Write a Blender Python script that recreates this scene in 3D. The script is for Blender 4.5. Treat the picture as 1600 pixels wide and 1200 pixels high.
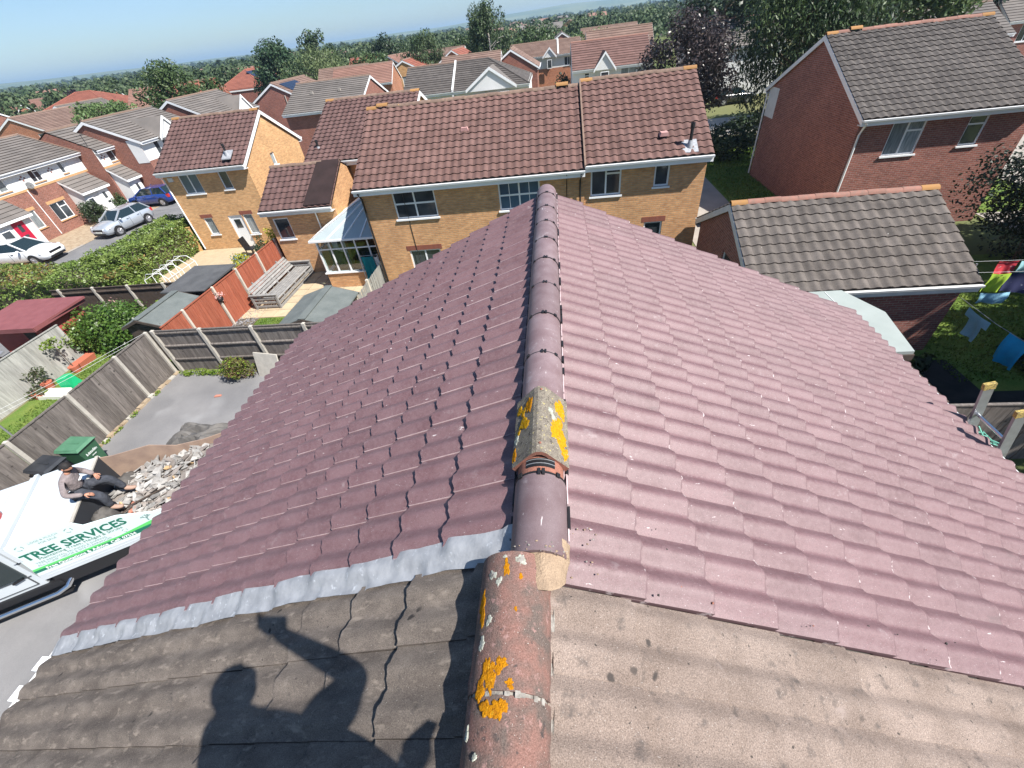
import bpy, bmesh, math, random
import numpy as np
from mathutils import Vector, Matrix, Euler, Quaternion

R_ = math.radians
for o in list(bpy.data.objects):
    bpy.data.objects.remove(o)
scn = bpy.context.scene
COL = scn.collection
rnd = random.Random(7)
nrg = np.random.default_rng(11)

# ------------------------------------------------------------------ camera, sky, sun, exposure
CAM = Vector((0.0, 0.0, 8.8))
cd = bpy.data.cameras.new('camera')
cd.sensor_width = 36.0
cd.lens = 36.0 * 656.0 / 1600.0
cd.clip_start = 0.02
cd.clip_end = 30000
cam = bpy.data.objects.new('camera', cd)
COL.objects.link(cam)
CR = Matrix(((0.992078, 0.031136, 0.121683), (0.068840, 0.658005, -0.749860), (-0.104830, 0.752297, 0.650520)))
CAMROT = None

def camera_basis(f=656.0, hz0=140.0, hzs=-0.1346, vpx=860.0):
    ray = lambda x, y: Vector(((x - 800) / f, -(y - 600) / f, -1.0))
    a, b = ray(0, hz0), ray(1600, hz0 + hzs * 1600)
    up = b.cross(a).normalized()
    if up.y < 0:
        up = -up
    yv = ray(vpx, hz0 + hzs * vpx).normalized()
    return Matrix((yv.cross(up), yv, up))
CR = camera_basis()
cam.matrix_world = Matrix.Translation(CAM) @ CR.to_4x4()
scn.camera = cam

SUN = Vector((0.561, -0.26, 0.786)).normalized()
world = bpy.data.worlds.new('World')
scn.world = world
world.use_nodes = True
wn, wl = world.node_tree.nodes, world.node_tree.links
wn.clear()
w_out = wn.new('ShaderNodeOutputWorld')
w_bg = wn.new('ShaderNodeBackground')
w_sky = wn.new('ShaderNodeTexSky')
w_sky.sky_type = 'NISHITA'
w_sky.sun_disc = False
w_sky.sun_elevation = math.asin(SUN.z)
w_sky.sun_rotation = math.atan2(SUN.x, SUN.y)
w_sky.altitude = 60
w_sky.air_density = 1.0
w_sky.dust_density = 0.45
w_sky.ozone_density = 2.2
# thin high cloud veils
w_tc = wn.new('ShaderNodeTexCoord')
w_map = wn.new('ShaderNodeMapping')
w_map.inputs['Scale'].default_value = (1.6, 1.1, 9.0)
w_map.inputs['Rotation'].default_value = (0.0, 0.12, 0.4)
w_noise = wn.new('ShaderNodeTexNoise')
w_noise.inputs['Scale'].default_value = 1.7
w_noise.inputs['Detail'].default_value = 6
w_noise.inputs['Roughness'].default_value = 0.55
w_ramp = wn.new('ShaderNodeValToRGB')
w_ramp.color_ramp.elements[0].position = 0.42
w_ramp.color_ramp.elements[0].color = (0, 0, 0, 1)
w_ramp.color_ramp.elements[1].position = 0.8
w_ramp.color_ramp.elements[1].color = (0.42, 0.42, 0.42, 1)
w_mix = wn.new('ShaderNodeMix')
w_mix.data_type = 'RGBA'
w_mix.inputs[7].default_value = (6.0, 7.6, 8.8, 1)
wl.new(w_tc.outputs['Generated'], w_map.inputs['Vector'])
wl.new(w_map.outputs['Vector'], w_noise.inputs['Vector'])
wl.new(w_noise.outputs['Fac'], w_ramp.inputs['Fac'])
wl.new(w_ramp.outputs['Color'], w_mix.inputs[0])
wl.new(w_sky.outputs['Color'], w_mix.inputs[6])
w_bal = wn.new('ShaderNodeMix')
w_bal.data_type = 'RGBA'
w_bal.blend_type = 'MULTIPLY'
w_bal.inputs[0].default_value = 1.0
w_bal.inputs[7].default_value = (0.96, 1.12, 1.32, 1)
wl.new(w_mix.outputs[2], w_bal.inputs[6])
wl.new(w_bal.outputs[2], w_bg.inputs['Color'])
w_bg.inputs['Strength'].default_value = 0.052
wl.new(w_bg.outputs['Background'], w_out.inputs['Surface'])

ld = bpy.data.lights.new('sun', 'SUN')
ld.energy = 5.0
ld.angle = R_(0.53)
ld.color = (1.0, 0.955, 0.89)
lo = bpy.data.objects.new('sun', ld)
lo.rotation_euler = (-SUN).to_track_quat('-Z', 'Y').to_euler()
COL.objects.link(lo)

scn.view_settings.view_transform = 'Standard'
scn.view_settings.look = 'None'
scn.view_settings.exposure = 0.95
scn.view_settings.gamma = 1.0
scn.view_settings.use_curve_mapping = False
scn.cycles.max_bounces = 6
scn.cycles.diffuse_bounces = 3
scn.cycles.glossy_bounces = 3
scn.cycles.transparent_max_bounces = 8

# ------------------------------------------------------------------ materials
def _mixcol(nt, fac, a, b, blend='MIX'):
    n = nt.nodes.new('ShaderNodeMix')
    n.data_type = 'RGBA'
    n.blend_type = blend
    for s, v in ((0, fac), (6, a), (7, b)):
        if isinstance(v, bpy.types.NodeSocket):
            nt.links.new(v, n.inputs[s])
        elif s == 0:
            n.inputs[0].default_value = v
        else:
            n.inputs[s].default_value = (*v, 1) if len(v) == 3 else v
    return n.outputs[2]

def _noise(nt, vec, scale, detail=4, rough=0.55):
    n = nt.nodes.new('ShaderNodeTexNoise')
    n.inputs['Scale'].default_value = scale
    n.inputs['Detail'].default_value = detail
    n.inputs['Roughness'].default_value = rough
    nt.links.new(vec, n.inputs['Vector'])
    return n.outputs['Fac']

def _ramp(nt, fac, p0, p1, c0=(0, 0, 0, 1), c1=(1, 1, 1, 1)):
    n = nt.nodes.new('ShaderNodeValToRGB')
    e = n.color_ramp.elements
    e[0].position, e[1].position = p0, p1
    e[0].color, e[1].color = c0, c1
    nt.links.new(fac, n.inputs['Fac'])
    return n.outputs['Color']

def _math(nt, op, a, b=None):
    n = nt.nodes.new('ShaderNodeMath')
    n.operation = op
    for i, v in enumerate((a, b)):
        if v is None:
            continue
        if isinstance(v, bpy.types.NodeSocket):
            nt.links.new(v, n.inputs[i])
        else:
            n.inputs[i].default_value = v
    return n.outputs[0]

def start(name):
    m = bpy.data.materials.new(name)
    m.use_nodes = True
    nt = m.node_tree
    b = nt.nodes['Principled BSDF']
    g = nt.nodes.new('ShaderNodeNewGeometry')
    return m, nt, b, g.outputs['Position'], g

def stretch(nt, pos, sc, rot=(0, 0, 0)):
    n = nt.nodes.new('ShaderNodeMapping')
    n.inputs['Scale'].default_value = sc
    n.inputs['Rotation'].default_value = rot
    nt.links.new(pos, n.inputs['Vector'])
    return n.outputs['Vector']

def pmat(name, c, rough=0.8, spec=0.4, metal=0.0, c2=None, ns=3.0, nlo=0.35, nhi=0.7, vary=0.0, isl=0.0,
         bump=0.0, bs=80.0, spots=(), grain=0.0, gs=900.0, sc=None, rot=(0, 0, 0), coat=0.0, bd=0.01, over=(), coat_r=0.08):
    m, nt, b, pos, g = start(name)
    vec = stretch(nt, pos, sc, rot) if sc else pos
    col = None
    if c2:
        col = _mixcol(nt, _ramp(nt, _noise(nt, vec, ns, 5), nlo, nhi), c, c2)
    else:
        rgb = nt.nodes.new('ShaderNodeRGB')
        rgb.outputs[0].default_value = (*c, 1)
        col = rgb.outputs[0]
    if grain:
        gn = _ramp(nt, _noise(nt, pos, gs, 2, 0.7), 0.25, 0.75, (1 - grain,) * 3 + (1,), (1 + grain,) * 3 + (1,))
        col = _mixcol(nt, 1.0, col, gn, 'MULTIPLY')
    if vary or isl:
        oi = nt.nodes.new('ShaderNodeObjectInfo')
        a = _math(nt, 'MULTIPLY', _math(nt, 'SUBTRACT', oi.outputs['Random'], 0.5), 2 * vary)
        k = _math(nt, 'MULTIPLY', _math(nt, 'SUBTRACT', g.outputs['Random Per Island'], 0.5), 2 * isl)
        v = _math(nt, 'ADD', _math(nt, 'ADD', a, k), 1.0)
        hs = nt.nodes.new('ShaderNodeHueSaturation')
        nt.links.new(col, hs.inputs['Color'])
        nt.links.new(v, hs.inputs['Value'])
        col = hs.outputs['Color']
    for o in over:       # (scale, detail, lo, hi, colour, stretch or None)
        ov_ = stretch(nt, pos, o[5]) if o[5] else pos
        col = _mixcol(nt, _ramp(nt, _noise(nt, ov_, o[0], o[1], 0.65), o[2], o[3]), col, o[4])
    for s in spots:      # (scale, lo, hi, colour, mask scale or None, mask lo)
        vo = nt.nodes.new('ShaderNodeTexVoronoi')
        vo.inputs['Scale'].default_value = s[0]
        vo.inputs['Randomness'].default_value = 1.0
        wob = nt.nodes.new('ShaderNodeMix')
        wob.data_type = 'VECTOR'
        nz = nt.nodes.new('ShaderNodeTexNoise')
        nz.inputs['Scale'].default_value = s[0] * 3
        nt.links.new(pos, nz.inputs['Vector'])
        wob.inputs[0].default_value = 0.28 / s[0] if len(s) < 7 else s[6] / s[0]
        nt.links.new(pos, wob.inputs[4])
        nt.links.new(nz.outputs['Color'], wob.inputs[5])
        nt.links.new(wob.outputs[1], vo.inputs['Vector'])
        f = _ramp(nt, vo.outputs['Distance'], s[1], s[2], (1, 1, 1, 1), (0, 0, 0, 1))
        if s[4]:
            f = _math(nt, 'MULTIPLY', f, _ramp(nt, _noise(nt, pos, s[4], 2), s[5], s[5] + 0.06))
        col = _mixcol(nt, f, col, s[3])
    nt.links.new(col, b.inputs['Base Color'])
    b.inputs['Roughness'].default_value = rough
    b.inputs['Specular IOR Level'].default_value = spec
    b.inputs['Metallic'].default_value = metal
    if coat:
        b.inputs['Coat Weight'].default_value = coat
        b.inputs['Coat Roughness'].default_value = coat_r
    if bump:
        bn = nt.nodes.new('ShaderNodeBump')
        bn.inputs['Strength'].default_value = bump
        bn.inputs['Distance'].default_value = bd
        nt.links.new(_noise(nt, vec, bs, 4, 0.6), bn.inputs['Height'])
        nt.links.new(bn.outputs['Normal'], b.inputs['Normal'])
    return m

def brick_mat(name, c1, c2, mortar, patch=None):
    m, nt, b, pos, g = start(name)
    sp = nt.nodes.new('ShaderNodeSeparateXYZ')
    nt.links.new(pos, sp.inputs[0])
    sn = nt.nodes.new('ShaderNodeSeparateXYZ')
    nt.links.new(g.outputs['True Normal'], sn.inputs[0])
    u = _math(nt, 'ADD', _math(nt, 'MULTIPLY', sp.outputs[0], _math(nt, 'ABSOLUTE', sn.outputs[1])),
              _math(nt, 'MULTIPLY', sp.outputs[1], _math(nt, 'ABSOLUTE', sn.outputs[0])))
    cb = nt.nodes.new('ShaderNodeCombineXYZ')
    nt.links.new(u, cb.inputs[0])
    nt.links.new(sp.outputs[2], cb.inputs[1])
    br = nt.nodes.new('ShaderNodeTexBrick')
    br.inputs['Scale'].default_value = 1.0
    br.inputs['Brick Width'].default_value = 0.225
    br.inputs['Row Height'].default_value = 0.075
    br.inputs['Mortar Size'].default_value = 0.009
    br.inputs['Mortar Smooth'].default_value = 0.2
    br.inputs['Bias'].default_value = -0.1
    br.inputs['Color1'].default_value = (*c1, 1)
    br.inputs['Color2'].default_value = (*c2, 1)
    br.inputs['Mortar'].default_value = (*mortar, 1)
    nt.links.new(cb.outputs[0], br.inputs['Vector'])
    col = br.outputs['Color']
    big = _ramp(nt, _noise(nt, pos, 0.9, 4), 0.3, 0.75, (0.84, 0.84, 0.84, 1), (1.12, 1.1, 1.08, 1))
    col = _mixcol(nt, 1.0, col, big, 'MULTIPLY')
    fine = _ramp(nt, _noise(nt, stretch(nt, cb.outputs[0], (4.5, 13, 1)), 1.0, 2), 0.3, 0.7, (0.8, 0.78, 0.76, 1), (1.15, 1.15, 1.15, 1))
    col = _mixcol(nt, 1.0, col, fine, 'MULTIPLY')
    if patch:
        col = _mixcol(nt, _ramp(nt, _noise(nt, stretch(nt, pos, (1, 1, 3)), 0.8, 3), 0.56, 0.66), col, patch)
    nt.links.new(col, b.inputs['Base Color'])
    b.inputs['Roughness'].default_value = 0.9
    b.inputs['Specular IOR Level'].default_value = 0.2
    bn = nt.nodes.new('ShaderNodeBump')
    bn.inputs['Strength'].default_value = 0.6
    bn.inputs['Distance'].default_value = 0.01
    bn.invert = True
    nt.links.new(br.outputs['Fac'], bn.inputs['Height'])
    nt.links.new(bn.outputs['Normal'], b.inputs['Normal'])
    return m

def leaf_mat(name, c1, c2, trans=0.25, isl=0.35, rough=0.5, clump=0.6):
    m, nt, b, pos, g = start(name)
    f = _ramp(nt, _noise(nt, pos, clump, 3), 0.35, 0.68)
    col = _mixcol(nt, f, c1, c2)
    v = _math(nt, 'ADD', _math(nt, 'MULTIPLY', _math(nt, 'SUBTRACT', g.outputs['Random Per Island'], 0.5), 2 * isl), 1.0)
    hs = nt.nodes.new('ShaderNodeHueSaturation')
    nt.links.new(col, hs.inputs['Color'])
    nt.links.new(v, hs.inputs['Value'])
    col = hs.outputs['Color']
    nt.links.new(col, b.inputs['Base Color'])
    b.inputs['Roughness'].default_value = rough
    b.inputs['Specular IOR Level'].default_value = 0.35
    if trans:
        tr = nt.nodes.new('ShaderNodeBsdfTranslucent')
        nt.links.new(col, tr.inputs['Color'])
        mx = nt.nodes.new('ShaderNodeMixShader')
        mx.inputs[0].default_value = trans
        out = nt.nodes['Material Output']
        nt.links.new(b.outputs[0], mx.inputs[1])
        nt.links.new(tr.outputs[0], mx.inputs[2])
        nt.links.new(mx.outputs[0], out.inputs['Surface'])
    return m

def glass_mat(name, tint, fac):
    m = bpy.data.materials.new(name)
    m.use_nodes = True
    nt = m.node_tree
    nt.nodes.clear()
    out = nt.nodes.new('ShaderNodeOutputMaterial')
    t = nt.nodes.new('ShaderNodeBsdfTransparent')
    t.inputs[0].default_value = (*tint, 1)
    g = nt.nodes.new('ShaderNodeBsdfGlossy')
    g.inputs['Roughness'].default_value = 0.02
    mx = nt.nodes.new('ShaderNodeMixShader')
    mx.inputs[0].default_value = fac
    nt.links.new(t.outputs[0], mx.inputs[1])
    nt.links.new(g.outputs[0], mx.inputs[2])
    nt.links.new(mx.outputs[0], out.inputs['Surface'])
    return m

MT = {}
MT['new_tile'] = pmat('painted_tile_plum', (0.124, 0.063, 0.068), rough=0.6, spec=0.55, c2=(0.162, 0.093, 0.099), ns=5.0, vary=0.09, isl=0.09,
                      bump=0.4, bs=260, bd=0.003, grain=0.36, gs=190, coat=0.28, coat_r=0.55,
                      over=((34.0, 4, 0.42, 0.85, (0.18, 0.11, 0.116), None), (8.0, 6, 0.63, 0.76, (0.24, 0.18, 0.185), None), (26.0, 3, 0.70, 0.74, (0.48, 0.42, 0.42), (0.35, 1.6, 1.0)), (150.0, 2, 0.67, 0.74, (0.36, 0.30, 0.31), None),
                            (3.0, 5, 0.66, 0.76, (0.10, 0.062, 0.064), (0.6, 2.0, 1.0))),
                      spots=((30, 0.05, 0.09, (0.42, 0.36, 0.36), 2.1, 0.62),))
MT['new_edge'] = pmat('painted_tile_edge', (0.135, 0.08, 0.086), rough=0.65, spec=0.4, c2=(0.42, 0.35, 0.35), ns=15, nlo=0.6, nhi=0.64)
MT['new_lip'] = pmat('painted_tile_worn_lip', (0.62, 0.5, 0.51), rough=0.5, spec=0.5, c2=(0.4, 0.29, 0.3), ns=9)
MT['new_ridge'] = pmat('painted_ridge', (0.15, 0.098, 0.103), rough=0.55, spec=0.6, c2=(0.205, 0.15, 0.157), ns=9, vary=0.16,
                       bump=0.2, bs=300, bd=0.003, grain=0.22, gs=260, over=((7.0, 6, 0.6, 0.7, (0.27, 0.225, 0.235), None), (30.0, 3, 0.69, 0.72, (0.46, 0.41, 0.41), (1.4, 0.3, 1.0)), (150.0, 2, 0.7, 0.75, (0.4, 0.36, 0.37), None)),
                       spots=((46, 0.03, 0.06, (0.5, 0.44, 0.43), 3.0, 0.6),))
MT['old_tile'] = pmat('weathered_concrete_tile', (0.178, 0.138, 0.116), rough=0.95, spec=0.15, c2=(0.262, 0.208, 0.178), ns=3.4, vary=0.06,
                      bump=0.9, bs=240, bd=0.004, grain=0.5, gs=230,
                      over=((13.0, 6, 0.57, 0.7, (0.12, 0.1, 0.09), None), (6.0, 5, 0.6, 0.72, (0.30, 0.245, 0.22), None), (190.0, 2, 0.66, 0.72, (0.42, 0.38, 0.35), None), (120.0, 2, 0.69, 0.73, (0.07, 0.06, 0.055), None)),
                      spots=((9, 0.08, 0.14, (0.07, 0.06, 0.055), 2.0, 0.53), (17, 0.05, 0.09, (0.06, 0.052, 0.047), 1.3, 0.46), (42, 0.05, 0.09, (0.055, 0.05, 0.045), 2.2, 0.5),
                             (13, 0.03, 0.07, (0.5, 0.48, 0.44), 1.1, 0.58)))
MT['old_tile_left'] = pmat('darker_concrete_tile', (0.113, 0.095, 0.083), rough=0.96, spec=0.12, c2=(0.195, 0.165, 0.141), ns=5.0, vary=0.06,  # darker, streakier copy of the old tile for the left slope
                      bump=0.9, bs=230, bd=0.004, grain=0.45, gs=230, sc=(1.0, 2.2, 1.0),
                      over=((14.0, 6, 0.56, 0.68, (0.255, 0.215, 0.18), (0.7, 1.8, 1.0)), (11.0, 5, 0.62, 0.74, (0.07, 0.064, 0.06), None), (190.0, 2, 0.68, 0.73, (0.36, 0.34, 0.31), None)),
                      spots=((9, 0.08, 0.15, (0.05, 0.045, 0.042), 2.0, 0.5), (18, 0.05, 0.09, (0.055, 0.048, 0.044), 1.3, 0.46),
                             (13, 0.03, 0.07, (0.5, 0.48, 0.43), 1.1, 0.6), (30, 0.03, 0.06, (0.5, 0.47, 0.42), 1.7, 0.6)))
MT['old_ridge'] = pmat('old_red_ridge', (0.215, 0.12, 0.10), rough=0.93, spec=0.15, c2=(0.125, 0.097, 0.085), ns=11, nlo=0.38, nhi=0.6, vary=0.05,
                       bump=0.9, bs=200, bd=0.004, grain=0.45, gs=240,
                       over=((30.0, 5, 0.58, 0.66, (0.30, 0.185, 0.165), None), (19.0, 5, 0.62, 0.7, (0.06, 0.052, 0.05), None), (150.0, 2, 0.69, 0.74, (0.45, 0.42, 0.38), None)),
                       spots=((24, 0.05, 0.09, (0.42, 0.4, 0.36), 2.4, 0.55), (42, 0.03, 0.07, (0.48, 0.45, 0.4), 4.0, 0.5),
                              (26, 0.06, 0.1, (0.07, 0.06, 0.055), 3.0, 0.52)))
MT['lichen'] = pmat('orange_lichen', (0.50, 0.21, 0.008), rough=0.97, spec=0.05, c2=(0.30, 0.115, 0.01), ns=85, nlo=0.45, nhi=0.7, bump=1.0, bs=190, bd=0.008, over=((60.0, 4, 0.6, 0.68, (0.56, 0.31, 0.03), None),))
MT['lichen_y'] = pmat('yellow_lichen', (0.52, 0.29, 0.012), rough=0.97, spec=0.05, c2=(0.40, 0.185, 0.012), ns=85, nlo=0.45, nhi=0.66, bump=1.0, bs=190, bd=0.008, over=((70.0, 4, 0.62, 0.68, (0.42, 0.36, 0.2), None),))
MT['lichen_w'] = pmat('grey_lichen', (0.42, 0.43, 0.38), rough=0.97, spec=0.05, c2=(0.24, 0.25, 0.2), ns=70, bump=0.8, bs=180, bd=0.004)
MT['vent_tile'] = pmat('lichened_vent_ridge', (0.15, 0.13, 0.11), rough=0.97, spec=0.1, c2=(0.24, 0.21, 0.165), ns=30, bump=0.9, bs=200, bd=0.004, grain=0.5, gs=240,
                       over=((40.0, 4, 0.58, 0.64, (0.08, 0.07, 0.06), None), (55.0, 4, 0.62, 0.67, (0.40, 0.34, 0.14), None), (120.0, 2, 0.66, 0.7, (0.5, 0.48, 0.4), None)),
                       spots=((44, 0.06, 0.1, (0.46, 0.36, 0.08), 9.0, 0.52), (36, 0.05, 0.09, (0.5, 0.48, 0.42), 8.0, 0.6)))
MT['terracotta'] = pmat('terracotta', (0.30, 0.13, 0.092), rough=0.93, spec=0.15, c2=(0.22, 0.10, 0.075), ns=30, grain=0.35, gs=260, bump=0.6, bs=200, bd=0.003)
MT['mortar'] = pmat('sand_mortar', (0.36, 0.265, 0.185), rough=0.97, spec=0.1, c2=(0.28, 0.205, 0.145), ns=18, bump=1.0, bs=90, bd=0.01, grain=0.25, gs=260)
MT['grey_mortar'] = pmat('grey_mortar', (0.36, 0.34, 0.31), rough=0.95, spec=0.1, c2=(0.15, 0.135, 0.12), ns=35, bump=0.9, bs=130, bd=0.006)
MT['lead'] = pmat('lead_sheet', (0.265, 0.275, 0.295), rough=0.6, spec=0.35, metal=0.2, c2=(0.385, 0.395, 0.415), ns=11, bump=0.5, bs=18, bd=0.01, over=((20.0, 4, 0.6, 0.7, (0.5, 0.52, 0.55), None),))
MT['clip'] = pmat('black_plastic', (0.012, 0.012, 0.014), rough=0.5)
MT['upvc'] = pmat('white_upvc', (0.80, 0.81, 0.82), rough=0.4, spec=0.5, c2=(0.74, 0.75, 0.76), ns=2)
MT['upvc_grey'] = pmat('weathered_white_paint', (0.66, 0.66, 0.65), rough=0.6, c2=(0.56, 0.56, 0.55), ns=4)
MT['black_pipe'] = pmat('black_pipe', (0.02, 0.02, 0.022), rough=0.4)
MT['felt'] = pmat('underlay', (0.05, 0.045, 0.042), rough=0.95)
MT['pane'] = pmat('window_glass', (0.022, 0.028, 0.034), rough=0.06, spec=0.9, c2=(0.07, 0.08, 0.09), ns=1.2, vary=0.3)
MT['pane_blue'] = pmat('window_glass_skylit', (0.075, 0.13, 0.185), rough=0.08, spec=0.9, c2=(0.05, 0.08, 0.12), ns=1.5)
MT['net'] = pmat('window_with_curtain', (0.30, 0.33, 0.34), rough=0.1, spec=0.8, c2=(0.14, 0.16, 0.17), ns=6, sc=(3, 3, 0.4), vary=0.2)
MT['brick_y'] = brick_mat('buff_brick', (0.62, 0.345, 0.165), (0.50, 0.26, 0.125), (0.44, 0.33, 0.22))
MT['brick_y2'] = brick_mat('golden_brick', (0.66, 0.39, 0.185), (0.56, 0.31, 0.14), (0.48, 0.36, 0.23))
MT['brick_r'] = brick_mat('red_brick', (0.31, 0.122, 0.095), (0.225, 0.086, 0.072), (0.32, 0.24, 0.21))
MT['brick_p'] = brick_mat('pink_red_brick', (0.30, 0.115, 0.082), (0.22, 0.085, 0.065), (0.33, 0.24, 0.2))
MT['brick_o'] = brick_mat('orange_brick', (0.44, 0.18, 0.10), (0.34, 0.13, 0.08), (0.42, 0.3, 0.22))
MT['soldier'] = pmat('red_lintel_brick', (0.25, 0.085, 0.055), rough=0.9, c2=(0.19, 0.065, 0.045), ns=14, sc=(1, 1, 0.05), bump=0.4, bs=13)
MT['render'] = pmat('white_render', (0.68, 0.68, 0.67), rough=0.88, c2=(0.62, 0.62, 0.61), ns=1.5)
MT['stone_band'] = pmat('buff_band', (0.52, 0.31, 0.15), rough=0.9, c2=(0.44, 0.26, 0.13), ns=6)
MT['rf_brown'] = pmat('roof_red_brown', (0.115, 0.066, 0.057), rough=0.88, spec=0.2, c2=(0.152, 0.09, 0.079), ns=2.0, vary=0.13, isl=0.13, bump=0.3, bs=90, bd=0.004, grain=0.15, gs=60)
MT['rf_plum'] = pmat('roof_plum', (0.096, 0.056, 0.052), rough=0.88, spec=0.2, c2=(0.126, 0.076, 0.07), ns=2.0, vary=0.13, isl=0.13, bump=0.3, bs=90, bd=0.004, grain=0.15, gs=60)
MT['rf_grey'] = pmat('roof_grey_brown', (0.074, 0.066, 0.062), rough=0.9, spec=0.2, c2=(0.105, 0.094, 0.087), ns=2.4, vary=0.13, isl=0.13, bump=0.3, bs=90, bd=0.004, grain=0.2, gs=50,
                     spots=((2.6, 0.03, 0.05, (0.5, 0.49, 0.45), 0.8, 0.56),))
MT['rf_garage'] = pmat('roof_weathered_taupe', (0.088, 0.077, 0.07), rough=0.92, spec=0.15, c2=(0.135, 0.118, 0.107), ns=2.2, vary=0.14, isl=0.14, bump=0.4, bs=90, bd=0.004, grain=0.25, gs=45,
                     spots=((5, 0.05, 0.11, (0.07, 0.06, 0.05), 1.2, 0.5), (3.4, 0.03, 0.05, (0.5, 0.49, 0.45), 0.8, 0.57)))
MT['edge_dirt_shade'] = pmat('dirty_shadowed_tile_front', (0.03, 0.022, 0.02), rough=0.95, spec=0.1, c2=(0.05, 0.036, 0.03), ns=6)  # dirt plus the gap shadow under each course, in one dark colour
MT['yard_dark'] = pmat('shade_dark_yard', (0.02, 0.021, 0.022), rough=0.95, spec=0.1, c2=(0.035, 0.036, 0.036), ns=2.5, bump=0.4, bs=30)  # ground colour darkened to deepen the garden shade
MT['vent_pink'] = pmat('pale_pink_vent', (0.46, 0.27, 0.25), rough=0.9, c2=(0.38, 0.2, 0.19), ns=9)
MT['dark_sheet'] = pmat('roof_shadow_sheet', (0.03, 0.021, 0.021), rough=0.95, spec=0.1, c2=(0.042, 0.028, 0.028), ns=2)  # shadow colour for the sheet on the link garage roof
MT['dish_grey'] = pmat('dish_grey', (0.12, 0.12, 0.12), rough=0.6)
MT['rf_far_brown'] = pmat('far_roof_brown', (0.20, 0.135, 0.11), rough=0.9, spec=0.2, c2=(0.155, 0.10, 0.082), ns=0.8, isl=0.1)
MT['rf_far_grey'] = pmat('far_roof_grey', (0.128, 0.116, 0.108), rough=0.9, spec=0.2, c2=(0.168, 0.15, 0.138), ns=0.8, isl=0.1)
MT['rf_far_red'] = pmat('far_roof_red', (0.27, 0.10, 0.07), rough=0.9, spec=0.2, c2=(0.22, 0.082, 0.06), ns=0.8, isl=0.08)
MT['rf_far_pink'] = pmat('far_roof_pink', (0.25, 0.14, 0.11), rough=0.9, spec=0.2, c2=(0.205, 0.112, 0.088), ns=0.8, isl=0.08)
MT['rd_brown'] = pmat('ridge_red_brown', (0.15, 0.10, 0.08), rough=0.9, c2=(0.22, 0.15, 0.11), ns=8, vary=0.12, grain=0.2, gs=60, spots=((5, 0.05, 0.1, (0.5, 0.28, 0.05), 1.2, 0.6),))
MT['rd_lichen'] = pmat('ridge_orange_lichen', (0.32, 0.17, 0.06), rough=0.95, c2=(0.3, 0.16, 0.07), ns=14, vary=0.1)
MT['rd_red'] = pmat('ridge_red', (0.27, 0.13, 0.10), rough=0.9, c2=(0.2, 0.12, 0.095), ns=10, vary=0.12, spots=((6, 0.05, 0.1, (0.48, 0.25, 0.05), 1.2, 0.62),))
MT['solar'] = pmat('solar_panel', (0.012, 0.018, 0.036), rough=0.12, spec=0.8, c2=(0.02, 0.028, 0.05), ns=3)
MT['wood_grey'] = pmat('weathered_grey_fence_board', (0.105, 0.092, 0.085), rough=0.94, spec=0.12, c2=(0.185, 0.165, 0.15), ns=3.2, sc=(6, 6, 0.7), vary=0.22, bump=0.4, bs=20, bd=0.004,
                       spots=((5, 0.06, 0.2, (0.05, 0.043, 0.04), 1.4, 0.48),))
MT['wood_pale'] = pmat('bleached_fence_board', (0.27, 0.265, 0.245), rough=0.92, spec=0.15, c2=(0.40, 0.395, 0.365), ns=3.0, sc=(6, 6, 0.7), vary=0.14, bump=0.3, bs=20, bd=0.004)
MT['wood_red'] = pmat('red_stained_fence_board', (0.27, 0.078, 0.046), rough=0.88, spec=0.15, c2=(0.34, 0.112, 0.068), ns=3.0, sc=(6, 6, 0.8), vary=0.12, bump=0.3, bs=20, bd=0.004)
MT['wood_pallet'] = pmat('grey_pallet_wood', (0.20, 0.195, 0.19), rough=0.9, spec=0.2, c2=(0.29, 0.285, 0.275), ns=6, vary=0.12)
MT['wood_dark'] = pmat('dark_timber', (0.05, 0.038, 0.03), rough=0.9, c2=(0.085, 0.062, 0.05), ns=5)
MT['wood_new'] = pmat('new_pine', (0.58, 0.35, 0.15), rough=0.8, c2=(0.5, 0.29, 0.12), ns=6)
MT['concrete'] = pmat('pale_concrete_post', (0.43, 0.405, 0.36), rough=0.92, spec=0.15, c2=(0.34, 0.32, 0.285), ns=6, bump=0.3, bs=70, bd=0.004)
MT['concrete_w'] = pmat('bright_concrete_post', (0.54, 0.49, 0.42), rough=0.9, spec=0.2, c2=(0.44, 0.4, 0.34), ns=6)
MT['tarmac'] = pmat('driveway_tarmac', (0.155, 0.153, 0.157), rough=0.88, spec=0.3, c2=(0.225, 0.22, 0.22), ns=0.55, bump=0.5, bs=160, bd=0.004, grain=0.2, gs=120,
                    spots=((0.9, 0.0, 0.5, (0.265, 0.265, 0.268), 0.5, 0.54),))
MT['road'] = pmat('road_tarmac', (0.14, 0.14, 0.145), rough=0.88, spec=0.3, c2=(0.19, 0.188, 0.19), ns=0.7, bump=0.4, bs=120, bd=0.004, grain=0.15, gs=60)
MT['pavement'] = pmat('pale_paving', (0.27, 0.245, 0.215), rough=0.92, c2=(0.33, 0.30, 0.265), ns=1.2, isl=0.1)
MT['stone_chip'] = pmat('dry_pebbly_ground', (0.37, 0.295, 0.205), rough=0.95, c2=(0.24, 0.175, 0.115), ns=3.5, bump=0.8, bs=30, bd=0.02)
MT['patio'] = pmat('sandstone_slab', (0.46, 0.37, 0.245), rough=0.9, c2=(0.38, 0.30, 0.2), ns=2.5, vary=0.1, bump=0.2, bs=60, bd=0.003)
MT['slate'] = pmat('slate_chippings', (0.20, 0.20, 0.21), rough=0.9, isl=0.45)
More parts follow.
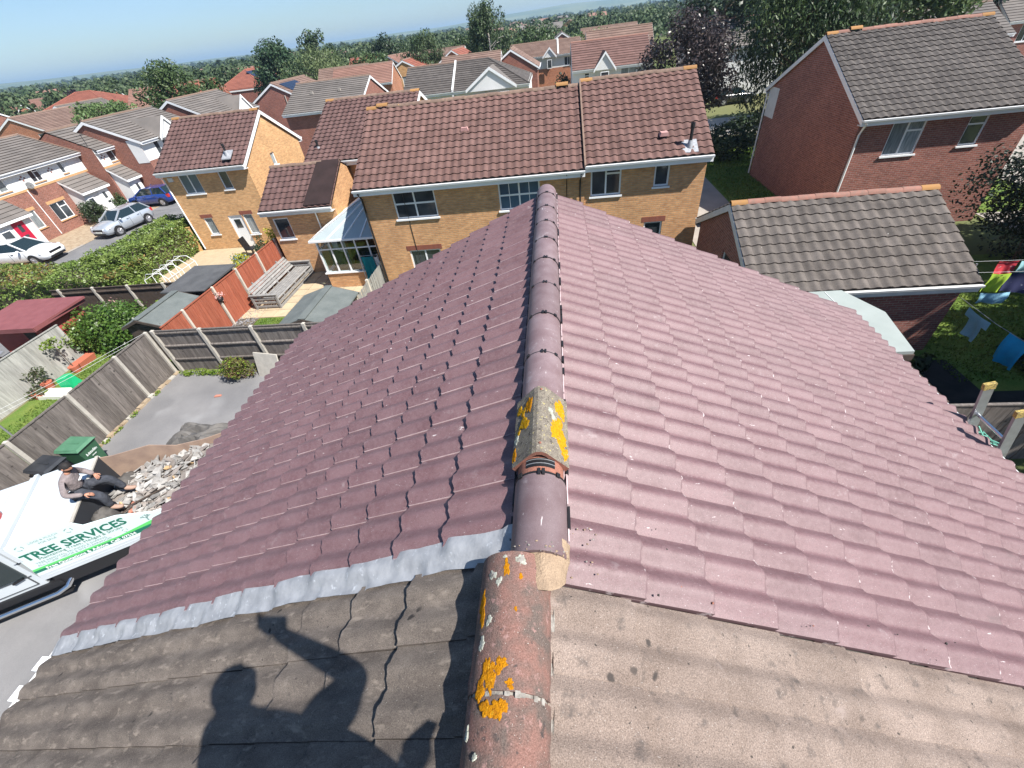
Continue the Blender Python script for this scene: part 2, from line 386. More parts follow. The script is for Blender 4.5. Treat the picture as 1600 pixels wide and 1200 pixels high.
MT['lawn'] = pmat('lawn', (0.085, 0.15, 0.03), rough=0.95, spec=0.1, c2=(0.15, 0.19, 0.045), ns=1.6, bump=0.6, bs=60, bd=0.02, grain=0.3, gs=40)
MT['grass'] = leaf_mat('grass_blades', (0.085, 0.165, 0.025), (0.17, 0.22, 0.05), 0.3, 0.35)
MT['soil'] = pmat('garden_soil', (0.10, 0.08, 0.055), rough=1.0, c2=(0.16, 0.13, 0.09), ns=2.5, bump=0.8, bs=20, bd=0.02)
MT['ground'] = pmat('open_ground', (0.095, 0.12, 0.045), rough=1.0, spec=0.1, c2=(0.16, 0.155, 0.075), ns=0.02, nlo=0.4, nhi=0.6)
MT['hill'] = pmat('hill_fields', (0.075, 0.11, 0.05), rough=1.0, spec=0.0, c2=(0.15, 0.17, 0.08), ns=0.004, nlo=0.42, nhi=0.58)
MT['shed_felt'] = pmat('shed_felt_green_grey', (0.10, 0.115, 0.112), rough=0.9, c2=(0.135, 0.15, 0.145), ns=2.5, grain=0.25, gs=90)
MT['shed_felt_dk'] = pmat('shed_felt_charcoal', (0.062, 0.064, 0.068), rough=0.9, c2=(0.088, 0.09, 0.094), ns=2.5, grain=0.2, gs=90)
MT['red_metal'] = pmat('maroon_shed_sheet', (0.18, 0.058, 0.06), rough=0.6, c2=(0.22, 0.075, 0.077), ns=3)
MT['red_shed'] = pmat('red_shed_wall', (0.36, 0.075, 0.06), rough=0.7, c2=(0.3, 0.06, 0.05), ns=3)
MT['flat_roof'] = pmat('grey_green_flat_roof', (0.27, 0.305, 0.29), rough=0.75, c2=(0.31, 0.345, 0.33), ns=1.8)
MT['poly_w'] = pmat('polycarbonate_sheet_lit_through', (0.62, 0.66, 0.55), rough=0.35, spec=0.5, c2=(0.66, 0.70, 0.56), ns=2)  # light passing through the left slope is put into this colour
MT['poly_b'] = pmat('polycarbonate_sheet_grey', (0.34, 0.39, 0.40), rough=0.4, spec=0.4, c2=(0.3, 0.35, 0.36), ns=2)  # greyer copy for the front slope, without the light passing through
MT['glass'] = glass_mat('clear_glass', (0.86, 0.9, 0.9), 0.1)
MT['car_white'] = pmat('car_paint_white', (0.66, 0.68, 0.70), rough=0.25, spec=0.5, coat=1.0)
MT['car_silver'] = pmat('car_paint_silver', (0.46, 0.50, 0.55), rough=0.32, spec=0.5, metal=0.45, coat=1.0)
MT['car_blue'] = pmat('car_paint_blue', (0.012, 0.045, 0.22), rough=0.25, spec=0.5, metal=0.2, coat=1.0)
MT['car_pale'] = pmat('car_paint_ice', (0.52, 0.60, 0.64), rough=0.3, spec=0.5, metal=0.2, coat=1.0)
MT['car_dark'] = pmat('car_paint_black', (0.015, 0.018, 0.02), rough=0.25, spec=0.5, coat=1.0)
MT['car_glass'] = pmat('car_glass', (0.012, 0.022, 0.024), rough=0.05, spec=0.9)
MT['tyre'] = pmat('tyre_rubber', (0.016, 0.016, 0.017), rough=0.85)
MT['alloy'] = pmat('wheel_alloy', (0.5, 0.5, 0.52), rough=0.35, metal=0.8)
MT['lamp_clear'] = pmat('lamp_lens', (0.6, 0.63, 0.66), rough=0.1, spec=0.8)
MT['lamp_red'] = pmat('red_lens', (0.42, 0.02, 0.02), rough=0.15, spec=0.7)
MT['chrome'] = pmat('polished_steel', (0.72, 0.74, 0.76), rough=0.18, metal=1.0)
MT['alu'] = pmat('ladder_aluminium', (0.34, 0.355, 0.375), rough=0.45, metal=0.55, c2=(0.28, 0.29, 0.305), ns=14)
MT['van_white'] = pmat('truck_white_paint', (0.49, 0.53, 0.56), rough=0.4, spec=0.4, coat=0.2, c2=(0.45, 0.49, 0.52), ns=1.2)
MT['van_line'] = pmat('panel_gap', (0.06, 0.065, 0.07), rough=0.6)
MT['sign_white'] = pmat('sign_white', (0.55, 0.66, 0.66), rough=0.4)
MT['sign_dk'] = pmat('sign_dark_green', (0.01, 0.13, 0.085), rough=0.5)
MT['sign_lt'] = pmat('sign_light_green', (0.10, 0.52, 0.13), rough=0.5)
MT['sign_gr'] = pmat('sign_grey_print', (0.16, 0.27, 0.26), rough=0.5)
MT['bed_dark'] = pmat('bed_liner', (0.03, 0.033, 0.04), rough=0.7)
MT['ply'] = pmat('dirty_plywood', (0.30, 0.215, 0.165), rough=0.85, c2=(0.22, 0.155, 0.125), ns=4, bump=0.2, bs=30)
MT['rub_a'] = pmat('broken_concrete_tile', (0.36, 0.35, 0.335), rough=0.95, c2=(0.21, 0.2, 0.19), ns=6, vary=0.3, bump=0.4, bs=60)
MT['rub_b'] = pmat('broken_tile_brown', (0.19, 0.165, 0.15), rough=0.95, c2=(0.27, 0.245, 0.225), ns=6, vary=0.25, bump=0.4, bs=60)
MT['rub_c'] = pmat('broken_red_ridge', (0.48, 0.20, 0.14), rough=0.95, c2=(0.36, 0.15, 0.11), ns=6, vary=0.25)
MT['rub_o'] = pmat('broken_tile_ochre', (0.46, 0.30, 0.15), rough=0.95, c2=(0.36, 0.27, 0.18), ns=6, vary=0.2)
MT['tarp'] = pmat('dark_crumpled_sheet', (0.085, 0.08, 0.076), rough=0.75, c2=(0.13, 0.122, 0.115), ns=3)
MT['sack'] = pmat('charcoal_bag', (0.075, 0.07, 0.066), rough=0.9, c2=(0.12, 0.11, 0.1), ns=8)
MT['bin_green'] = pmat('bin_green', (0.03, 0.095, 0.052), rough=0.5, c2=(0.042, 0.115, 0.062), ns=4)
MT['bin_lid'] = pmat('bin_lid_green', (0.058, 0.155, 0.09), rough=0.5, c2=(0.08, 0.19, 0.115), ns=4)
MT['bin_black'] = pmat('bin_black', (0.022, 0.025, 0.03), rough=0.4, c2=(0.035, 0.038, 0.045), ns=4)
MT['white_print'] = pmat('white_print', (0.75, 0.8, 0.78), rough=0.5)
MT['skin'] = pmat('skin', (0.42, 0.21, 0.14), rough=0.6)
MT['hair'] = pmat('dark_hair', (0.014, 0.012, 0.012), rough=0.7, bump=0.6, bs=120)
MT['beard'] = pmat('dark_beard', (0.03, 0.02, 0.017), rough=0.8)
MT['sweater'] = pmat('mauve_grey_sweatshirt', (0.19, 0.16, 0.16), rough=0.95, c2=(0.26, 0.22, 0.22), ns=14, bump=1.0, bs=22, bd=0.02)
MT['trouser'] = pmat('dark_navy_trousers', (0.03, 0.034, 0.045), rough=0.92, c2=(0.06, 0.065, 0.08), ns=12, bump=1.0, bs=20, bd=0.02)
MT['boot'] = pmat('tan_boots', (0.33, 0.22, 0.17), rough=0.85)
MT['shirt_lb'] = pmat('pale_blue_cloth', (0.28, 0.52, 0.66), rough=0.95, c2=(0.22, 0.45, 0.58), ns=6, bump=0.5, bs=14, bd=0.02)
MT['shirt_b'] = pmat('bright_blue_cloth', (0.02, 0.36, 0.66), rough=0.95, c2=(0.015, 0.3, 0.58), ns=6, bump=0.5, bs=14, bd=0.02)
MT['towel_r'] = pmat('red_cloth', (0.62, 0.05, 0.07), rough=0.95, c2=(0.75, 0.45, 0.45), ns=9, nlo=0.58, nhi=0.68)
MT['towel_c'] = pmat('aqua_cloth', (0.36, 0.66, 0.70), rough=0.95, c2=(0.12, 0.3, 0.38), ns=9, nlo=0.55, nhi=0.62)
MT['towel_g'] = pmat('lime_cloth', (0.42, 0.62, 0.06), rough=0.95, c2=(0.03, 0.08, 0.02), ns=9, nlo=0.6, nhi=0.66)
MT['towel_n'] = pmat('navy_cloth', (0.03, 0.035, 0.10), rough=0.95, c2=(0.3, 0.32, 0.4), ns=9, nlo=0.62, nhi=0.7)
MT['teal'] = pmat('teal_towel', (0.0, 0.19, 0.23), rough=0.95, c2=(0.0, 0.15, 0.19), ns=6)
MT['white_cloth'] = pmat('white_cloth', (0.7, 0.72, 0.72), rough=0.95)
MT['door_red'] = pmat('crimson_door', (0.42, 0.012, 0.045), rough=0.4, spec=0.5)
MT['door_white'] = pmat('white_door', (0.76, 0.77, 0.77), rough=0.45)
MT['rattan'] = pmat('grey_rattan', (0.13, 0.125, 0.125), rough=0.9, c2=(0.19, 0.185, 0.18), ns=20)
MT['pot'] = pmat('terracotta_pot', (0.42, 0.12, 0.07), rough=0.85)
MT['plastic_green'] = pmat('bright_green_plastic', (0.015, 0.38, 0.16), rough=0.4)
MT['plastic_white'] = pmat('cream_plastic', (0.66, 0.66, 0.58), rough=0.5)
MT['rope'] = pmat('green_rope', (0.12, 0.36, 0.28), rough=0.8)
MT['cap_yellow'] = pmat('worn_yellow_cap', (0.62, 0.45, 0.12), rough=0.8, c2=(0.05, 0.05, 0.05), ns=70)
MT['metal_grey'] = pmat('grey_metal', (0.32, 0.33, 0.34), rough=0.5, metal=0.5)
MT['wire'] = pmat('line_wire', (0.55, 0.56, 0.56), rough=0.5)
MT['bark'] = pmat('bark', (0.10, 0.075, 0.055), rough=0.95, c2=(0.16, 0.13, 0.1), ns=5)
MT['bark_birch'] = pmat('birch_bark', (0.42, 0.40, 0.37), rough=0.9, c2=(0.12, 0.1, 0.09), ns=4, sc=(1, 1, 4))
LF = {
    'hedge': leaf_mat('hedge_leaves', (0.11, 0.175, 0.035), (0.19, 0.245, 0.065), 0.25, 0.4, 0.4, 1.2),
    'hedge_red': leaf_mat('russet_leaves', (0.17, 0.145, 0.035), (0.24, 0.13, 0.05), 0.25, 0.35, 0.5, 2.0),
    'laurel': leaf_mat('laurel_leaves', (0.045, 0.105, 0.018), (0.10, 0.155, 0.03), 0.2, 0.4, 0.35, 1.4),
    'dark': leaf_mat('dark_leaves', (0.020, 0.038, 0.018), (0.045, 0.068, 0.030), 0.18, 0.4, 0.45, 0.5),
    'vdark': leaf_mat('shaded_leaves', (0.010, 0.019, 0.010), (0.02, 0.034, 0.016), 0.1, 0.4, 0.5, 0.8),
    'mid': leaf_mat('mid_leaves', (0.042, 0.075, 0.025), (0.085, 0.125, 0.043), 0.22, 0.4, 0.5, 0.4),
    'conifer': leaf_mat('conifer_needles', (0.025, 0.055, 0.027), (0.05, 0.092, 0.04), 0.15, 0.4, 0.6, 0.5),
    'willow': leaf_mat('willow_leaves', (0.105, 0.145, 0.058), (0.15, 0.19, 0.082), 0.25, 0.35, 0.5, 0.4),
    'birch': leaf_mat('birch_leaves', (0.045, 0.08, 0.033), (0.088, 0.125, 0.055), 0.25, 0.4, 0.5, 0.5),
    'light': leaf_mat('light_shrub_leaves', (0.09, 0.145, 0.05), (0.135, 0.19, 0.07), 0.25, 0.35, 0.5, 0.6),
    'copper': leaf_mat('copper_beech_leaves', (0.033, 0.024, 0.026), (0.085, 0.066, 0.064), 0.15, 0.5, 0.35, 0.8),
    'purple': leaf_mat('purple_leaves', (0.03, 0.014, 0.026), (0.05, 0.024, 0.036), 0.15, 0.4, 0.4, 0.8),
    'yellow': leaf_mat('golden_leaves', (0.30, 0.32, 0.02), (0.42, 0.38, 0.04), 0.25, 0.3, 0.5, 2.0),
    'weed': leaf_mat('weed_leaves', (0.12, 0.20, 0.02), (0.20, 0.27, 0.04), 0.25, 0.35, 0.5, 2.0),
    'bronze': leaf_mat('bronze_leaves', (0.09, 0.10, 0.03), (0.155, 0.095, 0.045), 0.2, 0.4, 0.5, 3.0),
    'rose': leaf_mat('rose_leaves', (0.05, 0.075, 0.03), (0.09, 0.10, 0.05), 0.2, 0.4, 0.5, 3.0),
    'flower': leaf_mat('pink_petals', (0.62, 0.30, 0.30), (0.70, 0.45, 0.42), 0.2, 0.2),
    'flower_b': leaf_mat('blue_petals', (0.16, 0.36, 0.55), (0.25, 0.45, 0.6), 0.2, 0.2),
    'wood_a': leaf_mat('woodland_leaves', (0.038, 0.066, 0.028), (0.078, 0.108, 0.044), 0.15, 0.35, 0.6, 0.03),
}

# ------------------------------------------------------------------ mesh building
class MB:
    def __init__(s):
        s.v, s.f, s.m = [], [], []
        s.sm = []

    def add(s, vs, fs, mi=0, smooth=False):
        n = len(s.v)
        s.v += [tuple(p) for p in vs]
        for q in fs:
            s.f.append(tuple(i + n for i in q))
            s.m.append(mi)
            s.sm.append(smooth)
        return s

    def box(s, x0, x1, y0, y1, z0, z1, mi=0):
        return s.add([(x0, y0, z0), (x1, y0, z0), (x1, y1, z0), (x0, y1, z0), (x0, y0, z1), (x1, y0, z1), (x1, y1, z1), (x0, y1, z1)],
                     [(0, 3, 2, 1), (4, 5, 6, 7), (0, 1, 5, 4), (1, 2, 6, 5), (2, 3, 7, 6), (3, 0, 4, 7)], mi)

    def hexa(s, p, mi=0):
        return s.add(p, [(0, 3, 2, 1), (4, 5, 6, 7), (0, 1, 5, 4), (1, 2, 6, 5), (2, 3, 7, 6), (3, 0, 4, 7)], mi)

    def beam(s, a, b, w, h, up=(0, 0, 1), mi=0):
        a, b = Vector(a), Vector(b)
        d = (b - a).normalized()
        x = d.cross(Vector(up))
        if x.length < 1e-5:
            x = d.cross(Vector((1, 0, 0)))
        x.normalize()
        y = x.cross(d)
        x, y = x * w / 2, y * h / 2
        return s.hexa([a - x - y, a + x - y, a + x + y, a - x + y, b - x - y, b + x - y, b + x + y, b - x + y], mi)

    def tube(s, pts, rad, n=8, mi=0, cap=True, smooth=True):
        pts = [Vector(p) for p in pts]
        rs = rad if isinstance(rad, (list, tuple)) else [rad] * len(pts)
        vs, fs = [], []
        ref = None
        for i, p in enumerate(pts):
            d = (pts[min(i + 1, len(pts) - 1)] - pts[max(i - 1, 0)]).normalized()
            if ref is None or abs(d.dot(ref)) > 0.95:
                ref = Vector((0, 0, 1)) if abs(d.z) < 0.9 else Vector((1, 0, 0))
            x = d.cross(ref).normalized()
            y = x.cross(d)
            for k in range(n):
                t = 2 * math.pi * k / n
                vs.append(p + (x * math.cos(t) + y * math.sin(t)) * rs[i])
        for i in range(len(pts) - 1):
            for k in range(n):
                a, b = i * n + k, i * n + (k + 1) % n
                fs.append((a, b, b + n, a + n))
        s.add(vs, fs, mi, smooth)
        if cap:
            m = len(pts) - 1
            s.add(vs[:n], [tuple(range(n))], mi)
            s.add(vs[m * n:], [tuple(reversed(range(n)))], mi)
        return s

    def prism(s, poly, axis, a, b, mi=0):
        """extrude a polygon; axis 'x': poly in (y,z); 'y': poly in (x,z); 'z': poly in (x,y)"""
        mk = {'x': lambda p, t: (t, p[0], p[1]), 'y': lambda p, t: (p[0], t, p[1]), 'z': lambda p, t: (p[0], p[1], t)}[axis]
        n = len(poly)
        vs = [mk(p, a) for p in poly] + [mk(p, b) for p in poly]
        fs = [tuple(range(n)), tuple(reversed(range(n, 2 * n)))] + [(i, i + n, (i + 1) % n + n, (i + 1) % n) for i in range(n)]
        return s.add(vs, fs, mi)

    def ell(s, c, r, n=10, m=6, mi=0, rot=None, jit=0.0, seed=0):
        rr = random.Random(seed)
        vs, fs = [], []
        for i in range(m + 1):
            ph = math.pi * i / m
            for k in range(n):
                t = 2 * math.pi * k / n
                q = 1 + (rr.random() - 0.5) * 2 * jit if 0 < i < m else 1
                p = Vector((r[0] * math.sin(ph) * math.cos(t) * q, r[1] * math.sin(ph) * math.sin(t) * q, r[2] * math.cos(ph) * q))
                if rot is not None:
                    p = rot @ p
                vs.append(p + Vector(c))
        for i in range(m):
            for k in range(n):
                a, b = i * n + k, i * n + (k + 1) % n
                fs.append((a, a + n, b + n, b))
        return s.add(vs, fs, mi, True)

    def mesh(s, name, mats):
        me = bpy.data.meshes.new(name)
        me.from_pydata(s.v, [], s.f)
        for m in (mats if isinstance(mats, (list, tuple)) else [mats]):
            me.materials.append(MT.get(m, LF.get(m)) if isinstance(m, str) else m)
        me.polygons.foreach_set('material_index', s.m)
        me.polygons.foreach_set('use_smooth', s.sm)
        me.update()
        return me

    def build(s, name, mats, parent=None, **kw):
        return put(name, s.mesh(name, mats), parent, **kw)

def put(name, me, parent=None, world=True, kind=None, mat=None, loc=None, label=None):
    """link a mesh object; with world=True its coordinates are world coordinates even under a parent"""
    o = bpy.data.objects.new(name, me)
    COL.objects.link(o)
    if parent is not None:
        o.parent = parent
        if world and parent.type == 'EMPTY':
            o.matrix_parent_inverse = Matrix.LocRotScale(parent.location, parent.rotation_euler, parent.scale).inverted()
    if kind:
        o['kind'] = kind
    if mat is not None:
        o.matrix_basis = mat
    if loc is not None:
        o.location = loc
    if label:
        o['label'] = label
    return o

def tag(o, label, cat, group=None):
    o['label'] = label
    o['category'] = cat
    if group:
        o['group'] = group
    return o

def thing(name, label, cat, loc=(0, 0, 0), rz=0.0, group=None):
    o = bpy.data.objects.new(name, None)
    o.empty_display_size = 0.2
    COL.objects.link(o)
    o.location = loc
    o.rotation_euler = (0, 0, rz)
    return tag(o, label, cat, group)

def struct(name, mb, mats):
    o = mb.build(name, mats)
    o['kind'] = 'structure'
    return o

def np_mesh(name, verts, faces, mats, smooth=False, mi=None):
    me = bpy.data.meshes.new(name)
    nv, nf = len(verts), len(faces)
    k = faces.shape[1]
    me.vertices.add(nv)
    me.vertices.foreach_set('co', np.ascontiguousarray(verts, dtype=np.float32).ravel())
    me.loops.add(nf * k)
    me.loops.foreach_set('vertex_index', np.ascontiguousarray(faces, dtype=np.int32).ravel())
    me.polygons.add(nf)
    me.polygons.foreach_set('loop_start', np.arange(0, nf * k, k, dtype=np.int32))
    if smooth:
        me.polygons.foreach_set('use_smooth', np.ones(nf, dtype=bool))
    for m in (mats if isinstance(mats, (list, tuple)) else [mats]):
        me.materials.append(MT.get(m, LF.get(m)) if isinstance(m, str) else m)
    if mi is not None:
        me.polygons.foreach_set('material_index', np.ascontiguousarray(mi, dtype=np.int32))
    me.update(calc_edges=True)
    me.validate()
    return me

# ------------------------------------------------------------------ roof tiles
CRI = CR.transposed()
def in_frame(p):
    q = CRI @ (Vector(p) - CAM)
    if q.z > -0.05:
        return None
    x, y = 800 + 656 * q.x / -q.z, 600 - 656 * q.y / -q.z
    return -q.z if -40 < x < 1640 and -40 < y < 1240 else None

def tile_mesh(name, w, L, gauge, amp, th, nseg, mats, rolls=2, gap=0.004, lift=0.005, sharp=False):
    vs, fs, mi = [], [], []
    ww = w - gap
    prof = []
    for k in range(nseg + 1):
        t = (k / nseg * rolls) % 1.0 if k < nseg else 1.0
        if sharp:      # broad rounded rolls meeting in narrow grooves
            q = 1 - abs(2 * t ** 1.12 - 1) ** 2.2
            q = 0.28 * q + 0.36 * (1 - math.cos(2 * math.pi * t ** 1.2))
            prof.append(amp * q + lift * (k / nseg))
        else:
            tt = t ** 1.18
            prof.append(amp * 0.5 * (1 - math.cos(2 * math.pi * tt)) + lift * (k / nseg))
    n = nseg + 1
    # rows: top front, top back, then the same edges again so that the crisp front and side faces keep their own normals
    tb = th * (1 - L / gauge)
    for row, (y, dz) in enumerate(((0.0, th), (L, tb), (0.0, th), (0.0, 0.0), (L, tb), (L, tb - th))):
        for k in range(n):
            vs.append((ww * k / nseg, y + (0.004 * math.sin(k * 2.1) if y == 0.0 else 0), prof[k] + dz))
    if sharp:          # a narrow worn band along the front lip
        for k in range(n):
            vs.append((ww * k / nseg, 0.006, prof[k] + th - 0.006 * th / gauge))
    for k in range(nseg):
        if sharp:
            fs.append((6 * n + k, 6 * n + k + 1, n + k + 1, n + k)); mi.append(0)
            fs.append((k, k + 1, 6 * n + k + 1, 6 * n + k)); mi.append(1)
        else:
            fs.append((k, k + 1, n + k + 1, n + k)); mi.append(0)
        fs.append((3 * n + k, 3 * n + k + 1, 2 * n + k + 1, 2 * n + k)); mi.append(1)
    for k in (0, nseg):
        q = (2 * n + k, 4 * n + k, 5 * n + k, 3 * n + k)
        fs.append(q if k == 0 else q[::-1]); mi.append(len(mats) - 1)
    me = bpy.data.meshes.new(name)
    me.from_pydata(vs, [], fs)
    for m in mats:
        me.materials.append(MT[m])
    me.polygons.foreach_set('material_index', mi)
    me.polygons.foreach_set('use_smooth', [max(f) < 2 * n or min(f) >= 6 * n or (sharp and min(f) < 2 * n and max(f) >= 6 * n) for f in fs])
    me.update()
    return me

def slope_mats(origin, u, v, ncol, w, nrow, gauge, jit=0.0, skip=None, seed=1, top=0.86):
    """tile matrices for a slope whose eave starts at origin, runs along u and climbs along v"""
    rr = random.Random(seed)
    u, v = Vector(u).normalized(), Vector(v).normalized()
    nrm = u.cross(v)
    out = []
    for r in range(nrow):
        for c in range(ncol):
            if skip and skip(r, c):
                continue
            p = Vector(origin) + u * (c * w) + v * (r * gauge)
            a = (rr.random() - 0.5) * 2 * jit
            uu = (u + v * a * 0.5).normalized()
            vv = (v - u * a * 0.5).normalized()
            p = p + nrm * (rr.random() * jit * 0.25) + v * ((rr.random() - 0.5) * jit * 0.7)
            ls = 1.0 if r < nrow - 1 else top
            out.append(Matrix(((uu.x, vv.x * ls, nrm.x, p.x), (uu.y, vv.y * ls, nrm.y, p.y), (uu.z, vv.z * ls, nrm.z, p.z), (0, 0, 0, 1))))
    return out

def mesh_arrays(me):
    co = np.empty(len(me.vertices) * 3, np.float32)
    me.vertices.foreach_get('co', co)
    fs = np.array([list(p.vertices) for p in me.polygons], np.int32)
    mi = np.array([p.material_index for p in me.polygons], np.int32)
    sm = np.array([p.use_smooth for p in me.polygons], bool)
    return co.reshape(-1, 3), fs, mi, sm

def merged(name, me, mats, parent, kind='stuff'):
    if not mats:
        return None
    co, fs, mi, sm = mesh_arrays(me)
    M_ = np.array([[list(r) for r in m] for m in mats], np.float32)
    V = np.einsum('nij,kj->nki', M_[:, :3, :3], co) + M_[:, None, :3, 3]
    F = fs[None] + (np.arange(len(mats), dtype=np.int32) * len(co))[:, None, None]
    m2 = np_mesh(name, V.reshape(-1, 3), F.reshape(-1, fs.shape[1]), list(me.materials), mi=np.tile(mi, len(mats)))
    m2.polygons.foreach_set('use_smooth', np.tile(sm, len(mats)))
    return put(name, m2, parent, kind=kind)

def emit_tiles(me, mats, parent, name='tile', most=300, rest=True):
    """the largest in the picture as objects of their own, the rest as one mesh"""
    sc = []
    for i, m in enumerate(mats):
        c = m @ Vector((0.15, 0.15, 0.02))
        d = in_frame(c)
        n = Vector((m[0][2], m[1][2], m[2][2]))
        if d is None or n.dot(CAM - c) < 0:
            continue
        sc.append((d, i))
    sc.sort()
    own = set(i for d, i in sc[:most])
    for i in sorted(own):
        put(name, me, parent, mat=mats[i])
    if rest:
        merged(name + '_field', me, [m for i, m in enumerate(mats) if i not in own], parent)

def half_round(name, r, L, th, mats, n=10, arc=180.0, flat=None):
    """ridge tile along +y, crown at z=0, open below"""
    mb = MB()
    a0 = R_(90 - arc / 2)
    ring = []
    for rad in (r, r - th):
        for k in range(n + 1):
            a = a0 + R_(arc) * k / n
            ring.append((rad * math.cos(a), rad * math.sin(a) - r))
    N = n + 1
    for dup in (0, 1):
        for y in (0, L):
            mb.v += [(x, y, z) for x, z in ring]
    fs = []
    o = 4 * N
    for k in range(n):
        fs.append(((k, k + 1, k + 1 + 2 * N, k + 2 * N), 0, True))
        fs.append(((N + k + 1, N + k, N + k + 2 * N, N + k + 1 + 2 * N), 0, True))
        fs.append(((o + k + 1, o + k, o + N + k, o + N + k + 1), 1, False))
        fs.append(((o + 2 * N + k, o + 2 * N + k + 1, o + 3 * N + k + 1, o + 3 * N + k), 1, False))
    for k in (0, n):
        fs.append(((o + k, o + k + 2 * N, o + 3 * N + k, o + N + k), 1, False))
    for f, m, s in fs:
        mb.f.append(f); mb.m.append(m); mb.sm.append(s)
    return mb.mesh(name, mats)
# ------------------------------------------------------------------ foliage
def leaf_mesh(name, pts, nrm, size, mat, rng, jitter=0.8, aspect=0.55, droop=0.0):
    n = len(pts)
    d = nrm + rng.normal(0, jitter, (n, 3))
    d /= np.linalg.norm(d, axis=1, keepdims=True) + 1e-9
    r = rng.normal(0, 1, (n, 3))
    r[:, 2] -= droop * 3
    a = np.cross(d, np.cross(r, d))
    a /= np.linalg.norm(a, axis=1, keepdims=True) + 1e-9
    b = np.cross(d, a)
    s = (size * rng.uniform(0.65, 1.35, n))[:, None]
    V = np.stack([pts - a * s * 0.5, pts + b * s * aspect * 0.5 + a * s * 0.06, pts + a * s * 0.5, pts - b * s * aspect * 0.5 + a * s * 0.06], 1)
    F = np.arange(n * 4, dtype=np.int32).reshape(n, 4)
    return np_mesh(name, V.reshape(-1, 3), F, mat)

def crown_pts(rng, n, c, rad, nclump=40, cr=0.3, hollow=0.45, flat_bottom=0.0, top=0.0):
    """points spread in clumps over an uneven ellipsoid"""
    c, rad = np.array(c, float), np.array(rad, float)
    d = rng.normal(0, 1, (nclump, 3))
    d /= np.linalg.norm(d, axis=1, keepdims=True)
    rr = rng.uniform(hollow, 1.0, nclump)[:, None] ** 0.6
    cc = d * rr * (1 - cr * 0.7)
    if flat_bottom:
        cc[:, 2] = np.where(cc[:, 2] < -flat_bottom, -flat_bottom + (cc[:, 2] + flat_bottom) * 0.3, cc[:, 2])
    if top:
        k = 1 - top * np.clip(cc[:, 2], -1, 1)
        cc[:, :2] *= k[:, None]
    crr = cr * rng.uniform(0.55, 1.35, nclump)
    w = crr ** 2
    idx = rng.choice(nclump, n, p=w / w.sum())
    e = rng.normal(0, 1, (n, 3))
    e /= np.linalg.norm(e, axis=1, keepdims=True)
    e *= (rng.uniform(0.2, 1.0, n) ** 0.45)[:, None]
    p = cc[idx] + e * crr[idx][:, None]
    nr = 0.55 * e + 0.45 * cc[idx]
    nr[:, 2] += 0.35
    return c + p * rad, nr, c + cc * rad

def tree(name, label, x, y, h, rad, mat, n=2500, leaf=0.35, z0=0.0, trunk=0.22, ch=None, nclump=45, cr=0.3, bark='bark', seed=1, group=None,
         droop=0.0, top=0.0, mat2=None, jitter=0.8, aspect=0.55, hollow=0.45, cat='tree'):
    """trunk and limbs plus a crown of leaf clumps"""
    rng = np.random.default_rng(seed)
    t = thing(name, label, cat, (x, y, z0), 0, group)
    ch = ch if ch is not None else min(h * 0.8, rad[2] * 2)
    cz = h - rad[2]
    pts, nr, cc = crown_pts(rng, n, (0, 0, cz), rad, nclump, cr, hollow, top=top)
    pts[:, 2] = np.maximum(pts[:, 2], 0.15)
    if mat2:
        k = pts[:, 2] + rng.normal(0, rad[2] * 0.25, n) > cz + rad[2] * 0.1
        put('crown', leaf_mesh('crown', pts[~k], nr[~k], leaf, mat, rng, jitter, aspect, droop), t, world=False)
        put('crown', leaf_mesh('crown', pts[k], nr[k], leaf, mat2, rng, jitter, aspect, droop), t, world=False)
    else:
        put('crown', leaf_mesh('crown', pts, nr, leaf, mat, rng, jitter, aspect, droop), t, world=False)
    mb = MB()
    mb.tube([(0, 0, -0.05), (0.05 * h * 0.1, 0, cz * 0.5), (0, 0.02 * h, cz), (0.01 * h, 0.01 * h, cz + rad[2] * 0.7)], [trunk, trunk * 0.8, trunk * 0.55, trunk * 0.12], 8)
    for i in rng.choice(len(cc), min(16, len(cc)), replace=False):
        p = cc[i]
        zb = max(cz * 0.45, min(p[2] - 0.25 * rad[2], cz + rad[2] * 0.4))
        a = Vector((0, 0.01 * h, zb))
        b = Vector(p)
        mid = (a + b) / 2 + Vector((0, 0, 0.08 * rad[2]))
        mb.tube([a, mid, b], [trunk * 0.33, trunk * 0.2, trunk * 0.05], 5, cap=False)
    mb.build('trunk', bark, t, world=False)
    return t

def shrub(name, label, x, y, rad, mat, n=900, leaf=0.12, z0=0.0, seed=1, group=None, nclump=26, cr=0.36, mat2=None, frac2=0.2, cat='shrub', jitter=0.8, hollow=0.3, stems=True):
    rng = np.random.default_rng(seed)
    t = thing(name, label, cat, (x, y, z0), 0, group)
    pts, nr, cc = crown_pts(rng, n, (0, 0, rad[2] * 0.95), rad, nclump, cr, hollow)
    pts[:, 2] = np.maximum(pts[:, 2], 0.03)
    if mat2:
        k = rng.uniform(0, 1, n) < frac2
        put('flowers' if mat2.startswith('flower') else 'foliage', leaf_mesh('foliage', pts[k], nr[k], leaf, mat2, rng, jitter), t, world=False)
        pts, nr = pts[~k], nr[~k]
    put('foliage', leaf_mesh('foliage', pts, nr, leaf, mat, rng, jitter), t, world=False)
    if stems:
        mb = MB()
        for i in range(min(7, len(cc))):
            p = Vector(cc[i])
            mb.tube([(0.04 * math.cos(i), 0.04 * math.sin(i), -0.02), p * 0.5 + Vector((0, 0, 0.1)), p], [0.025, 0.015, 0.006], 5, cap=False)
        mb.build('stems', 'bark', t, world=False)
    return t

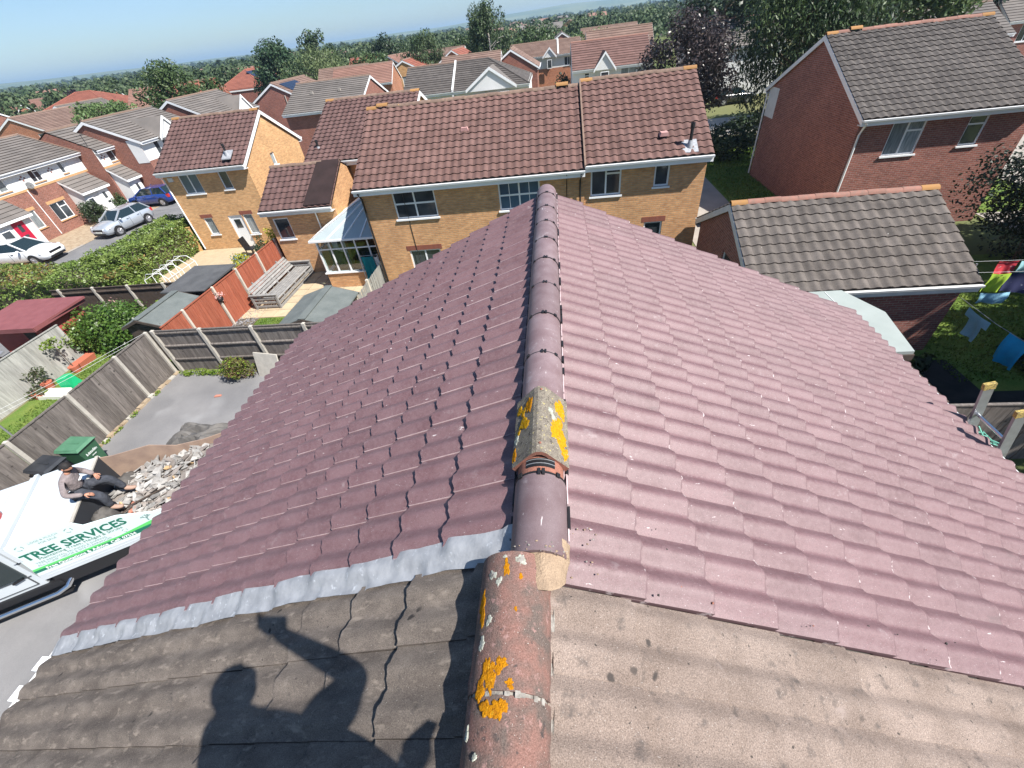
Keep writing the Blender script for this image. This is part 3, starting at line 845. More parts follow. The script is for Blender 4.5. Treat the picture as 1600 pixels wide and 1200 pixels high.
def grass_patch(name, x0, x1, y0, y1, z, n, h=0.07, seed=3, mat='grass'):
    rng = np.random.default_rng(seed)
    p = np.stack([rng.uniform(x0, x1, n), rng.uniform(y0, y1, n), np.full(n, z + h * 0.4)], 1)
    nr = rng.normal(0, 1, (n, 3))
    nr[:, 2] *= 0.3
    return put(name, leaf_mesh(name, p, nr, h * 1.6, LF[mat] if mat in LF else MT[mat], rng, 0.4, 0.35, -0.5), kind='stuff')

# ------------------------------------------------------------------ windows and houses
def _mapper(face, L, D):
    return {'f': lambda u, z, d: (u, -D / 2 + d, z), 'b': lambda u, z, d: (u, D / 2 - d, z),
            'l': lambda u, z, d: (-L / 2 + d, u, z), 'r': lambda u, z, d: (L / 2 - d, u, z)}[face]

def pbar(mb, P, u0, u1, z0, z1, d0, d1, mi=0):
    return mb.hexa([P(u0, z0, d0), P(u1, z0, d0), P(u1, z0, d1), P(u0, z0, d1), P(u0, z1, d0), P(u1, z1, d0), P(u1, z1, d1), P(u0, z1, d1)], mi)

def window(root, P, u0, u1, z0, z1, style='pp', fr=0.06, rec=0.05, sill=True, lintel=None, mat='upvc'):
    cols, _, pm = style.partition(':')
    pmat_ = {'': 'pane', 'b': 'pane_blue', 'n': 'net'}[pm]
    f = MB()
    d0, d1 = rec, rec + 0.06
    pbar(f, P, u0, u1, z0, z0 + fr, d0, d1)
    pbar(f, P, u0, u1, z1 - fr, z1, d0, d1)
    pbar(f, P, u0, u0 + fr, z0 + fr, z1 - fr, d0, d1)
    pbar(f, P, u1 - fr, u1, z0 + fr, z1 - fr, d0, d1)
    n = len(cols)
    iw = (u1 - u0 - 2 * fr - (n - 1) * fr) / n
    panes = []
    for i, c in enumerate(cols):
        a = u0 + fr + i * (iw + fr)
        b = a + iw
        if i:
            pbar(f, P, a - fr, a, z0 + fr, z1 - fr, d0, d1)
        zt = z1 - fr
        if c in 'tgh':
            zt = z0 + (z1 - z0) * (0.68 if c == 't' else 0.5)
            pbar(f, P, a, b, zt, zt + fr, d0, d1)
            panes.append((a, b, zt + fr, z1 - fr))
        panes.append((a, b, z0 + fr, zt))
        if c == 'g':
            m = (a + b) / 2
            pbar(f, P, m - 0.012, m + 0.012, z0 + fr, zt, d0 + 0.015, d1 - 0.015)
            pbar(f, P, m - 0.012, m + 0.012, zt + fr, z1 - fr, d0 + 0.015, d1 - 0.015)
    w = f.build('window', mat, root, world=False)
    for a, b, c, d in panes:
        g = MB()
        pbar(g, P, a, b, c, d, d0 + 0.025, d0 + 0.035)
        g.build('pane', pmat_, w, world=False)
    if sill:
        s = MB()
        pbar(s, P, u0 - 0.05, u1 + 0.05, z0 - 0.06, z0, -0.06, rec + 0.02)
        s.build('sill', sill if isinstance(sill, str) else 'upvc', w, world=False)
    if lintel:
        s = MB()
        pbar(s, P, u0 - 0.1, u1 + 0.1, z1, z1 + 0.2, -0.006, 0.03)
        s.build('lintel', lintel, root, world=False)
    return w

def wall_face(mb, P, u0, u1, z0, z1, ops, mi=0, reveal=0.11):
    ops = [o for o in ops if o[3] > z0 and o[2] < z1]
    us = sorted({u0, u1} | {min(max(v, u0), u1) for o in ops for v in o[:2]})
    zs = sorted({z0, z1} | {min(max(v, z0), z1) for o in ops for v in o[2:4]})
    for i in range(len(us) - 1):
        for j in range(len(zs) - 1):
            um, zm = (us[i] + us[i + 1]) / 2, (zs[j] + zs[j + 1]) / 2
            if any(o[0] < um < o[1] and o[2] < zm < o[3] for o in ops):
                continue
            mb.add([P(us[i], zs[j], 0), P(us[i + 1], zs[j], 0), P(us[i + 1], zs[j + 1], 0), P(us[i], zs[j + 1], 0)], [(0, 1, 2, 3)], mi)
    for a, b, c, d in ops:
        for q in (((a, c), (b, c)), ((b, c), (b, d)), ((b, d), (a, d)), ((a, d), (a, c))):
            (p, r), (s, t) = q
            mb.add([P(p, r, 0), P(s, t, 0), P(s, t, reveal), P(p, r, reveal)], [(0, 1, 2, 3)], mi)

TILE_CACHE = {}
def tile_for(roof):
    if roof not in TILE_CACHE:
        TILE_CACHE[roof] = tile_mesh('tile', 0.3, 0.4, 0.33, 0.042, 0.034, 9, (roof, 'edge_dirt_shade', roof), rolls=1)
    return TILE_CACHE[roof]

def course_mesh(slopes, gauge=0.33, chunk=1.5, th=0.042, seed=1):
    """stepped courses; slopes: list of (eave_left, eave_right, ridge_left, ridge_right)"""
    rr = random.Random(seed)
    mb = MB()
    for el, er, rl, rg in slopes:
        el, er, rl, rg = (Vector(p) for p in (el, er, rl, rg))
        n = max(2, int(round((rl - el).length / gauge))) if (rl - el).length > (rg - er).length - 1e-6 else max(2, int(round((rg - er).length / gauge)))
        hgt = ((rl + rg) / 2 - (el + er) / 2)
        n = max(2, int(round(hgt.length / gauge)))
        nm = (er - el).cross(hgt).normalized()
        for k in range(n):
            a0, b0 = el.lerp(rl, k / n), er.lerp(rg, k / n)
            a1, b1 = el.lerp(rl, (k + 1) / n), er.lerp(rg, (k + 1) / n)
            m = max(1, int((b0 - a0).length / chunk))
            for i in range(m):
                p, q = i / m, (i + 1) / m
                lo0, lo1, hi0, hi1 = a0.lerp(b0, p), a0.lerp(b0, q), a1.lerp(b1, p), a1.lerp(b1, q)
                u = nm * th
                mb.add([lo0 + u, lo1 + u, hi1 + nm * 0.003, hi0 + nm * 0.003], [(0, 1, 2, 3)])
                mb.add([lo0, lo1, lo1 + u, lo0 + u], [(0, 1, 2, 3)], 1)
    return mb

def house(label, cx, cy, L, D, ze, zr, rz=0.0, wall='brick_y', roof='rf_brown', tiles='course', upper=None, split=3.25, wins=(), doors=(), hip=False,
          ov=0.3, vo=0.1, ridge='rd_brown', name='house', cat='house', group=None, gutter='upvc', lintel=None, band=None, sill=True, barge='upvc', z0=0.0, end_l=True, end_r=True,
          back_tiles=False, ridge_ends=None):
    t = thing(name, label, cat, (cx, cy, z0), rz, group)
    T = Matrix.LocRotScale(t.location, t.rotation_euler, None)
    s = (zr - ze) / (D / 2)
    ops = {k: [] for k in 'fblr'}
    for w in list(wins) + list(doors):
        ops[w[0]].append(w[1:5])
    wb, ub = MB(), MB()
    for face, half in (('f', L / 2), ('b', L / 2), ('l', D / 2), ('r', D / 2)):
        P = _mapper(face, L, D)
        if upper and face == 'f':
            wall_face(wb, P, -half, half, 0, split, ops[face])
            wall_face(ub, P, -half, half, split, ze, ops[face])
        else:
            wall_face(wb, P, -half, half, 0, ze, ops[face])
    tgt = ub if upper and upper[1:2] == 'A' else wb
    hl, hr = hip in (True, 'l'), hip in (True, 'r')
    for x, hp in ((-L / 2, hl), (L / 2, hr)):
        if not hp:
            wb.add([(x, -D / 2, ze), (x, D / 2, ze), (x, 0, zr - 0.02)], [(0, 1, 2)])
    wb.build('wall', wall, t, world=False)
    if upper:
        ub.build('upper_wall', upper, t, world=False)
    # windows and doors
    for w in wins:
        window(t, _mapper(w[0], L, D), *w[1:5], w[5] if len(w) > 5 else 'pp', sill=w[6] if len(w) > 6 else sill, lintel=lintel if w[4] < 3.0 else None)
    for d in doors:
        P = _mapper(d[0], L, D)
        m = MB()
        pbar(m, P, d[1], d[2], d[3], d[4], 0.06, 0.1)
        dr = m.build('door', d[5], t, world=False)
        f = MB()
        for q in ((d[1], d[1] + 0.06, d[3], d[4]), (d[2] - 0.06, d[2], d[3], d[4]), (d[1] + 0.06, d[2] - 0.06, d[4] - 0.06, d[4])):
            pbar(f, P, *q, 0.03, 0.06)
        f.build('door_frame', 'upvc', dr, world=False)
        g = MB()
        pbar(g, P, d[1] + 0.25, d[2] - 0.25, d[3] + 1.15, d[4] - 0.25, 0.045, 0.06)
        g.build('door_light', 'pane', dr, world=False)
    # roof
    ey, ez = D / 2 + ov, ze - s * ov
    xl, xr = -L / 2 - (vo if end_l else 0), L / 2 + (vo if end_r else 0)
    rb = MB()
    ha, hb = (ey if hl else 0), (ey if hr else 0)
    if hip:
        rb.add([(xl, -ey, ez - 0.02), (xr, -ey, ez - 0.02), (xr, ey, ez - 0.02), (xl, ey, ez - 0.02), (xl + ha, 0, zr - 0.02), (xr - hb, 0, zr - 0.02)],
               [(0, 1, 5, 4), (1, 2, 5), (2, 3, 4, 5), (3, 0, 4), (3, 2, 1, 0)])
    else:
        for q in (-1, 1):
            rb.prism([(q * ey, ez), (0, zr), (0, zr - 0.09), (q * ey, ez - 0.06)], 'x', xl, xr)
    ro = rb.build('roof', 'felt', t, world=False)
    if tiles == 'geom':
        slope = math.hypot(ey, zr - ez)
        nrow = int(round(slope / 0.33))
        gauge = slope / nrow
        ncol = int(round((xr - xl) / 0.3))
        w = (xr - xl) / ncol
        me = tile_for(roof)
        v = Vector((0, ey, zr - ez)).normalized()
        ms = slope_mats((xl, -ey, ez), (1, 0, 0), v, ncol, w, nrow, gauge, jit=0.012, seed=int(abs(cx * 7 + cy)))
        sc = Matrix.Diagonal((w / 0.3, gauge / 0.33, 1, 1))
        ms = [m @ sc for m in ms]
        rank = [T @ m for m in ms]
        cand = []
        for i, m in enumerate(rank):
            c = m @ Vector((0.15, 0.15, 0.02))
            d = in_frame(c)
            if d is not None:
                cand.append((d, i))
        cand.sort()
        own = set(i for d, i in cand[:300])
        for i in sorted(own):
            put('tile', me, ro, mat=ms[i])
        rest = [m for i, m in enumerate(ms) if i not in own]
        vb = Vector((0, -ey, zr - ez)).normalized()
        rest += [m @ sc for m in slope_mats((xr, ey, ez), (-1, 0, 0), vb, ncol, w, nrow, gauge, jit=0.01)]
        merged('tile_field', me, rest, ro)
        key = ('rt', ridge)
        if key not in TILE_CACHE:
            TILE_CACHE[key] = half_round('ridge_tile', 0.125, 0.46, 0.02, (ridge, ridge), 8, 160)
            TILE_CACHE[('rt', 'rd_lichen')] = half_round('ridge_tile', 0.128, 0.46, 0.02, ('rd_lichen', 'rd_lichen'), 8, 160)
        nr = int((xr - xl) / 0.45)
        for i in range(nr):
            x = xl + (xr - xl) * i / nr
            lich = ridge_ends and ((i == 0 and 'l' in ridge_ends) or (i == nr - 1 and 'r' in ridge_ends) or i in ridge_ends)
            put('ridge_tile', TILE_CACHE[('rt', 'rd_lichen') if lich else key], ro,
                mat=Matrix.Translation((x, 0, zr + 0.085 + 0.008 * ((i * 7) % 3) + (0.07 if ridge_ends and i in ridge_ends else 0))) @ Matrix.Rotation(-math.pi / 2, 4, 'Z') @ Matrix.Diagonal((1, (xr - xl) / nr / 0.455, 1, 1)))
    else:
        if hip:
            cs = [((xl, -ey, ez), (xr, -ey, ez), (xl + ha, 0, zr), (xr - hb, 0, zr)), ((xr, ey, ez), (xl, ey, ez), (xr - hb, 0, zr), (xl + ha, 0, zr)),
                  ]
            if hr:
                cs.append(((xr, -ey, ez), (xr, ey, ez), (xr - hb, 0, zr), (xr - hb, 0, zr)))
            if hl:
                cs.append(((xl, ey, ez), (xl, -ey, ez), (xl + ha, 0, zr), (xl + ha, 0, zr)))
        else:
            cs = [((xl, -ey, ez), (xr, -ey, ez), (xl, 0, zr), (xr, 0, zr)), ((xr, ey, ez), (xl, ey, ez), (xr, 0, zr), (xl, 0, zr))]
        course_mesh(cs, 0.34, 1.4 if tiles == 'course' else 3.0, seed=int(abs(cx))).build('tile_courses', [roof, 'edge_dirt_shade'], ro, world=False, kind='stuff')
        mb = MB()
        mb.tube([(xl + ha, 0, zr - 0.02), (xr - hb, 0, zr - 0.02)], 0.12, 6)
        if hip:
            for a, b in ([((xl, -ey, ez), (xl + ha, 0, zr)), ((xl, ey, ez), (xl + ha, 0, zr))] if hl else []) + ([((xr, -ey, ez), (xr - hb, 0, zr)), ((xr, ey, ez), (xr - hb, 0, zr))] if hr else []):
                mb.tube([a, b], 0.09, 6)
        mb.build('ridge', roof if hip else ridge, ro, world=False)
    # eaves joinery
    for q in (-1, 1):
        f = MB()
        f.box(xl, xr, q * ey - 0.012, q * ey + 0.012, ez - 0.24, ez - 0.03)
        f.box(xl, xr, *sorted((q * (D / 2 + 0.003), q * (ey - 0.014))), ez - 0.235, ez - 0.215)
        f.build('fascia', barge if barge else 'upvc', t, world=False)
        g = MB()
        yc = q * (ey + 0.066)
        g.prism([(yc - 0.05, ez - 0.02), (yc + 0.05, ez - 0.02), (yc + 0.035, ez - 0.085), (yc - 0.035, ez - 0.085)], 'x', xl, xr)
        g.build('gutter', gutter, t, world=False)
    if hip:
        for q in ([-1] if hl else []) + ([1] if hr else []):
            f = MB()
            xx = xl if q < 0 else xr
            f.box(xx - 0.012, xx + 0.012, -ey, ey, ez - 0.24, ez - 0.03)
            f.build('fascia', barge, t, world=False)
    if barge:
        for x, on in ((xl, end_l and not hl), (xr, end_r and not hr)):
            if not on:
                continue
            f = MB()
            for q in (-1, 1):
                f.prism([(q * ey, ez - 0.22), (q * ey, ez - 0.02), (0, zr - 0.02), (0, zr - 0.22)], 'x', x - 0.018, x + 0.018)
            f.build('bargeboard', barge, t, world=False)
    if band:
        bz = MB()
        P = _mapper('f', L, D)
        pbar(bz, P, -L / 2, L / 2, split - 0.12, split + 0.02, -0.02, 0.02)
        bz.build('string_course', band, t, world=False)
    return t

def pipe(t, pts, mat='upvc', r=0.034, name='downpipe'):
    return MB().tube(pts, r, 8).build(name, mat, t, world=False)

def cross_gable(t, x, w, D, ze, s, rise, proj=0.35, wall='render', roof='rf_far_brown', z_bot=None, ov=0.3, win=None):
    """a small gable breaking the front eave; s: pitch of the main roof"""
    y0 = -D / 2 - ov - proj
    zt = ze + rise
    yb = -D / 2 + rise / s + 0.4
    zb = z_bot if z_bot is not None else ze - 0.3
    mb = MB()
    mb.prism([(x - w / 2, zb), (x + w / 2, zb), (x + w / 2, ze), (x, zt - 0.06), (x - w / 2, ze)], 'y', y0 + 0.1, -D / 2 - 0.01)
    g = mb.build('front_gable', wall, t, world=False)
    k = rise / (w / 2)
    for q in (-1, 1):
        r = MB()
        r.add([(x + q * (w / 2 + 0.2), y0, ze - 0.2 * k), (x, y0, zt), (x, yb, zt), (x + q * (w / 2 + 0.2), -D / 2 + 0.2, ze - 0.2 * k),
               (x + q * (w / 2 + 0.2), y0, ze - 0.2 * k - 0.1), (x, y0, zt - 0.1), (x, yb, zt - 0.1), (x + q * (w / 2 + 0.2), -D / 2 + 0.2, ze - 0.2 * k - 0.1)],
              [(0, 1, 2, 3), (4, 7, 6, 5), (0, 4, 5, 1), (1, 5, 6, 2), (3, 7, 4, 0)])
        r.build('gable_roof', roof, g, world=False)
        b = MB()
        b.prism([(x + q * (w / 2 + 0.22), ze - 0.22 * k - 0.2), (x + q * (w / 2 + 0.22), ze - 0.22 * k + 0.03), (x, zt + 0.03), (x, zt - 0.2)], 'y', y0 - 0.03, y0 + 0.02)
        b.build('gable_board', 'upvc', g, world=False)
    if win:
        P = lambda u, z, d: (u, y0 + 0.1 + d, z)
        window(t, P, *win, rec=-0.03, sill=False)

def porch(t, x0, x1, D, depth, zlow, zhigh, roof='rf_far_grey', door=None, wall='render', side_win=None, dmat='door_white'):
    y0 = -D / 2 - depth
    mb = MB()
    mb.prism([(y0, 0), (-D / 2 - 0.01, 0), (-D / 2 - 0.01, zhigh - 0.1), (y0, zlow)], 'x', x0, x1)
    p = mb.build('porch', wall, t, world=False)
    k = (zhigh - zlow) / depth
    a, b = (y0 - 0.25, zlow - 0.25 * k + 0.05), (-D / 2 + 0.0, zhigh + 0.05)
    course_mesh([((x0 - 0.15, a[0], a[1]), (x1 + 0.15, a[0], a[1]), (x0 - 0.15, b[0], b[1]), (x1 + 0.15, b[0], b[1]))], 0.33, 0.9).build('porch_roof', [roof, 'edge_dirt_shade'], p, world=False)
    f = MB()
    f.box(x0 - 0.15, x1 + 0.15, y0 - 0.27, y0 - 0.24, a[1] - 0.16, a[1])
    f.prism([(a[0], a[1] - 0.16), (a[0], a[1] - 0.01), (b[0] - 0.01, b[1] - 0.01), (b[0] - 0.01, b[1] - 0.16)], 'x', x0 - 0.16, x0 - 0.14)
    f.prism([(a[0], a[1] - 0.16), (a[0], a[1] - 0.01), (b[0] - 0.01, b[1] - 0.01), (b[0] - 0.01, b[1] - 0.16)], 'x', x1 + 0.14, x1 + 0.16)
    f.build('porch_fascia', 'upvc', p, world=False)
    if door:
        d = MB()
        d.box(door[0], door[1], y0 - 0.03, y0 - 0.004, 0.05, 2.0)
        d.build('porch_door', dmat, p, world=False)
        g = MB()
        m = (door[0] + door[1]) / 2
        g.box(m - 0.13, m + 0.13, y0 - 0.038, y0 - 0.031, 1.3, 1.75)
        g.box(m - 0.13, m + 0.13, y0 - 0.038, y0 - 0.031, 0.95, 1.1)
        g.build('door_light', 'pane', p, world=False)
    if side_win:
        P = lambda u, z, d: (u, y0 + d - 0.004, z)
        window(t, P, *side_win, rec=-0.04, sill=False)
    return p
# ================================================================== the two roofs underfoot
RX, RZ, RS = -0.115, 7.18, 0.463
cth = 1 / math.sqrt(1 + RS * RS)
sth = RS * cth
VL, VR = Vector((cth, 0, sth)), Vector((-cth, 0, sth))
XL, XRT, YV = -4.20, 4.10, 5.50
def roof_z(x, off=0.0):
    return RZ - RS * abs(x - RX) + off

mine = thing('semi_detached_house', 'house with freshly painted plum roof tiles in the middle', 'house', (0, 3.2, 0))
next_door = thing('semi_detached_house', 'house with old lichened tiles adjoining the plum roof', 'house', (0, -2.2, 0))

def body(root, y0, y1, wall):
    w = MB()
    x0, x1 = -3.85, 3.75
    ze = roof_z(x1) - 0.12
    zl = roof_z(x0) - 0.12
    for y in (y0, y1):
        w.add([(x0, y, 0), (x1, y, 0), (x1, y, ze), (RX, y, RZ - 0.14), (x0, y, zl)], [(0, 1, 2, 3, 4)])
    w.add([(x0, y0, 0), (x0, y1, 0), (x0, y1, zl), (x0, y0, zl)], [(0, 1, 2, 3)])
    w.add([(x1, y0, 0), (x1, y1, 0), (x1, y1, ze), (x1, y0, ze)], [(0, 1, 2, 3)])
    w.build('wall', wall, root)
    for x, q in ((XL, 1), (XRT, -1)):
        f = MB()
        z = roof_z(x)
        f.box(*sorted((x + q * 0.05, x + q * 0.075)), y0, y1, z - 0.24, z - 0.05)
        f.box(*sorted((x + q * 0.076, x + q * 0.345)), y0, y1, z - 0.24, z - 0.22)
        f.build('fascia', 'upvc', root)
        g = MB()
        gx = x - q * 0.02
        n = 8
        for a, b in ((0, n),):
            pts = [(gx + 0.062 * math.cos(math.pi + math.pi * k / n), z - 0.055 + 0.062 * math.sin(math.pi + math.pi * k / n)) for k in range(n + 1)]
            inn = [(gx + 0.056 * math.cos(math.pi + math.pi * k / n), z - 0.055 + 0.056 * math.sin(math.pi + math.pi * k / n)) for k in range(n + 1)]
            g.prism(pts + inn[::-1], 'y', y0, y1)
        g.build('gutter', 'upvc', root)

body(mine, 0.86, 5.38, 'brick_r')
body(next_door, -5.2, 0.82, 'brick_r')
for root, y0, y1, off in ((mine, 0.9, YV - 0.02, -0.03), (next_door, -5.3, 0.88, -0.055)):
    m = MB()
    for q, x in ((-1, XL + 0.05), (1, XRT - 0.05)):
        m.prism([(x, roof_z(x, off)), (RX, RZ + off), (RX, RZ + off - 0.07), (x, roof_z(x, off) - 0.07)], 'y', y0, y1)
    r = m.build('roof', 'felt', root)
    if root is mine:
        roof_new = r
    else:
        roof_old = r

# new tiles
gl, gr = 0.3085, 0.322
SLL, SLR = 4.50, 4.645
tl = tile_mesh('tile', 0.30, 0.41, 0.3085, 0.033, 0.031, 20, ('new_tile', 'new_tile', 'new_lip'), lift=0.008, gap=0.001, sharp=True)
tr_ = tile_mesh('tile', 0.30, 0.42, 0.322, 0.033, 0.026, 20, ('new_tile', 'new_edge', 'new_edge'), lift=0.004, gap=0.001, sharp=True)
OFF = -0.028
wl_, wr_ = (YV - 0.95) / 15, (YV - 0.74) / 16
ML = slope_mats((XL, YV, roof_z(XL, OFF)), (0, -1, 0), VL, 15, wl_, 14, gl, jit=0.006, seed=5, top=1.12)
MR = slope_mats((XRT, 0.74, roof_z(XRT, OFF)), (0, 1, 0), VR, 16, wr_, 14, gr, jit=0.006, seed=6, top=1.05)
ML = [m @ Matrix.Diagonal((wl_ / 0.3, 1, 1, 1)) for m in ML]
MR = [m @ Matrix.Diagonal((wr_ / 0.3, 1, 1, 1)) for m in MR]
allm = [(in_frame(m @ Vector((0.15, 0.15, 0))), i, me, m) for me, ms in ((tl, ML), (tr_, MR)) for i, m in enumerate(ms)]
vis = sorted([q for q in allm if q[0] is not None], key=lambda q: q[0])
own = set((id(q[2]), q[1]) for q in vis[:300])
for d, i, me, m in allm:
    if (id(me), i) in own:
        put('tile', me, roof_new, mat=m)
for me in (tl, tr_):
    merged('tile_field', me, [m for d, i, mm, m in allm if mm is me and (id(me), i) not in own], roof_new)
# old tiles
go_l, go_r = (SLL - 0.27) / 12, (SLR - 0.38) / 12
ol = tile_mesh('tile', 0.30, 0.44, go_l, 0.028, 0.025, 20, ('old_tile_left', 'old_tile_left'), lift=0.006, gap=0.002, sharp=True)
orr = tile_mesh('tile', 0.30, 0.44, go_r, 0.028, 0.025, 20, ('old_tile', 'old_tile'), lift=0.005, gap=0.002, sharp=True)
OO = -0.052
def olds(me, ms):
    near = [m for m in ms if (m @ Vector((0.15, 0, 0))).y > -0.65]
    for m in near:
        put('tile', me, roof_old, mat=m)
    merged('tile_field', me, [m for m in ms if m not in near], roof_old)
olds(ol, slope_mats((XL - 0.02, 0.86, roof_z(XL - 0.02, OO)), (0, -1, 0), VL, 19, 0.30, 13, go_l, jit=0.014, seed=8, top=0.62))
olds(orr, slope_mats((XRT, 0.73 - 18 * 0.297, roof_z(XRT, OO)), (0, 1, 0), VR, 18, 0.297, 13, go_r, jit=0.012, seed=9, top=0.8))

# ridge of the painted roof
CRN = 7.255
cuts = [5.5, 5.18, 4.72, 4.28, 3.85, 3.42, 2.97, 2.53, 2.075, 1.62]
ridge_me = half_round('ridge_tile', 0.119, 1.0, 0.018, ('new_ridge', 'new_ridge'), 16, 186)
def ridge_at(me, y0, y1, root, x=RX, z=CRN, name='ridge_tile', tilt=0.0):
    return put(name, me, root, mat=Matrix.Translation((x, y0, z)) @ Matrix.Rotation(tilt, 4, 'X') @ Matrix.Diagonal((1, y1 - y0, 1, 1)))
for i in range(len(cuts) - 1):
    ridge_at(ridge_me, cuts[i + 1] + 0.004, cuts[i] - 0.004, roof_new, RX + rnd.uniform(-0.003, 0.003), CRN + rnd.uniform(-0.003, 0.003))
ridge_at(ridge_me, 0.80, 1.165, roof_new)
cap = MB()
cap.add([(RX + 0.11 * math.cos(math.pi * k / 12), 5.496, CRN - 0.119 + 0.11 * math.sin(math.pi * k / 12)) for k in range(13)], [tuple(range(13))])
cap.build('ridge_end_cap', 'new_ridge', roof_new)
def clip(y, r=0.119, x=RX, z=CRN):
    mb = MB()
    c = Vector((x, y, z - r))
    pt = lambda a, rr, yy: (c.x + rr * math.sin(a), yy, c.z + rr * math.cos(a))
    n = 20
    for k in range(n):
        a, b = R_(-86 + 172 * k / n), R_(-86 + 172 * (k + 1) / n)
        mb.hexa([pt(a, r - 0.01, y - 0.004), pt(b, r - 0.01, y - 0.004), pt(b, r - 0.01, y + 0.004), pt(a, r - 0.01, y + 0.004),
                 pt(a, r + 0.002, y - 0.004), pt(b, r + 0.002, y - 0.004), pt(b, r + 0.002, y + 0.004), pt(a, r + 0.002, y + 0.004)])
    for ang, s, dy in ((0, 0.006, 0.016), (0.16, 0.006, 0.016), (0.08, 0.016, 0.004), (0.75, 0.010, 0.011), (-0.8, 0.011, 0.012)):
        da = s / r
        mb.hexa([pt(ang - da, r, y - dy), pt(ang + da, r, y - dy), pt(ang + da, r, y + dy), pt(ang - da, r, y + dy),
                 pt(ang - da, r + 0.009, y - dy), pt(ang + da, r + 0.009, y - dy), pt(ang + da, r + 0.009, y + dy), pt(ang - da, r + 0.009, y + dy)])
    mb.build('ridge_clip', 'clip', roof_new)
for y in cuts[1:-1] + [1.17]:
    clip(y)
# dry ridge roll edge showing beside the ridge tiles
for q in (-1, 1):
    mb = MB()
    x = RX + q * 0.124
    for k in range(80):
        y = 0.9 + k * 0.0575
        z = roof_z(x) + 0.004 + 0.02 * (0.5 + 0.5 * math.sin(y * 2 * math.pi / 0.149))
        e = rnd.random() < 0.28
        mb.box(x - 0.003, x + 0.003 + (0.006 if e else 0), y, y + 0.0575, z - 0.02, z - 0.002 + rnd.random() * 0.006, 0 if e or q < 0 else 1)
    mb.build('ridge_roll', ['clip', 'new_lip'], roof_new)
# terracotta sleeve with louvre, angular vent tile on top
slv = half_round('vent_sleeve', 0.108, 1.0, 0.02, ('terracotta', 'terracotta'), 14, 180)
ridge_at(slv, 1.175, 1.64, roof_new, z=CRN + 0.004, name='vent_sleeve')
lv = MB()
sp = lambda a, r, y: (RX + r * math.sin(a), y, CRN + 0.004 - 0.108 + r * math.cos(a))
for k in range(8):
    a0_, a1_ = R_(-34 + 74 * k / 8), R_(-34 + 74 * (k + 1) / 8)
    lv.hexa([sp(a0_, 0.1, 1.198), sp(a1_, 0.1, 1.198), sp(a1_, 0.1, 1.246), sp(a0_, 0.1, 1.246), sp(a0_, 0.1095, 1.198), sp(a1_, 0.1095, 1.198), sp(a1_, 0.1095, 1.246), sp(a0_, 0.1095, 1.246)])
    for j in range(4):
        y = 1.203 + j * 0.011
        lv.hexa([sp(a0_, 0.1095, y), sp(a1_, 0.1095, y), sp(a1_, 0.1095, y + 0.003), sp(a0_, 0.1095, y + 0.003), sp(a0_, 0.1115, y), sp(a1_, 0.1115, y), sp(a1_, 0.1115, y + 0.003), sp(a0_, 0.1115, y + 0.003)], 1 if j % 2 else 0)
lv.build('vent_louvre', ['clip', 'metal_grey'], roof_new)
vt = MB()
prof = [(-0.137, -0.125), (-0.034, -0.012), (-0.012, 0.0), (0.012, 0.0), (0.034, -0.012), (0.137, -0.125)]
inner = [(x * 0.86, z - 0.022) for x, z in prof]
poly = prof + inner[::-1]
n = len(poly)
ZV = CRN + 0.048
for y in (1.245, 1.70):
    vt.v += [(RX + x, y, ZV + z) for x, z in poly]
for k in range(n):
    vt.f.append((k, k + n, (k + 1) % n + n, (k + 1) % n)); vt.m.append(0); vt.sm.append(False)
for k in range(5):
    for base, fl in ((0, 1), (n, -1)):
        q = (base + k, base + k + 1, base + n - 2 - k, base + n - 1 - k)
        vt.f.append(q[::fl]); vt.m.append(1); vt.sm.append(False)
vent = vt.build('vent_ridge_tile', ['vent_tile', 'terracotta'], roof_new)
for y in (1.30, 1.675):
    MB().ell((RX + 0.004, y, ZV + 0.001), (0.008, 0.008, 0.005), 8, 4).build('rivet', 'terracotta', roof_new)

def lichen(fn, a0, b0, ra, rb, mat, root, seed, h=0.004, label=None):
    """an irregular crust; fn maps (along, across, height) to a point"""
    rr = random.Random(seed)
    ph = [(rr.uniform(0.14, 0.36) / (k ** 0.5), rr.uniform(0, 6.28), k) for k in (2, 3, 5, 7, 11, 17)]
    mb = MB()
    n, rings = 52, 6
    vs = [fn(a0, b0, h)]
    for j in range(1, rings + 1):
        for k in range(n):
            t = 2 * math.pi * k / n
            e = 1 + sum(a * math.sin(q * t + p) for a, p, q in ph)
            s = j / rings * e
            hh = h * (1.0 - 0.3 * rr.random()) if j < rings else -0.001
            vs.append(fn(a0 + ra * s * math.cos(t), b0 + rb * s * math.sin(t), hh))
    fs = [(0, 1 + k, 1 + (k + 1) % n) for k in range(n)]
    for j in range(rings - 1):
        for k in range(n):
            a = 1 + j * n + k
            b = 1 + j * n + (k + 1) % n
            fs.append((a, a + n, b + n, b))
    mb.add(vs, fs, 0, True)
    return mb.build('lichen', mat, root, label=label)
def facet(q):
    def fn(y, s, h):     # s: distance down the facet from its top edge
        d = Vector((q * 0.103, 0, -0.113)).normalized()
        nn = Vector((q * 0.113, 0, 0.103)).normalized()
        return Vector((RX + q * 0.034, y, ZV - 0.012)) + d * s + nn * h
    return fn
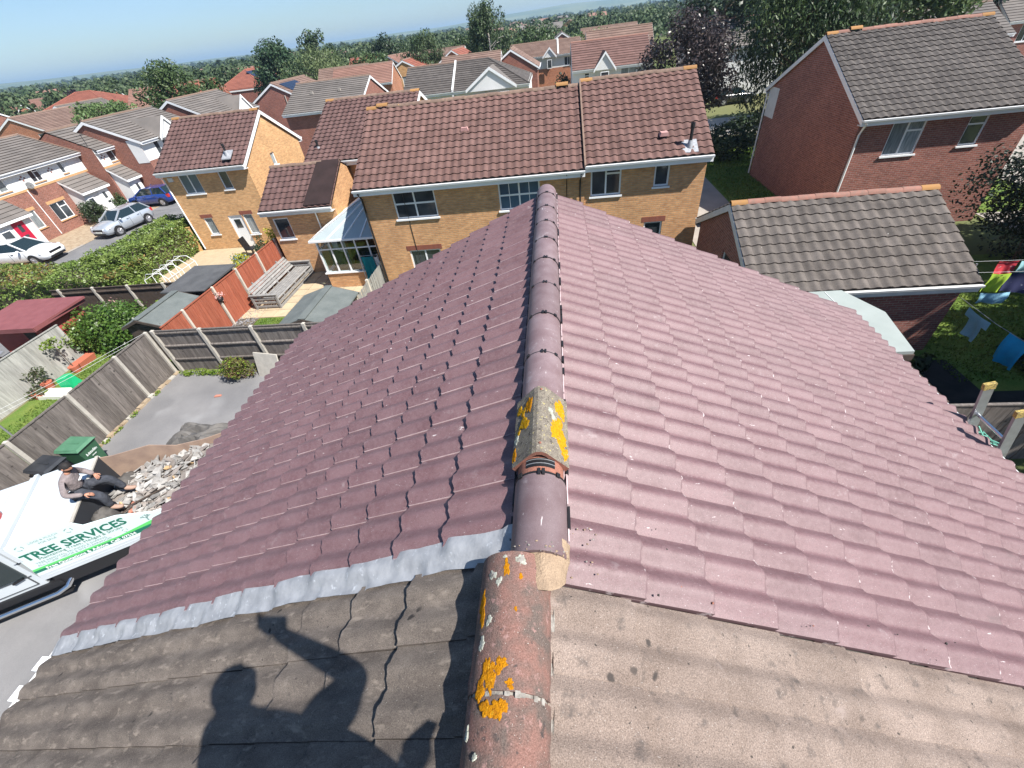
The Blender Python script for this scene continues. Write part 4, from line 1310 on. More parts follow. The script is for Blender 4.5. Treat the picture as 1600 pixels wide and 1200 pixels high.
for q, y, s, ra, rb, m in ((1, 1.60, 0.098, 0.068, 0.036, 'lichen_y'), (1, 1.43, 0.082, 0.085, 0.058, 'lichen_y'), (1, 1.315, 0.125, 0.042, 0.022, 'lichen_y'),
                           (-1, 1.60, 0.04, 0.058, 0.026, 'lichen'), (-1, 1.575, 0.085, 0.03, 0.02, 'lichen_y'), (-1, 1.49, 0.075, 0.05, 0.036, 'lichen_y'), (-1, 1.61, 0.12, 0.04, 0.018, 'lichen_y'),
                           (-1, 1.315, 0.14, 0.036, 0.018, 'lichen'), (-1, 1.41, 0.13, 0.03, 0.016, 'lichen_w'), (-1, 1.45, 0.115, 0.016, 0.012, 'lichen_y'), (1, 1.545, 0.028, 0.022, 0.015, 'lichen_w'), (1, 1.505, 0.05, 0.028, 0.016, 'lichen_w')):
    lichen(facet(q), y, s, ra, rb, m, roof_new, int(y * 1000 + s * 977))

# old ridge
OX, OC, OR = -0.205, 7.25, 0.138
ore = half_round('ridge_tile', OR, 1.0, 0.022, ('old_ridge', 'old_ridge'), 18, 190)
yo = [0.80, 0.34, -0.125, -0.59, -1.05, -1.51, -1.97, -2.43, -2.89, -3.35, -3.81, -4.27, -4.73, -5.19]
for i in range(len(yo) - 1):
    ridge_at(ore, yo[i + 1] + 0.006, yo[i] - 0.004, roof_old, OX, OC + rnd.uniform(-0.004, 0.004))
for y in yo[1:5]:
    mb = MB()
    for k in range(26):
        a, b = R_(-88 + 176 * k / 26), R_(-88 + 176 * (k + 1) / 26)
        w = 0.006 + 0.007 * rnd.random()
        r = OR - 0.012 + 0.016 * rnd.random()
        q = lambda aa, rr, yy: (OX + rr * math.sin(aa), yy, OC - OR + rr * math.cos(aa))
        mb.hexa([q(a, OR - 0.02, y - w), q(b, OR - 0.02, y - w), q(b, OR - 0.02, y + w), q(a, OR - 0.02, y + w), q(a, r, y - w), q(b, r, y - w), q(b, r, y + w), q(a, r, y + w)])
    mb.build('mortar_joint', 'grey_mortar', roof_old)
for q in (-1, 1):      # bedding mortar along both sides
    mb = MB()
    vs, fs = [], []
    N = 120
    for k in range(N + 1):
        y = 0.79 - k * 0.05
        j = rnd.uniform(-0.004, 0.004)
        xo = OX + q * (OR + 0.004 + j)
        zr_ = roof_z(xo) - 0.03 + 0.02 * (0.5 + 0.5 * math.sin(y * 2 * math.pi / 0.149))
        vs += [(OX + q * (OR - 0.03), y, OC - OR + 0.02), (xo, y, OC - OR + 0.0 + j), (xo + q * 0.006, y, zr_ - 0.02)]
    for k in range(N):
        for e in (0, 1):
            a = k * 3 + e
            fs.append((a, a + 1, a + 4, a + 3))
    mb.add(vs, fs)
    mb.build('bedding_mortar', 'old_ridge' if q < 0 else 'grey_mortar', roof_old)
oldcyl = lambda y, a, h: (OX + (OR + h) * math.sin(a), y, OC - OR + (OR + h) * math.cos(a))
for y, a, ra, rb, m in ((0.731, -10, 0.035, 0.013, 'lichen'), (0.60, -50, 0.062, 0.02, 'lichen'), (0.392, -24, 0.052, 0.026, 'lichen'), (0.415, -8, 0.024, 0.024, 'lichen'),
                        (0.352, -36, 0.035, 0.018, 'lichen'), (0.30, -22, 0.02, 0.03, 'lichen'), (0.302, -6, 0.026, 0.024, 'lichen'), (0.365, 6, 0.016, 0.014, 'lichen'),
                        (0.764, 12, 0.022, 0.02, 'lichen_w'), (0.711, -34, 0.019, 0.018, 'lichen_w'), (0.683, -21, 0.016, 0.014, 'lichen_w'), (0.552, -32, 0.017, 0.013, 'lichen_w'),
                        (0.482, -42, 0.024, 0.014, 'lichen_w'), (0.19, -34, 0.009, 0.008, 'lichen_w'), (0.775, -14, 0.008, 0.008, 'lichen_w'), (0.585, 8, 0.008, 0.007, 'lichen'), (0.70, 13, 0.012, 0.009, 'lichen'),
                        (0.245, -55, 0.02, 0.008, 'lichen_w'), (0.14, -10, 0.02, 0.02, 'lichen')):
    lichen(oldcyl, y, R_(a), ra, rb / OR, m, roof_old, int(y * 1000 + a))
# pale ring inside two of the grey lichens
for y, a, r in ((0.764, 12, 0.013), (0.711, -34, 0.009)):
    lichen(lambda yy, aa, h: oldcyl(yy, aa, h + 0.004), y, R_(a), r, r / OR, 'grey_mortar', roof_old, int(y * 999), h=0.001)
# mortar plug where the ridges meet
mb = MB()
rr = random.Random(4)
vs, fs = [], []
NA, NY = 22, 7
for j in range(NY):
    for k in range(NA):
        a = R_(-62 + 140 * k / (NA - 1))
        y = 0.875 - 0.21 * j / (NY - 1) * (0.55 + 0.45 * math.sin(R_(20 + 140 * k / (NA - 1))))
        r = 0.104 + 0.008 * rr.random() - (0.02 * (j / (NY - 1)) ** 2)
        vs.append((RX + 0.012 + r * 1.08 * math.sin(a), y, CRN - 0.128 + r * math.cos(a)))
for j in range(NY - 1):
    for k in range(NA - 1):
        i = j * NA + k
        fs.append((i, i + NA, i + NA + 1, i + 1))
mb.add(vs, fs, 0, True)
mb.build('mortar_plug', 'mortar', roof_new)
for k in range(46):
    a = rr.uniform(-1.2, 1.5)
    y = 0.815 + rr.uniform(-0.02, 0.03)
    if k > 30:
        p = (RX + rr.uniform(0.125, 0.24), rr.uniform(0.74, 0.98), 0)
        p = (p[0], p[1], roof_z(p[0]) + 0.026)
    else:
        p = (RX + 0.12 * math.sin(a), y, CRN - 0.119 + 0.119 * math.cos(a))
    s = rr.uniform(0.0015, 0.0048)
    MB().ell(p, (s * 1.4, s, s * 0.7), 6, 4, jit=0.3, seed=k).build('mortar_crumb', 'mortar' if k % 3 else 'grey_mortar', roof_new)
# droppings and chips of dirt on the painted slope
for k in range(14):
    x = rr.uniform(0.15, 1.9)
    y = 0.75 + rr.uniform(0.0, 0.12) + (rr.random() < 0.3) * rr.uniform(0, 0.3)
    s = rr.uniform(0.002, 0.006)
    MB().ell((x, y, roof_z(x) + 0.022), (s * 1.3, s, s * 0.8), 6, 4, jit=0.4, seed=k).build('debris_chip', 'felt' if k % 3 else 'terracotta', roof_new)

# lead flashing down the left joint
mb = MB()
nx, ny = 150, 7
rr = random.Random(12)
vs, fs = [], []
_b = [rr.uniform(-0.006, 0.012) for _ in range(40)]
bump = [_b[int(i / 6)] * (1 - (i % 6) / 6) + _b[int(i / 6) + 1] * ((i % 6) / 6) + rr.uniform(-0.0012, 0.0012) for i in range(nx + 1)]
_e = [rr.uniform(-0.012, 0.012) for _ in range(40)]
edge = [_e[int(i / 6)] * (1 - (i % 6) / 6) + _e[int(i / 6) + 1] * ((i % 6) / 6) + rr.uniform(-0.002, 0.002) for i in range(nx + 1)]
for i in range(nx + 1):
    x = -0.20 - (4.25 - 0.20) * i / nx
    d = (RX - x) / cth
    e = edge[i] * 0.5 + edge[max(0, i - 1)] * 0.5 + 0.016 * (x / -4.2)
    fo = ((SLL - d) / gl) % 1.0          # course position, drives the dressed steps
    fold = ((SLL - d) / go_l) % 1.0
    for j in range(ny + 1):
        t = j / ny
        y = 0.835 + e + 0.135 * t
        zo = roof_z(x, OO) + 0.022 * (1 - fold) + 0.012
        zn = roof_z(x, OFF) + 0.022 * (1 - fo) + 0.022
        k = min(1, max(0, (t - 0.25) / 0.5))
        z = zo * (1 - k) + zn * k + 0.012 * math.sin(t * 7 + x * 3) * 0.4 + bump[i] * (0.4 + 0.6 * math.sin(math.pi * t)) + 0.004
        vs.append((x, y, z + 0.012))
for i in range(nx):
    for j in range(ny):
        a = i * (ny + 1) + j
        fs.append((a, a + 1, a + ny + 2, a + ny + 1))
mb.add(vs, fs, 0, True)
mb.build('lead_flashing', 'lead', roof_new)
# gutter joint pieces at the party line
for y, x in ((0.80, XL - 0.06), (0.60, XL - 0.06)):
    MB().box(x - 0.05, x + 0.05, y - 0.05, y + 0.05, roof_z(XL) - 0.13, roof_z(XL) - 0.03).build('gutter_union', 'upvc', next_door)
# gable verge pointing
mb = MB()
for q, x1 in ((-1, XL), (1, XRT)):
    mb.prism([(RX, RZ - 0.05), (x1, roof_z(x1, -0.05)), (x1, roof_z(x1, -0.2)), (RX, RZ - 0.2)], 'y', 5.40, 5.46)
mb.build('bargeboard', 'upvc', mine)

# ------------------------------------------------------------------ people
def skin_person(name, verts, edges, radii, mat, parent=None, root=0, sub=2):
    me = bpy.data.meshes.new(name)
    me.from_pydata(verts, edges, [])
    o = bpy.data.objects.new(name, me)
    COL.objects.link(o)
    sk = o.modifiers.new('skin', 'SKIN')
    sk.use_smooth_shade = True
    ly = me.skin_vertices[0] if len(me.skin_vertices) else None
    if ly is None:
        bm = bmesh.new(); bm.from_mesh(me); bm.verts.layers.skin.verify(); bm.to_mesh(me); bm.free()
        ly = me.skin_vertices[0]
    for i, r in enumerate(radii):
        ly.data[i].radius = (r, r) if not isinstance(r, (tuple, list)) else r
        ly.data[i].use_root = (i == root)
    s = o.modifiers.new('sub', 'SUBSURF')
    s.levels = s.render_levels = sub
    dg = bpy.context.evaluated_depsgraph_get()
    m2 = bpy.data.meshes.new_from_object(o.evaluated_get(dg))
    m2.name = name
    m2.materials.clear()
    m2.materials.append(MT[mat])
    m2.polygons.foreach_set('use_smooth', [True] * len(m2.polygons))
    bpy.data.objects.remove(o)
    bpy.data.meshes.remove(me)
    return put(name, m2, parent, world=False)

def hand_mesh(name, wrist, direc, palm_n, size, mat, parent, curl=0.6, thumb=1):
    """palm and five bent fingers grown from the wrist"""
    d = Vector(direc).normalized()
    nn = (Vector(palm_n) - d * Vector(palm_n).dot(d)).normalized()
    s = d.cross(nn)
    w = Vector(wrist)
    V, E, Rr = [w, w + d * size * 0.28, w + d * size * 0.5], [(0, 1), (1, 2)], [size * 0.15, size * 0.2, size * 0.2]
    for k, (off, ln) in enumerate(((-0.17, 0.42), (-0.06, 0.5), (0.06, 0.47), (0.17, 0.36))):
        b = w + d * size * 0.5 + s * size * off
        p1 = b + (d * math.cos(curl * 0.5) + nn * math.sin(curl * 0.5)) * size * ln * 0.45
        p2 = p1 + (d * math.cos(curl * 1.4) + nn * math.sin(curl * 1.4)) * size * ln * 0.35
        p3 = p2 + (d * math.cos(curl * 2.1) + nn * math.sin(curl * 2.1)) * size * ln * 0.25
        i = len(V)
        V += [b, p1, p2, p3]
        E += [(2, i), (i, i + 1), (i + 1, i + 2), (i + 2, i + 3)]
        Rr += [size * 0.055, size * 0.05, size * 0.046, size * 0.038]
    b = w + d * size * 0.2 + s * size * 0.2 * thumb
    p1 = b + (d * 0.6 + s * 0.7 * thumb + nn * 0.3).normalized() * size * 0.24
    p2 = p1 + (d * 0.9 + nn * 0.5).normalized() * size * 0.2
    i = len(V)
    V += [b, p1, p2]
    E += [(1, i), (i, i + 1), (i + 1, i + 2)]
    Rr += [size * 0.07, size * 0.058, size * 0.045]
    return skin_person(name, V, E, Rr, mat, parent, 0, 1)

def head_mesh(name, c, r, fwd, up, mat, parent, beard=None, hair='hair'):
    f = Vector(fwd).normalized()
    u = (Vector(up) - f * Vector(up).dot(f)).normalized()
    s = f.cross(u)
    Rm = Matrix((s, f, u)).transposed()
    mb = MB()
    n, m = 18, 14
    vs, fs = [], []
    for i in range(m + 1):
        ph = math.pi * i / m
        for k in range(n):
            t = 2 * math.pi * k / n
            x, y, z = 0.78 * math.sin(ph) * math.cos(t), 0.95 * math.sin(ph) * math.sin(t), 1.12 * math.cos(ph)
            if z < 0:
                x *= 1 + 0.28 * z
                y = y * (1 + 0.12 * z) + 0.06 * -z * (1 if y > 0 else 0)
            if y > 0.6 and abs(x) < 0.25 and -0.35 < z < 0.15:
                y += 0.2 * (1 - abs(x) / 0.25)
            if y > 0.5 and 0.05 < z < 0.3 and 0.15 < abs(x) < 0.45:
                y -= 0.08
            vs.append(Vector(c) + Rm @ (Vector((x, y, z)) * r))
    for i in range(m):
        for k in range(n):
            a, b = i * n + k, i * n + (k + 1) % n
            fs.append((a, a + n, b + n, b))
    mb.add(vs, fs, 0, True)
    for q in (-1, 1):
        mb.ell(Vector(c) + Rm @ (Vector((q * 0.8, -0.05, -0.02)) * r), (r * 0.12, r * 0.2, r * 0.28), 8, 5, 0, Rm)
    h = mb.build(name, mat, parent, world=False)
    e = MB()
    for q in (-1, 1):
        e.ell(Vector(c) + Rm @ (Vector((q * 0.3, 0.83, 0.14)) * r), (r * 0.1, r * 0.05, r * 0.06), 8, 5, 0, Rm)
    e.build('eyes', 'hair', parent, world=False)
    hb = MB()
    vs2, fs2 = [], []
    hm = 9
    for i in range(hm + 1):
        for k in range(n):
            t = 2 * math.pi * k / n
            back = 0.5 - 0.5 * math.sin(t)
            ph = (0.36 + 0.27 * back) * math.pi * i / hm
            q = 1.07 + 0.05 * math.sin(k * 3.1 + i * 2.3)
            vs2.append(Vector(c) + Rm @ (Vector((0.8 * math.sin(ph) * math.cos(t), 0.97 * math.sin(ph) * math.sin(t), 1.12 * math.cos(ph))) * r * q))
    for i in range(hm):
        for k in range(n):
            a, b = i * n + k, i * n + (k + 1) % n
            fs2.append((a, a + n, b + n, b))
    hb.add(vs2, fs2, 0, True)
    hb.build('hair', hair, parent, world=False)
    if beard:
        bb = MB()
        vs3, fs3 = [], []
        for i in range(5):
            for k in range(11):
                t = R_(-5 + 190 * k / 10)
                z = -0.28 - 0.22 * i
                w = math.sqrt(max(0.02, 1 - (z / 1.16) ** 2)) * (1 + 0.15 * z)
                vs3.append(Vector(c) + Rm @ (Vector((0.84 * w * math.cos(t), 1.06 * w * math.sin(t) + 0.06, z)) * r))
        for i in range(4):
            for k in range(10):
                a = i * 11 + k
                fs3.append((a, a + 11, a + 12, a + 1))
        bb.add(vs3, fs3, 0, True)
        bb.build('beard', beard, parent, world=False)
    return h

# the photographer, standing astride the ridge just behind the lens
C8 = Vector((0, 0, 8.8))
ph = thing('person', 'person in dark clothes standing on the old ridge, arm raised with a phone', 'person', (-0.1, -0.36, 7.1))
def rel(p):
    return Vector(p) + C8 - Vector((-0.1, -0.36, 7.1))
V = [(-.08, -.38, -.98), (-.10, -.36, -.78), (-.13, -.32, -.58), (-.15, -.28, -.47), (-.18, -.24, -.39),
     (-.34, -.31, -.54), (-.47, -.33, -.78), (-.41, -.24, -1.0),
     (.07, -.27, -.50), (.345, -.10, -.27), (.17, -.06, -.10), (.075, -.035, -.02),
     (-.20, -.38, -1.05), (-.29, -.30, -1.38), (-.30, -.38, -1.67), (-.31, -.30, -1.70),
     (.04, -.38, -1.05), (.16, -.32, -1.40), (.17, -.42, -1.72), (.18, -.34, -1.75)]
Rr = [.18, .19, .19, .075, .06, .09, .062, .04, .085, .062, .045, .035, .11, .078, .055, .045, .11, .078, .055, .045]
E_ = [(0, 1), (1, 2), (2, 3), (3, 4), (2, 5), (5, 6), (6, 7), (2, 8), (8, 9), (9, 10), (10, 11), (0, 12), (12, 13), (13, 14), (14, 15), (0, 16), (16, 17), (17, 18), (18, 19)]
V += [(.18, -.30, -.62), (.22, -.32, -.92), (-.36, -.33, -.80), (-.36, -.34, -1.0)]
Rr += [.14, .14, .14, .13]
E_ += [(2, 20), (20, 21), (1, 22), (22, 23)]
skin_person('body', [rel(p) for p in V], E_, Rr, 'trouser', ph, 0, 2)
tpk = MB(); tpk.beam(rel((.20, -.16, -.78)), rel((.385, -.138, -.59)), 0.03, 0.085, up=(0, 1, 0)); tpk.beam(rel((.10, -.22, -.9)), rel((.22, -.16, -.77)), 0.05, 0.05)
tpk.build('shadow_piece', 'trouser', ph, world=False)  # unseen piece added to cast the small separate shadow
head_mesh('head', rel((-.19, -.215, -.305)), 0.108, (0.4, 1, 0.05), (0, 0, 1), 'skin', ph)
hand_mesh('hand', rel((.085, -.045, -.03)), (-0.75, 0.25, 0.45), (0.2, 0.9, -0.3), 0.16, 'skin', ph, 0.5)
hand_mesh('hand', rel((-.41, -.24, -1.02)), (0.05, 0.2, -1), (0.8, 0.2, 0), 0.18, 'skin', ph, 0.5)
pm = MB()
pm.box(-0.022, 0.135, -0.037, 0.037, 0.006, 0.015)
po = pm.build('smartphone', 'clip', None)
po.matrix_basis = cam.matrix_world.copy()
tag(po, 'smartphone held up in the hand of the person on the ridge', 'phone')
# ================================================================== the setting
def sheet(name, x0, x1, y0, y1, z, mat, n=1):
    mb = MB()
    mb.add([(x0, y0, z), (x1, y0, z), (x1, y1, z), (x0, y1, z)], [(0, 1, 2, 3)])
    return struct(name, mb, mat)
mb = MB()
mb.add([(-9000, -3000, 0), (9000, -3000, 0), (9000, 9000, 0), (-9000, 9000, 0)], [(0, 1, 2, 3)])
struct('ground', mb, 'ground')
sheet('driveway', -14.5, -3.4, -7.0, 11.45, 0.012, 'tarmac')
sheet('road', -33.0, -22.6, 8.0, 60.0, 0.008, 'road')
sheet('front_forecourt', -37.4, -33.0, 10.0, 37.2, 0.016, 'stone_chip')
sheet('pavement', -33.2, -32.9, 10.0, 26.5, 0.024, 'pavement')
sheet('road', -33.2, -22.6, 33.2, 60.0, 0.020, 'road')
sheet('lawn', -19.6, -14.85, -6.0, 13.2, 0.012, 'lawn')
sheet('garden_soil', -22.4, -14.5, 13.2, 19.3, 0.012, 'soil')
sheet('garden_path', -22.0, -14.4, 19.3, 23.7, 0.016, 'patio')
sheet('lawn', -13.2, -8.0, 11.7, 15.1, 0.014, 'lawn')
sheet('slate_bed', -14.25, -13.2, 11.7, 16.0, 0.018, 'soil')
sheet('patio_base', -14.25, -7.7, 15.1, 20.4, 0.010, 'soil')
sheet('lawn', 3.9, 22.0, 7.0, 17.0, 0.012, 'lawn')
sheet('side_yard', 3.7, 9.0, -6.0, 7.0, 0.010, 'soil')
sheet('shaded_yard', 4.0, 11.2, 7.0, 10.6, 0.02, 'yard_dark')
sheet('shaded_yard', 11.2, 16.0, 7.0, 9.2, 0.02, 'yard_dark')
sheet('lawn', 9.5, 16.0, 24.5, 36.0, 0.012, 'lawn')
sheet('pavement', 6.4, 9.5, 17.5, 40.0, 0.018, 'pavement')
sheet('road', 4.0, 60.0, 40.0, 47.0, 0.02, 'pavement')
sheet('pavement', 19.0, 40.0, 14.0, 40.0, 0.022, 'pavement')
sheet('lawn', 18.5, 23.0, 21.0, 28.0, 0.03, 'lawn')
rr = random.Random(3)
# patio slabs, each laid by itself
pv = thing('patio', 'sand coloured stone patio in front of the grey bench', 'patio', (-11.0, 17.5, 0.012))
slab = MB()
slab.prism([(-0.29, -0.29), (0.29, -0.29), (0.29, 0.29), (-0.29, 0.29)], 'z', 0, 0.03)
slab_me = slab.mesh('paving_slab', 'patio')
for i in range(10):
    for j in range(8):
        put('paving_slab', slab_me, pv, world=False, mat=Matrix.Translation((-3.1 + i * 0.605, -2.1 + j * 0.605, rr.uniform(0, 0.006))) @ Matrix.Rotation(rr.uniform(-0.015, 0.015), 4, 'Z'))
# slate chips
rng = np.random.default_rng(5)
n = 1500
p = np.stack([rng.uniform(-14.2, -13.25, n), rng.uniform(11.75, 16, n), rng.uniform(0.02, 0.05, n)], 1)
nr = rng.normal(0, 0.4, (n, 3)); nr[:, 2] = 1
put('slate_chippings', leaf_mesh('slate_chippings', p, nr, 0.075, MT['slate'], rng, 0.25, 0.7), kind='stuff')
grass_patch('grass', -13.2, -9.2, 11.8, 15.0, 0.014, 7000, 0.05, 4)
grass_patch('grass', -19.0, -14.9, 4.0, 13.0, 0.014, 9000, 0.06, 5)
grass_patch('grass', 10.9, 16.0, 9.6, 14.5, 0.014, 6500, 0.06, 6)
grass_patch('grass', 9.6, 15.8, 24.6, 35.5, 0.014, 6000, 0.09, 7)

# ------------------------------------------------------------------ houses of the estate, nearest first
A_ = house('long buff brick house with plum tiled roof behind the painted roof', -3.315, 20.5, 8.77, 7.2, 4.66, 6.6, wall='brick_y', roof='rf_brown', tiles='geom', ridge_ends=('l', 1, 17), ridge='rd_brown',
           wins=[('f', -6.42 + 3.315, -4.7 + 3.315, 3.18, 4.25, 'hh'), ('f', -2.2 + 3.315, -0.6 + 3.315, 3.2, 4.22, 'gg:b'), ('f', -6.3 + 3.315, -4.95 + 3.315, 0.75, 1.85, 'pp')],
           lintel='soldier', end_r=False, name='terraced_house', barge=None)
pipe(A_, [(-4.28, -3.98, 4.35), (-4.3, -3.7, 4.1), (-4.3, -3.66, 0.1)], 'black_pipe', 0.04)
pipe(A_, [(4.25, -3.98, 4.35), (4.22, -3.7, 4.1), (4.22, -3.66, 0.1)], 'black_pipe', 0.035)
pipe(A_, [(3.72, -3.98, 4.4), (3.72, -3.62, 4.1), (3.72, -3.615, 0.1)], 'black_pipe', 0.012, 'cable')
pipe(A_, [(-2.65, -3.615, 4.2), (-2.62, -3.615, 0.3)], 'black_pipe', 0.012, 'cable')
B_ = house('buff brick end house with plum tiles and a flue', 3.235, 20.6, 4.33, 7.3, 4.78, 6.72, wall='brick_y', roof='rf_brown', tiles='geom', ridge_ends=('r', 'l'), ridge='rd_brown',
           wins=[('f', 1.3 - 3.235, 2.42 - 3.235, 3.43, 4.5, 'pt'), ('f', 3.6 - 3.235, 4.14 - 3.235, 3.6, 4.42, 'p'), ('f', 3.4 - 3.235, 4.1 - 3.235, 1.4, 2.3, 'p')],
           lintel='soldier', end_l=False, name='terraced_house', barge=None)
def roof_fitting(t, x, y, zbase, h, name, mat, r=0.055, plate=True, s=0.54):
    mb = MB()
    mb.tube([(x, y, zbase - 0.1), (x, y, zbase + h)], r, 10)
    mb.tube([(x, y, zbase + h * 0.8), (x, y, zbase + h)], r * 1.35, 10)
    o = mb.build(name, mat, t, world=False)
    if plate:
        p = MB()
        w = 0.26
        p.hexa([(x - w, y - w, zbase - w * s), (x + w, y - w, zbase - w * s), (x + w, y + w, zbase + w * s), (x - w, y + w, zbase + w * s),
                (x - w, y - w, zbase - w * s + 0.045), (x + w, y - w, zbase - w * s + 0.045), (x + w, y + w, zbase + w * s + 0.045), (x - w, y + w, zbase + w * s + 0.045)])
        p.tube([(x, y, zbase - 0.05), (x, y, zbase + 0.22)], [0.14, 0.07], 8)
        p.build('flue_flashing', 'lead', o, world=False)
roof_fitting(B_, 4.72 - 3.235, 17.0 - 20.6, 4.78 + 0.04 + 0.0, 0.75, 'flue_pipe', 'black_pipe')
for t, x, y, z in ((B_, 3.9 - 3.235, 17.3 - 20.6 + 0.2, 5.15), (A_, -3.5 + 3.315, 21.5 - 24.0 + 0.9, 5.72)):
    m = MB()
    m.prism([(-0.16, 0), (0.16, 0), (0.12, 0.12), (-0.12, 0.12)], 'y', y - 0.12, y + 0.2)
    m.v = [(a + x, b, c + z) for a, b, c in m.v]
    m.build('roof_vent', 'vent_pink', t, world=False)
for x in (-1.35, 0.62):
    pass
mb = MB()
for q in (-1, 1):
    mb.prism([(q * 3.95, 4.5 + 0.04), (q * 3.95, 4.5 + 0.16), (0, 6.78), (0, 6.62)], 'x', 4.36, 4.42)
mb.build('verge_mortar', 'rd_brown', A_, world=False)

C_ = house('detached buff brick house with plum roof beside the long hedge', -19.125, 26.85, 5.15, 6.24, 4.675, 6.5, wall='brick_y2', roof='rf_plum', tiles='geom', ridge_ends=('l', 'r'), ridge='rd_brown',
           wins=[('f', -20.82 + 19.125, -19.66 + 19.125, 3.22, 4.3, 'pp:b'), ('f', -18.4 + 19.125, -17.84 + 19.125, 3.3, 4.26, 'p'),
                 ('f', -20.72 + 19.125, -20.15 + 19.125, 0.9, 1.88, 'p:n'), ('f', -18.2 + 19.125, -17.6 + 19.125, 0.75, 1.9, 'p:n'), ('r', -0.55, -0.1, 3.75, 4.4, 'p:n')],
           doors=[('f', -19.13 + 19.125, -18.25 + 19.125, 0.02, 1.9, 'door_white')], lintel='soldier', name='detached_house')
pipe(C_, [(-2.6, -3.45, 4.35), (-2.52, -3.2, 4.1), (-2.5, -3.17, 0.1)], 'upvc', 0.04)
roof_fitting(C_, -16.9 + 19.125 - 0.45, 23.9 - 26.85 - 0.1, 4.93, 0.55, 'flue_pipe', 'black_pipe', s=0.58)
b_ = MB(); b_.box(-2.3, -2.0, -3.2, -3.12, 3.95, 4.15); b_.build('alarm_box', 'upvc_grey', C_, world=False)
E_ho = house('buff brick house with plum roof set back behind its neighbours', -9.75, 26.9, 5.1, 9.1, 4.62, 6.5, wall='brick_y', roof='rf_plum', tiles='geom', ridge_ends=('l', 'r'), ridge='rd_brown',
           wins=[('f', -10.85 + 9.75, -10.3 + 9.75, 3.42, 4.35, 'p'), ('f', -11.9 + 9.75, -10.9 + 9.75, 0.8, 1.9, 'pp')], name='detached_house')
roof_fitting(E_ho, -11.85 + 9.75, 23.1 - 26.9, 4.8, 0.5, 'flue_pipe', 'black_pipe', s=0.41)
D_ = house('small plum roofed garage linking two buff brick houses', -11.95, 21.5, 3.5, 4.2, 3.45, 4.6, wall='brick_y', roof='rf_plum', tiles='geom', wins=[('f', -1.55, -0.75, 1.85, 2.85, 'p')],
           doors=[('f', 0.9, 1.6, 0.05, 2.05, 'door_white')], name='garage', cat='garage', barge='upvc_grey', end_r=False)
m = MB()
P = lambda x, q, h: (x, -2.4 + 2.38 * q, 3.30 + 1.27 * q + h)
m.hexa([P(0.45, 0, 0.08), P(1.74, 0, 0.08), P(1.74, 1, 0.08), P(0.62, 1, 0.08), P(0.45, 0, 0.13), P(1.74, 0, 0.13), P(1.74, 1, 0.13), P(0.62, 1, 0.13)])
m.build('roof_shadow_sheet', 'dark_sheet', D_, world=False)  # near-black sheet standing in for a shadow across the tiles
pipe(D_, [(0.75, -2.4, 3.2), (0.75, -2.15, 3.0), (0.75, -2.14, 1.2)], 'upvc', 0.035)
F_ = house('tall red brick house with grey tiles in the top right', 15.25, 24.9, 6.3, 9.2, 4.65, 6.95, wall='brick_r', roof='rf_grey', tiles='geom', ridge_ends=('l', 2, 'r'), ridge='rd_red',
           wins=[('f', 13.38 - 15.25, 14.62 - 15.25, 3.02, 4.25, 'pt:n'), ('f', 16.14 - 15.25, 16.82 - 15.25, 3.16, 4.22, 't')], name='detached_house')
pipe(F_, [(-3.1, -4.96, 4.38), (-3.05, -4.72, 4.1), (-3.06, -4.65, 3.9), (-3.06, -4.65, 0.1)], 'upvc', 0.04)
pipe(F_, [(-3.2, 4.95, 4.38), (-3.2, 4.7, 4.1), (-3.2, 4.66, 0.1)], 'upvc', 0.04)
mb = MB(); mb.box(-3.155, -3.14, 3.4, 4.59, 3.2, 4.6); mb.build('gable_cladding', 'upvc_grey', F_, world=False)
G_ = house('low brick garage with weathered taupe tiles right of the painted roof', 8.15, 13.75, 5.5, 5.3, 2.55, 3.9, wall='brick_r', roof='rf_garage', tiles='geom', ridge_ends=('l', 'r'), ridge='rd_red', ov=0.3,
           wins=[('l', -0.75, 0.0, 1.7, 2.42, 'p')], name='garage', cat='garage', barge='upvc_grey', gutter='upvc_grey')
lamp = MB(); lamp.ell((0.0, -2.75, 2.3), (0.09, 0.06, 0.05), 8, 5); lamp.build('wall_lamp', 'upvc_grey', G_, world=False)
# leaning flat roof of the lean-to at the garage
le = thing('lean_to', 'pale grey green flat roofed lean-to against the brick garage', 'lean-to', (6.7, 9.5, 0))
mb = MB()
mb.prism([(5.4, 8.0), (7.72, 8.0), (8.0, 9.6), (7.55, 10.75), (5.4, 10.75)], 'z', 2.36, 2.44)
mb.build('flat_roof', 'flat_roof', le)
mb = MB()
mb.prism([(5.38, 7.97), (7.74, 7.97), (8.03, 9.6), (7.57, 10.78), (5.38, 10.78)], 'z', 2.2, 2.356)
mb.build('fascia', 'wood_dark', le)
mb = MB()
for x in (5.6, 7.5):
    mb.box(x - 0.05, x + 0.05, 8.1, 8.2, 0, 2.2)
mb.box(5.5, 7.6, 10.3, 10.4, 0, 2.2)
mb.build('post', 'wood_dark', le)
mb = MB()
for x in (6.3, 7.1):
    mb.box(x, x + 0.015, 8.0, 10.7, 2.441, 2.449)
mb.build('roof_seam', 'upvc_grey', le)

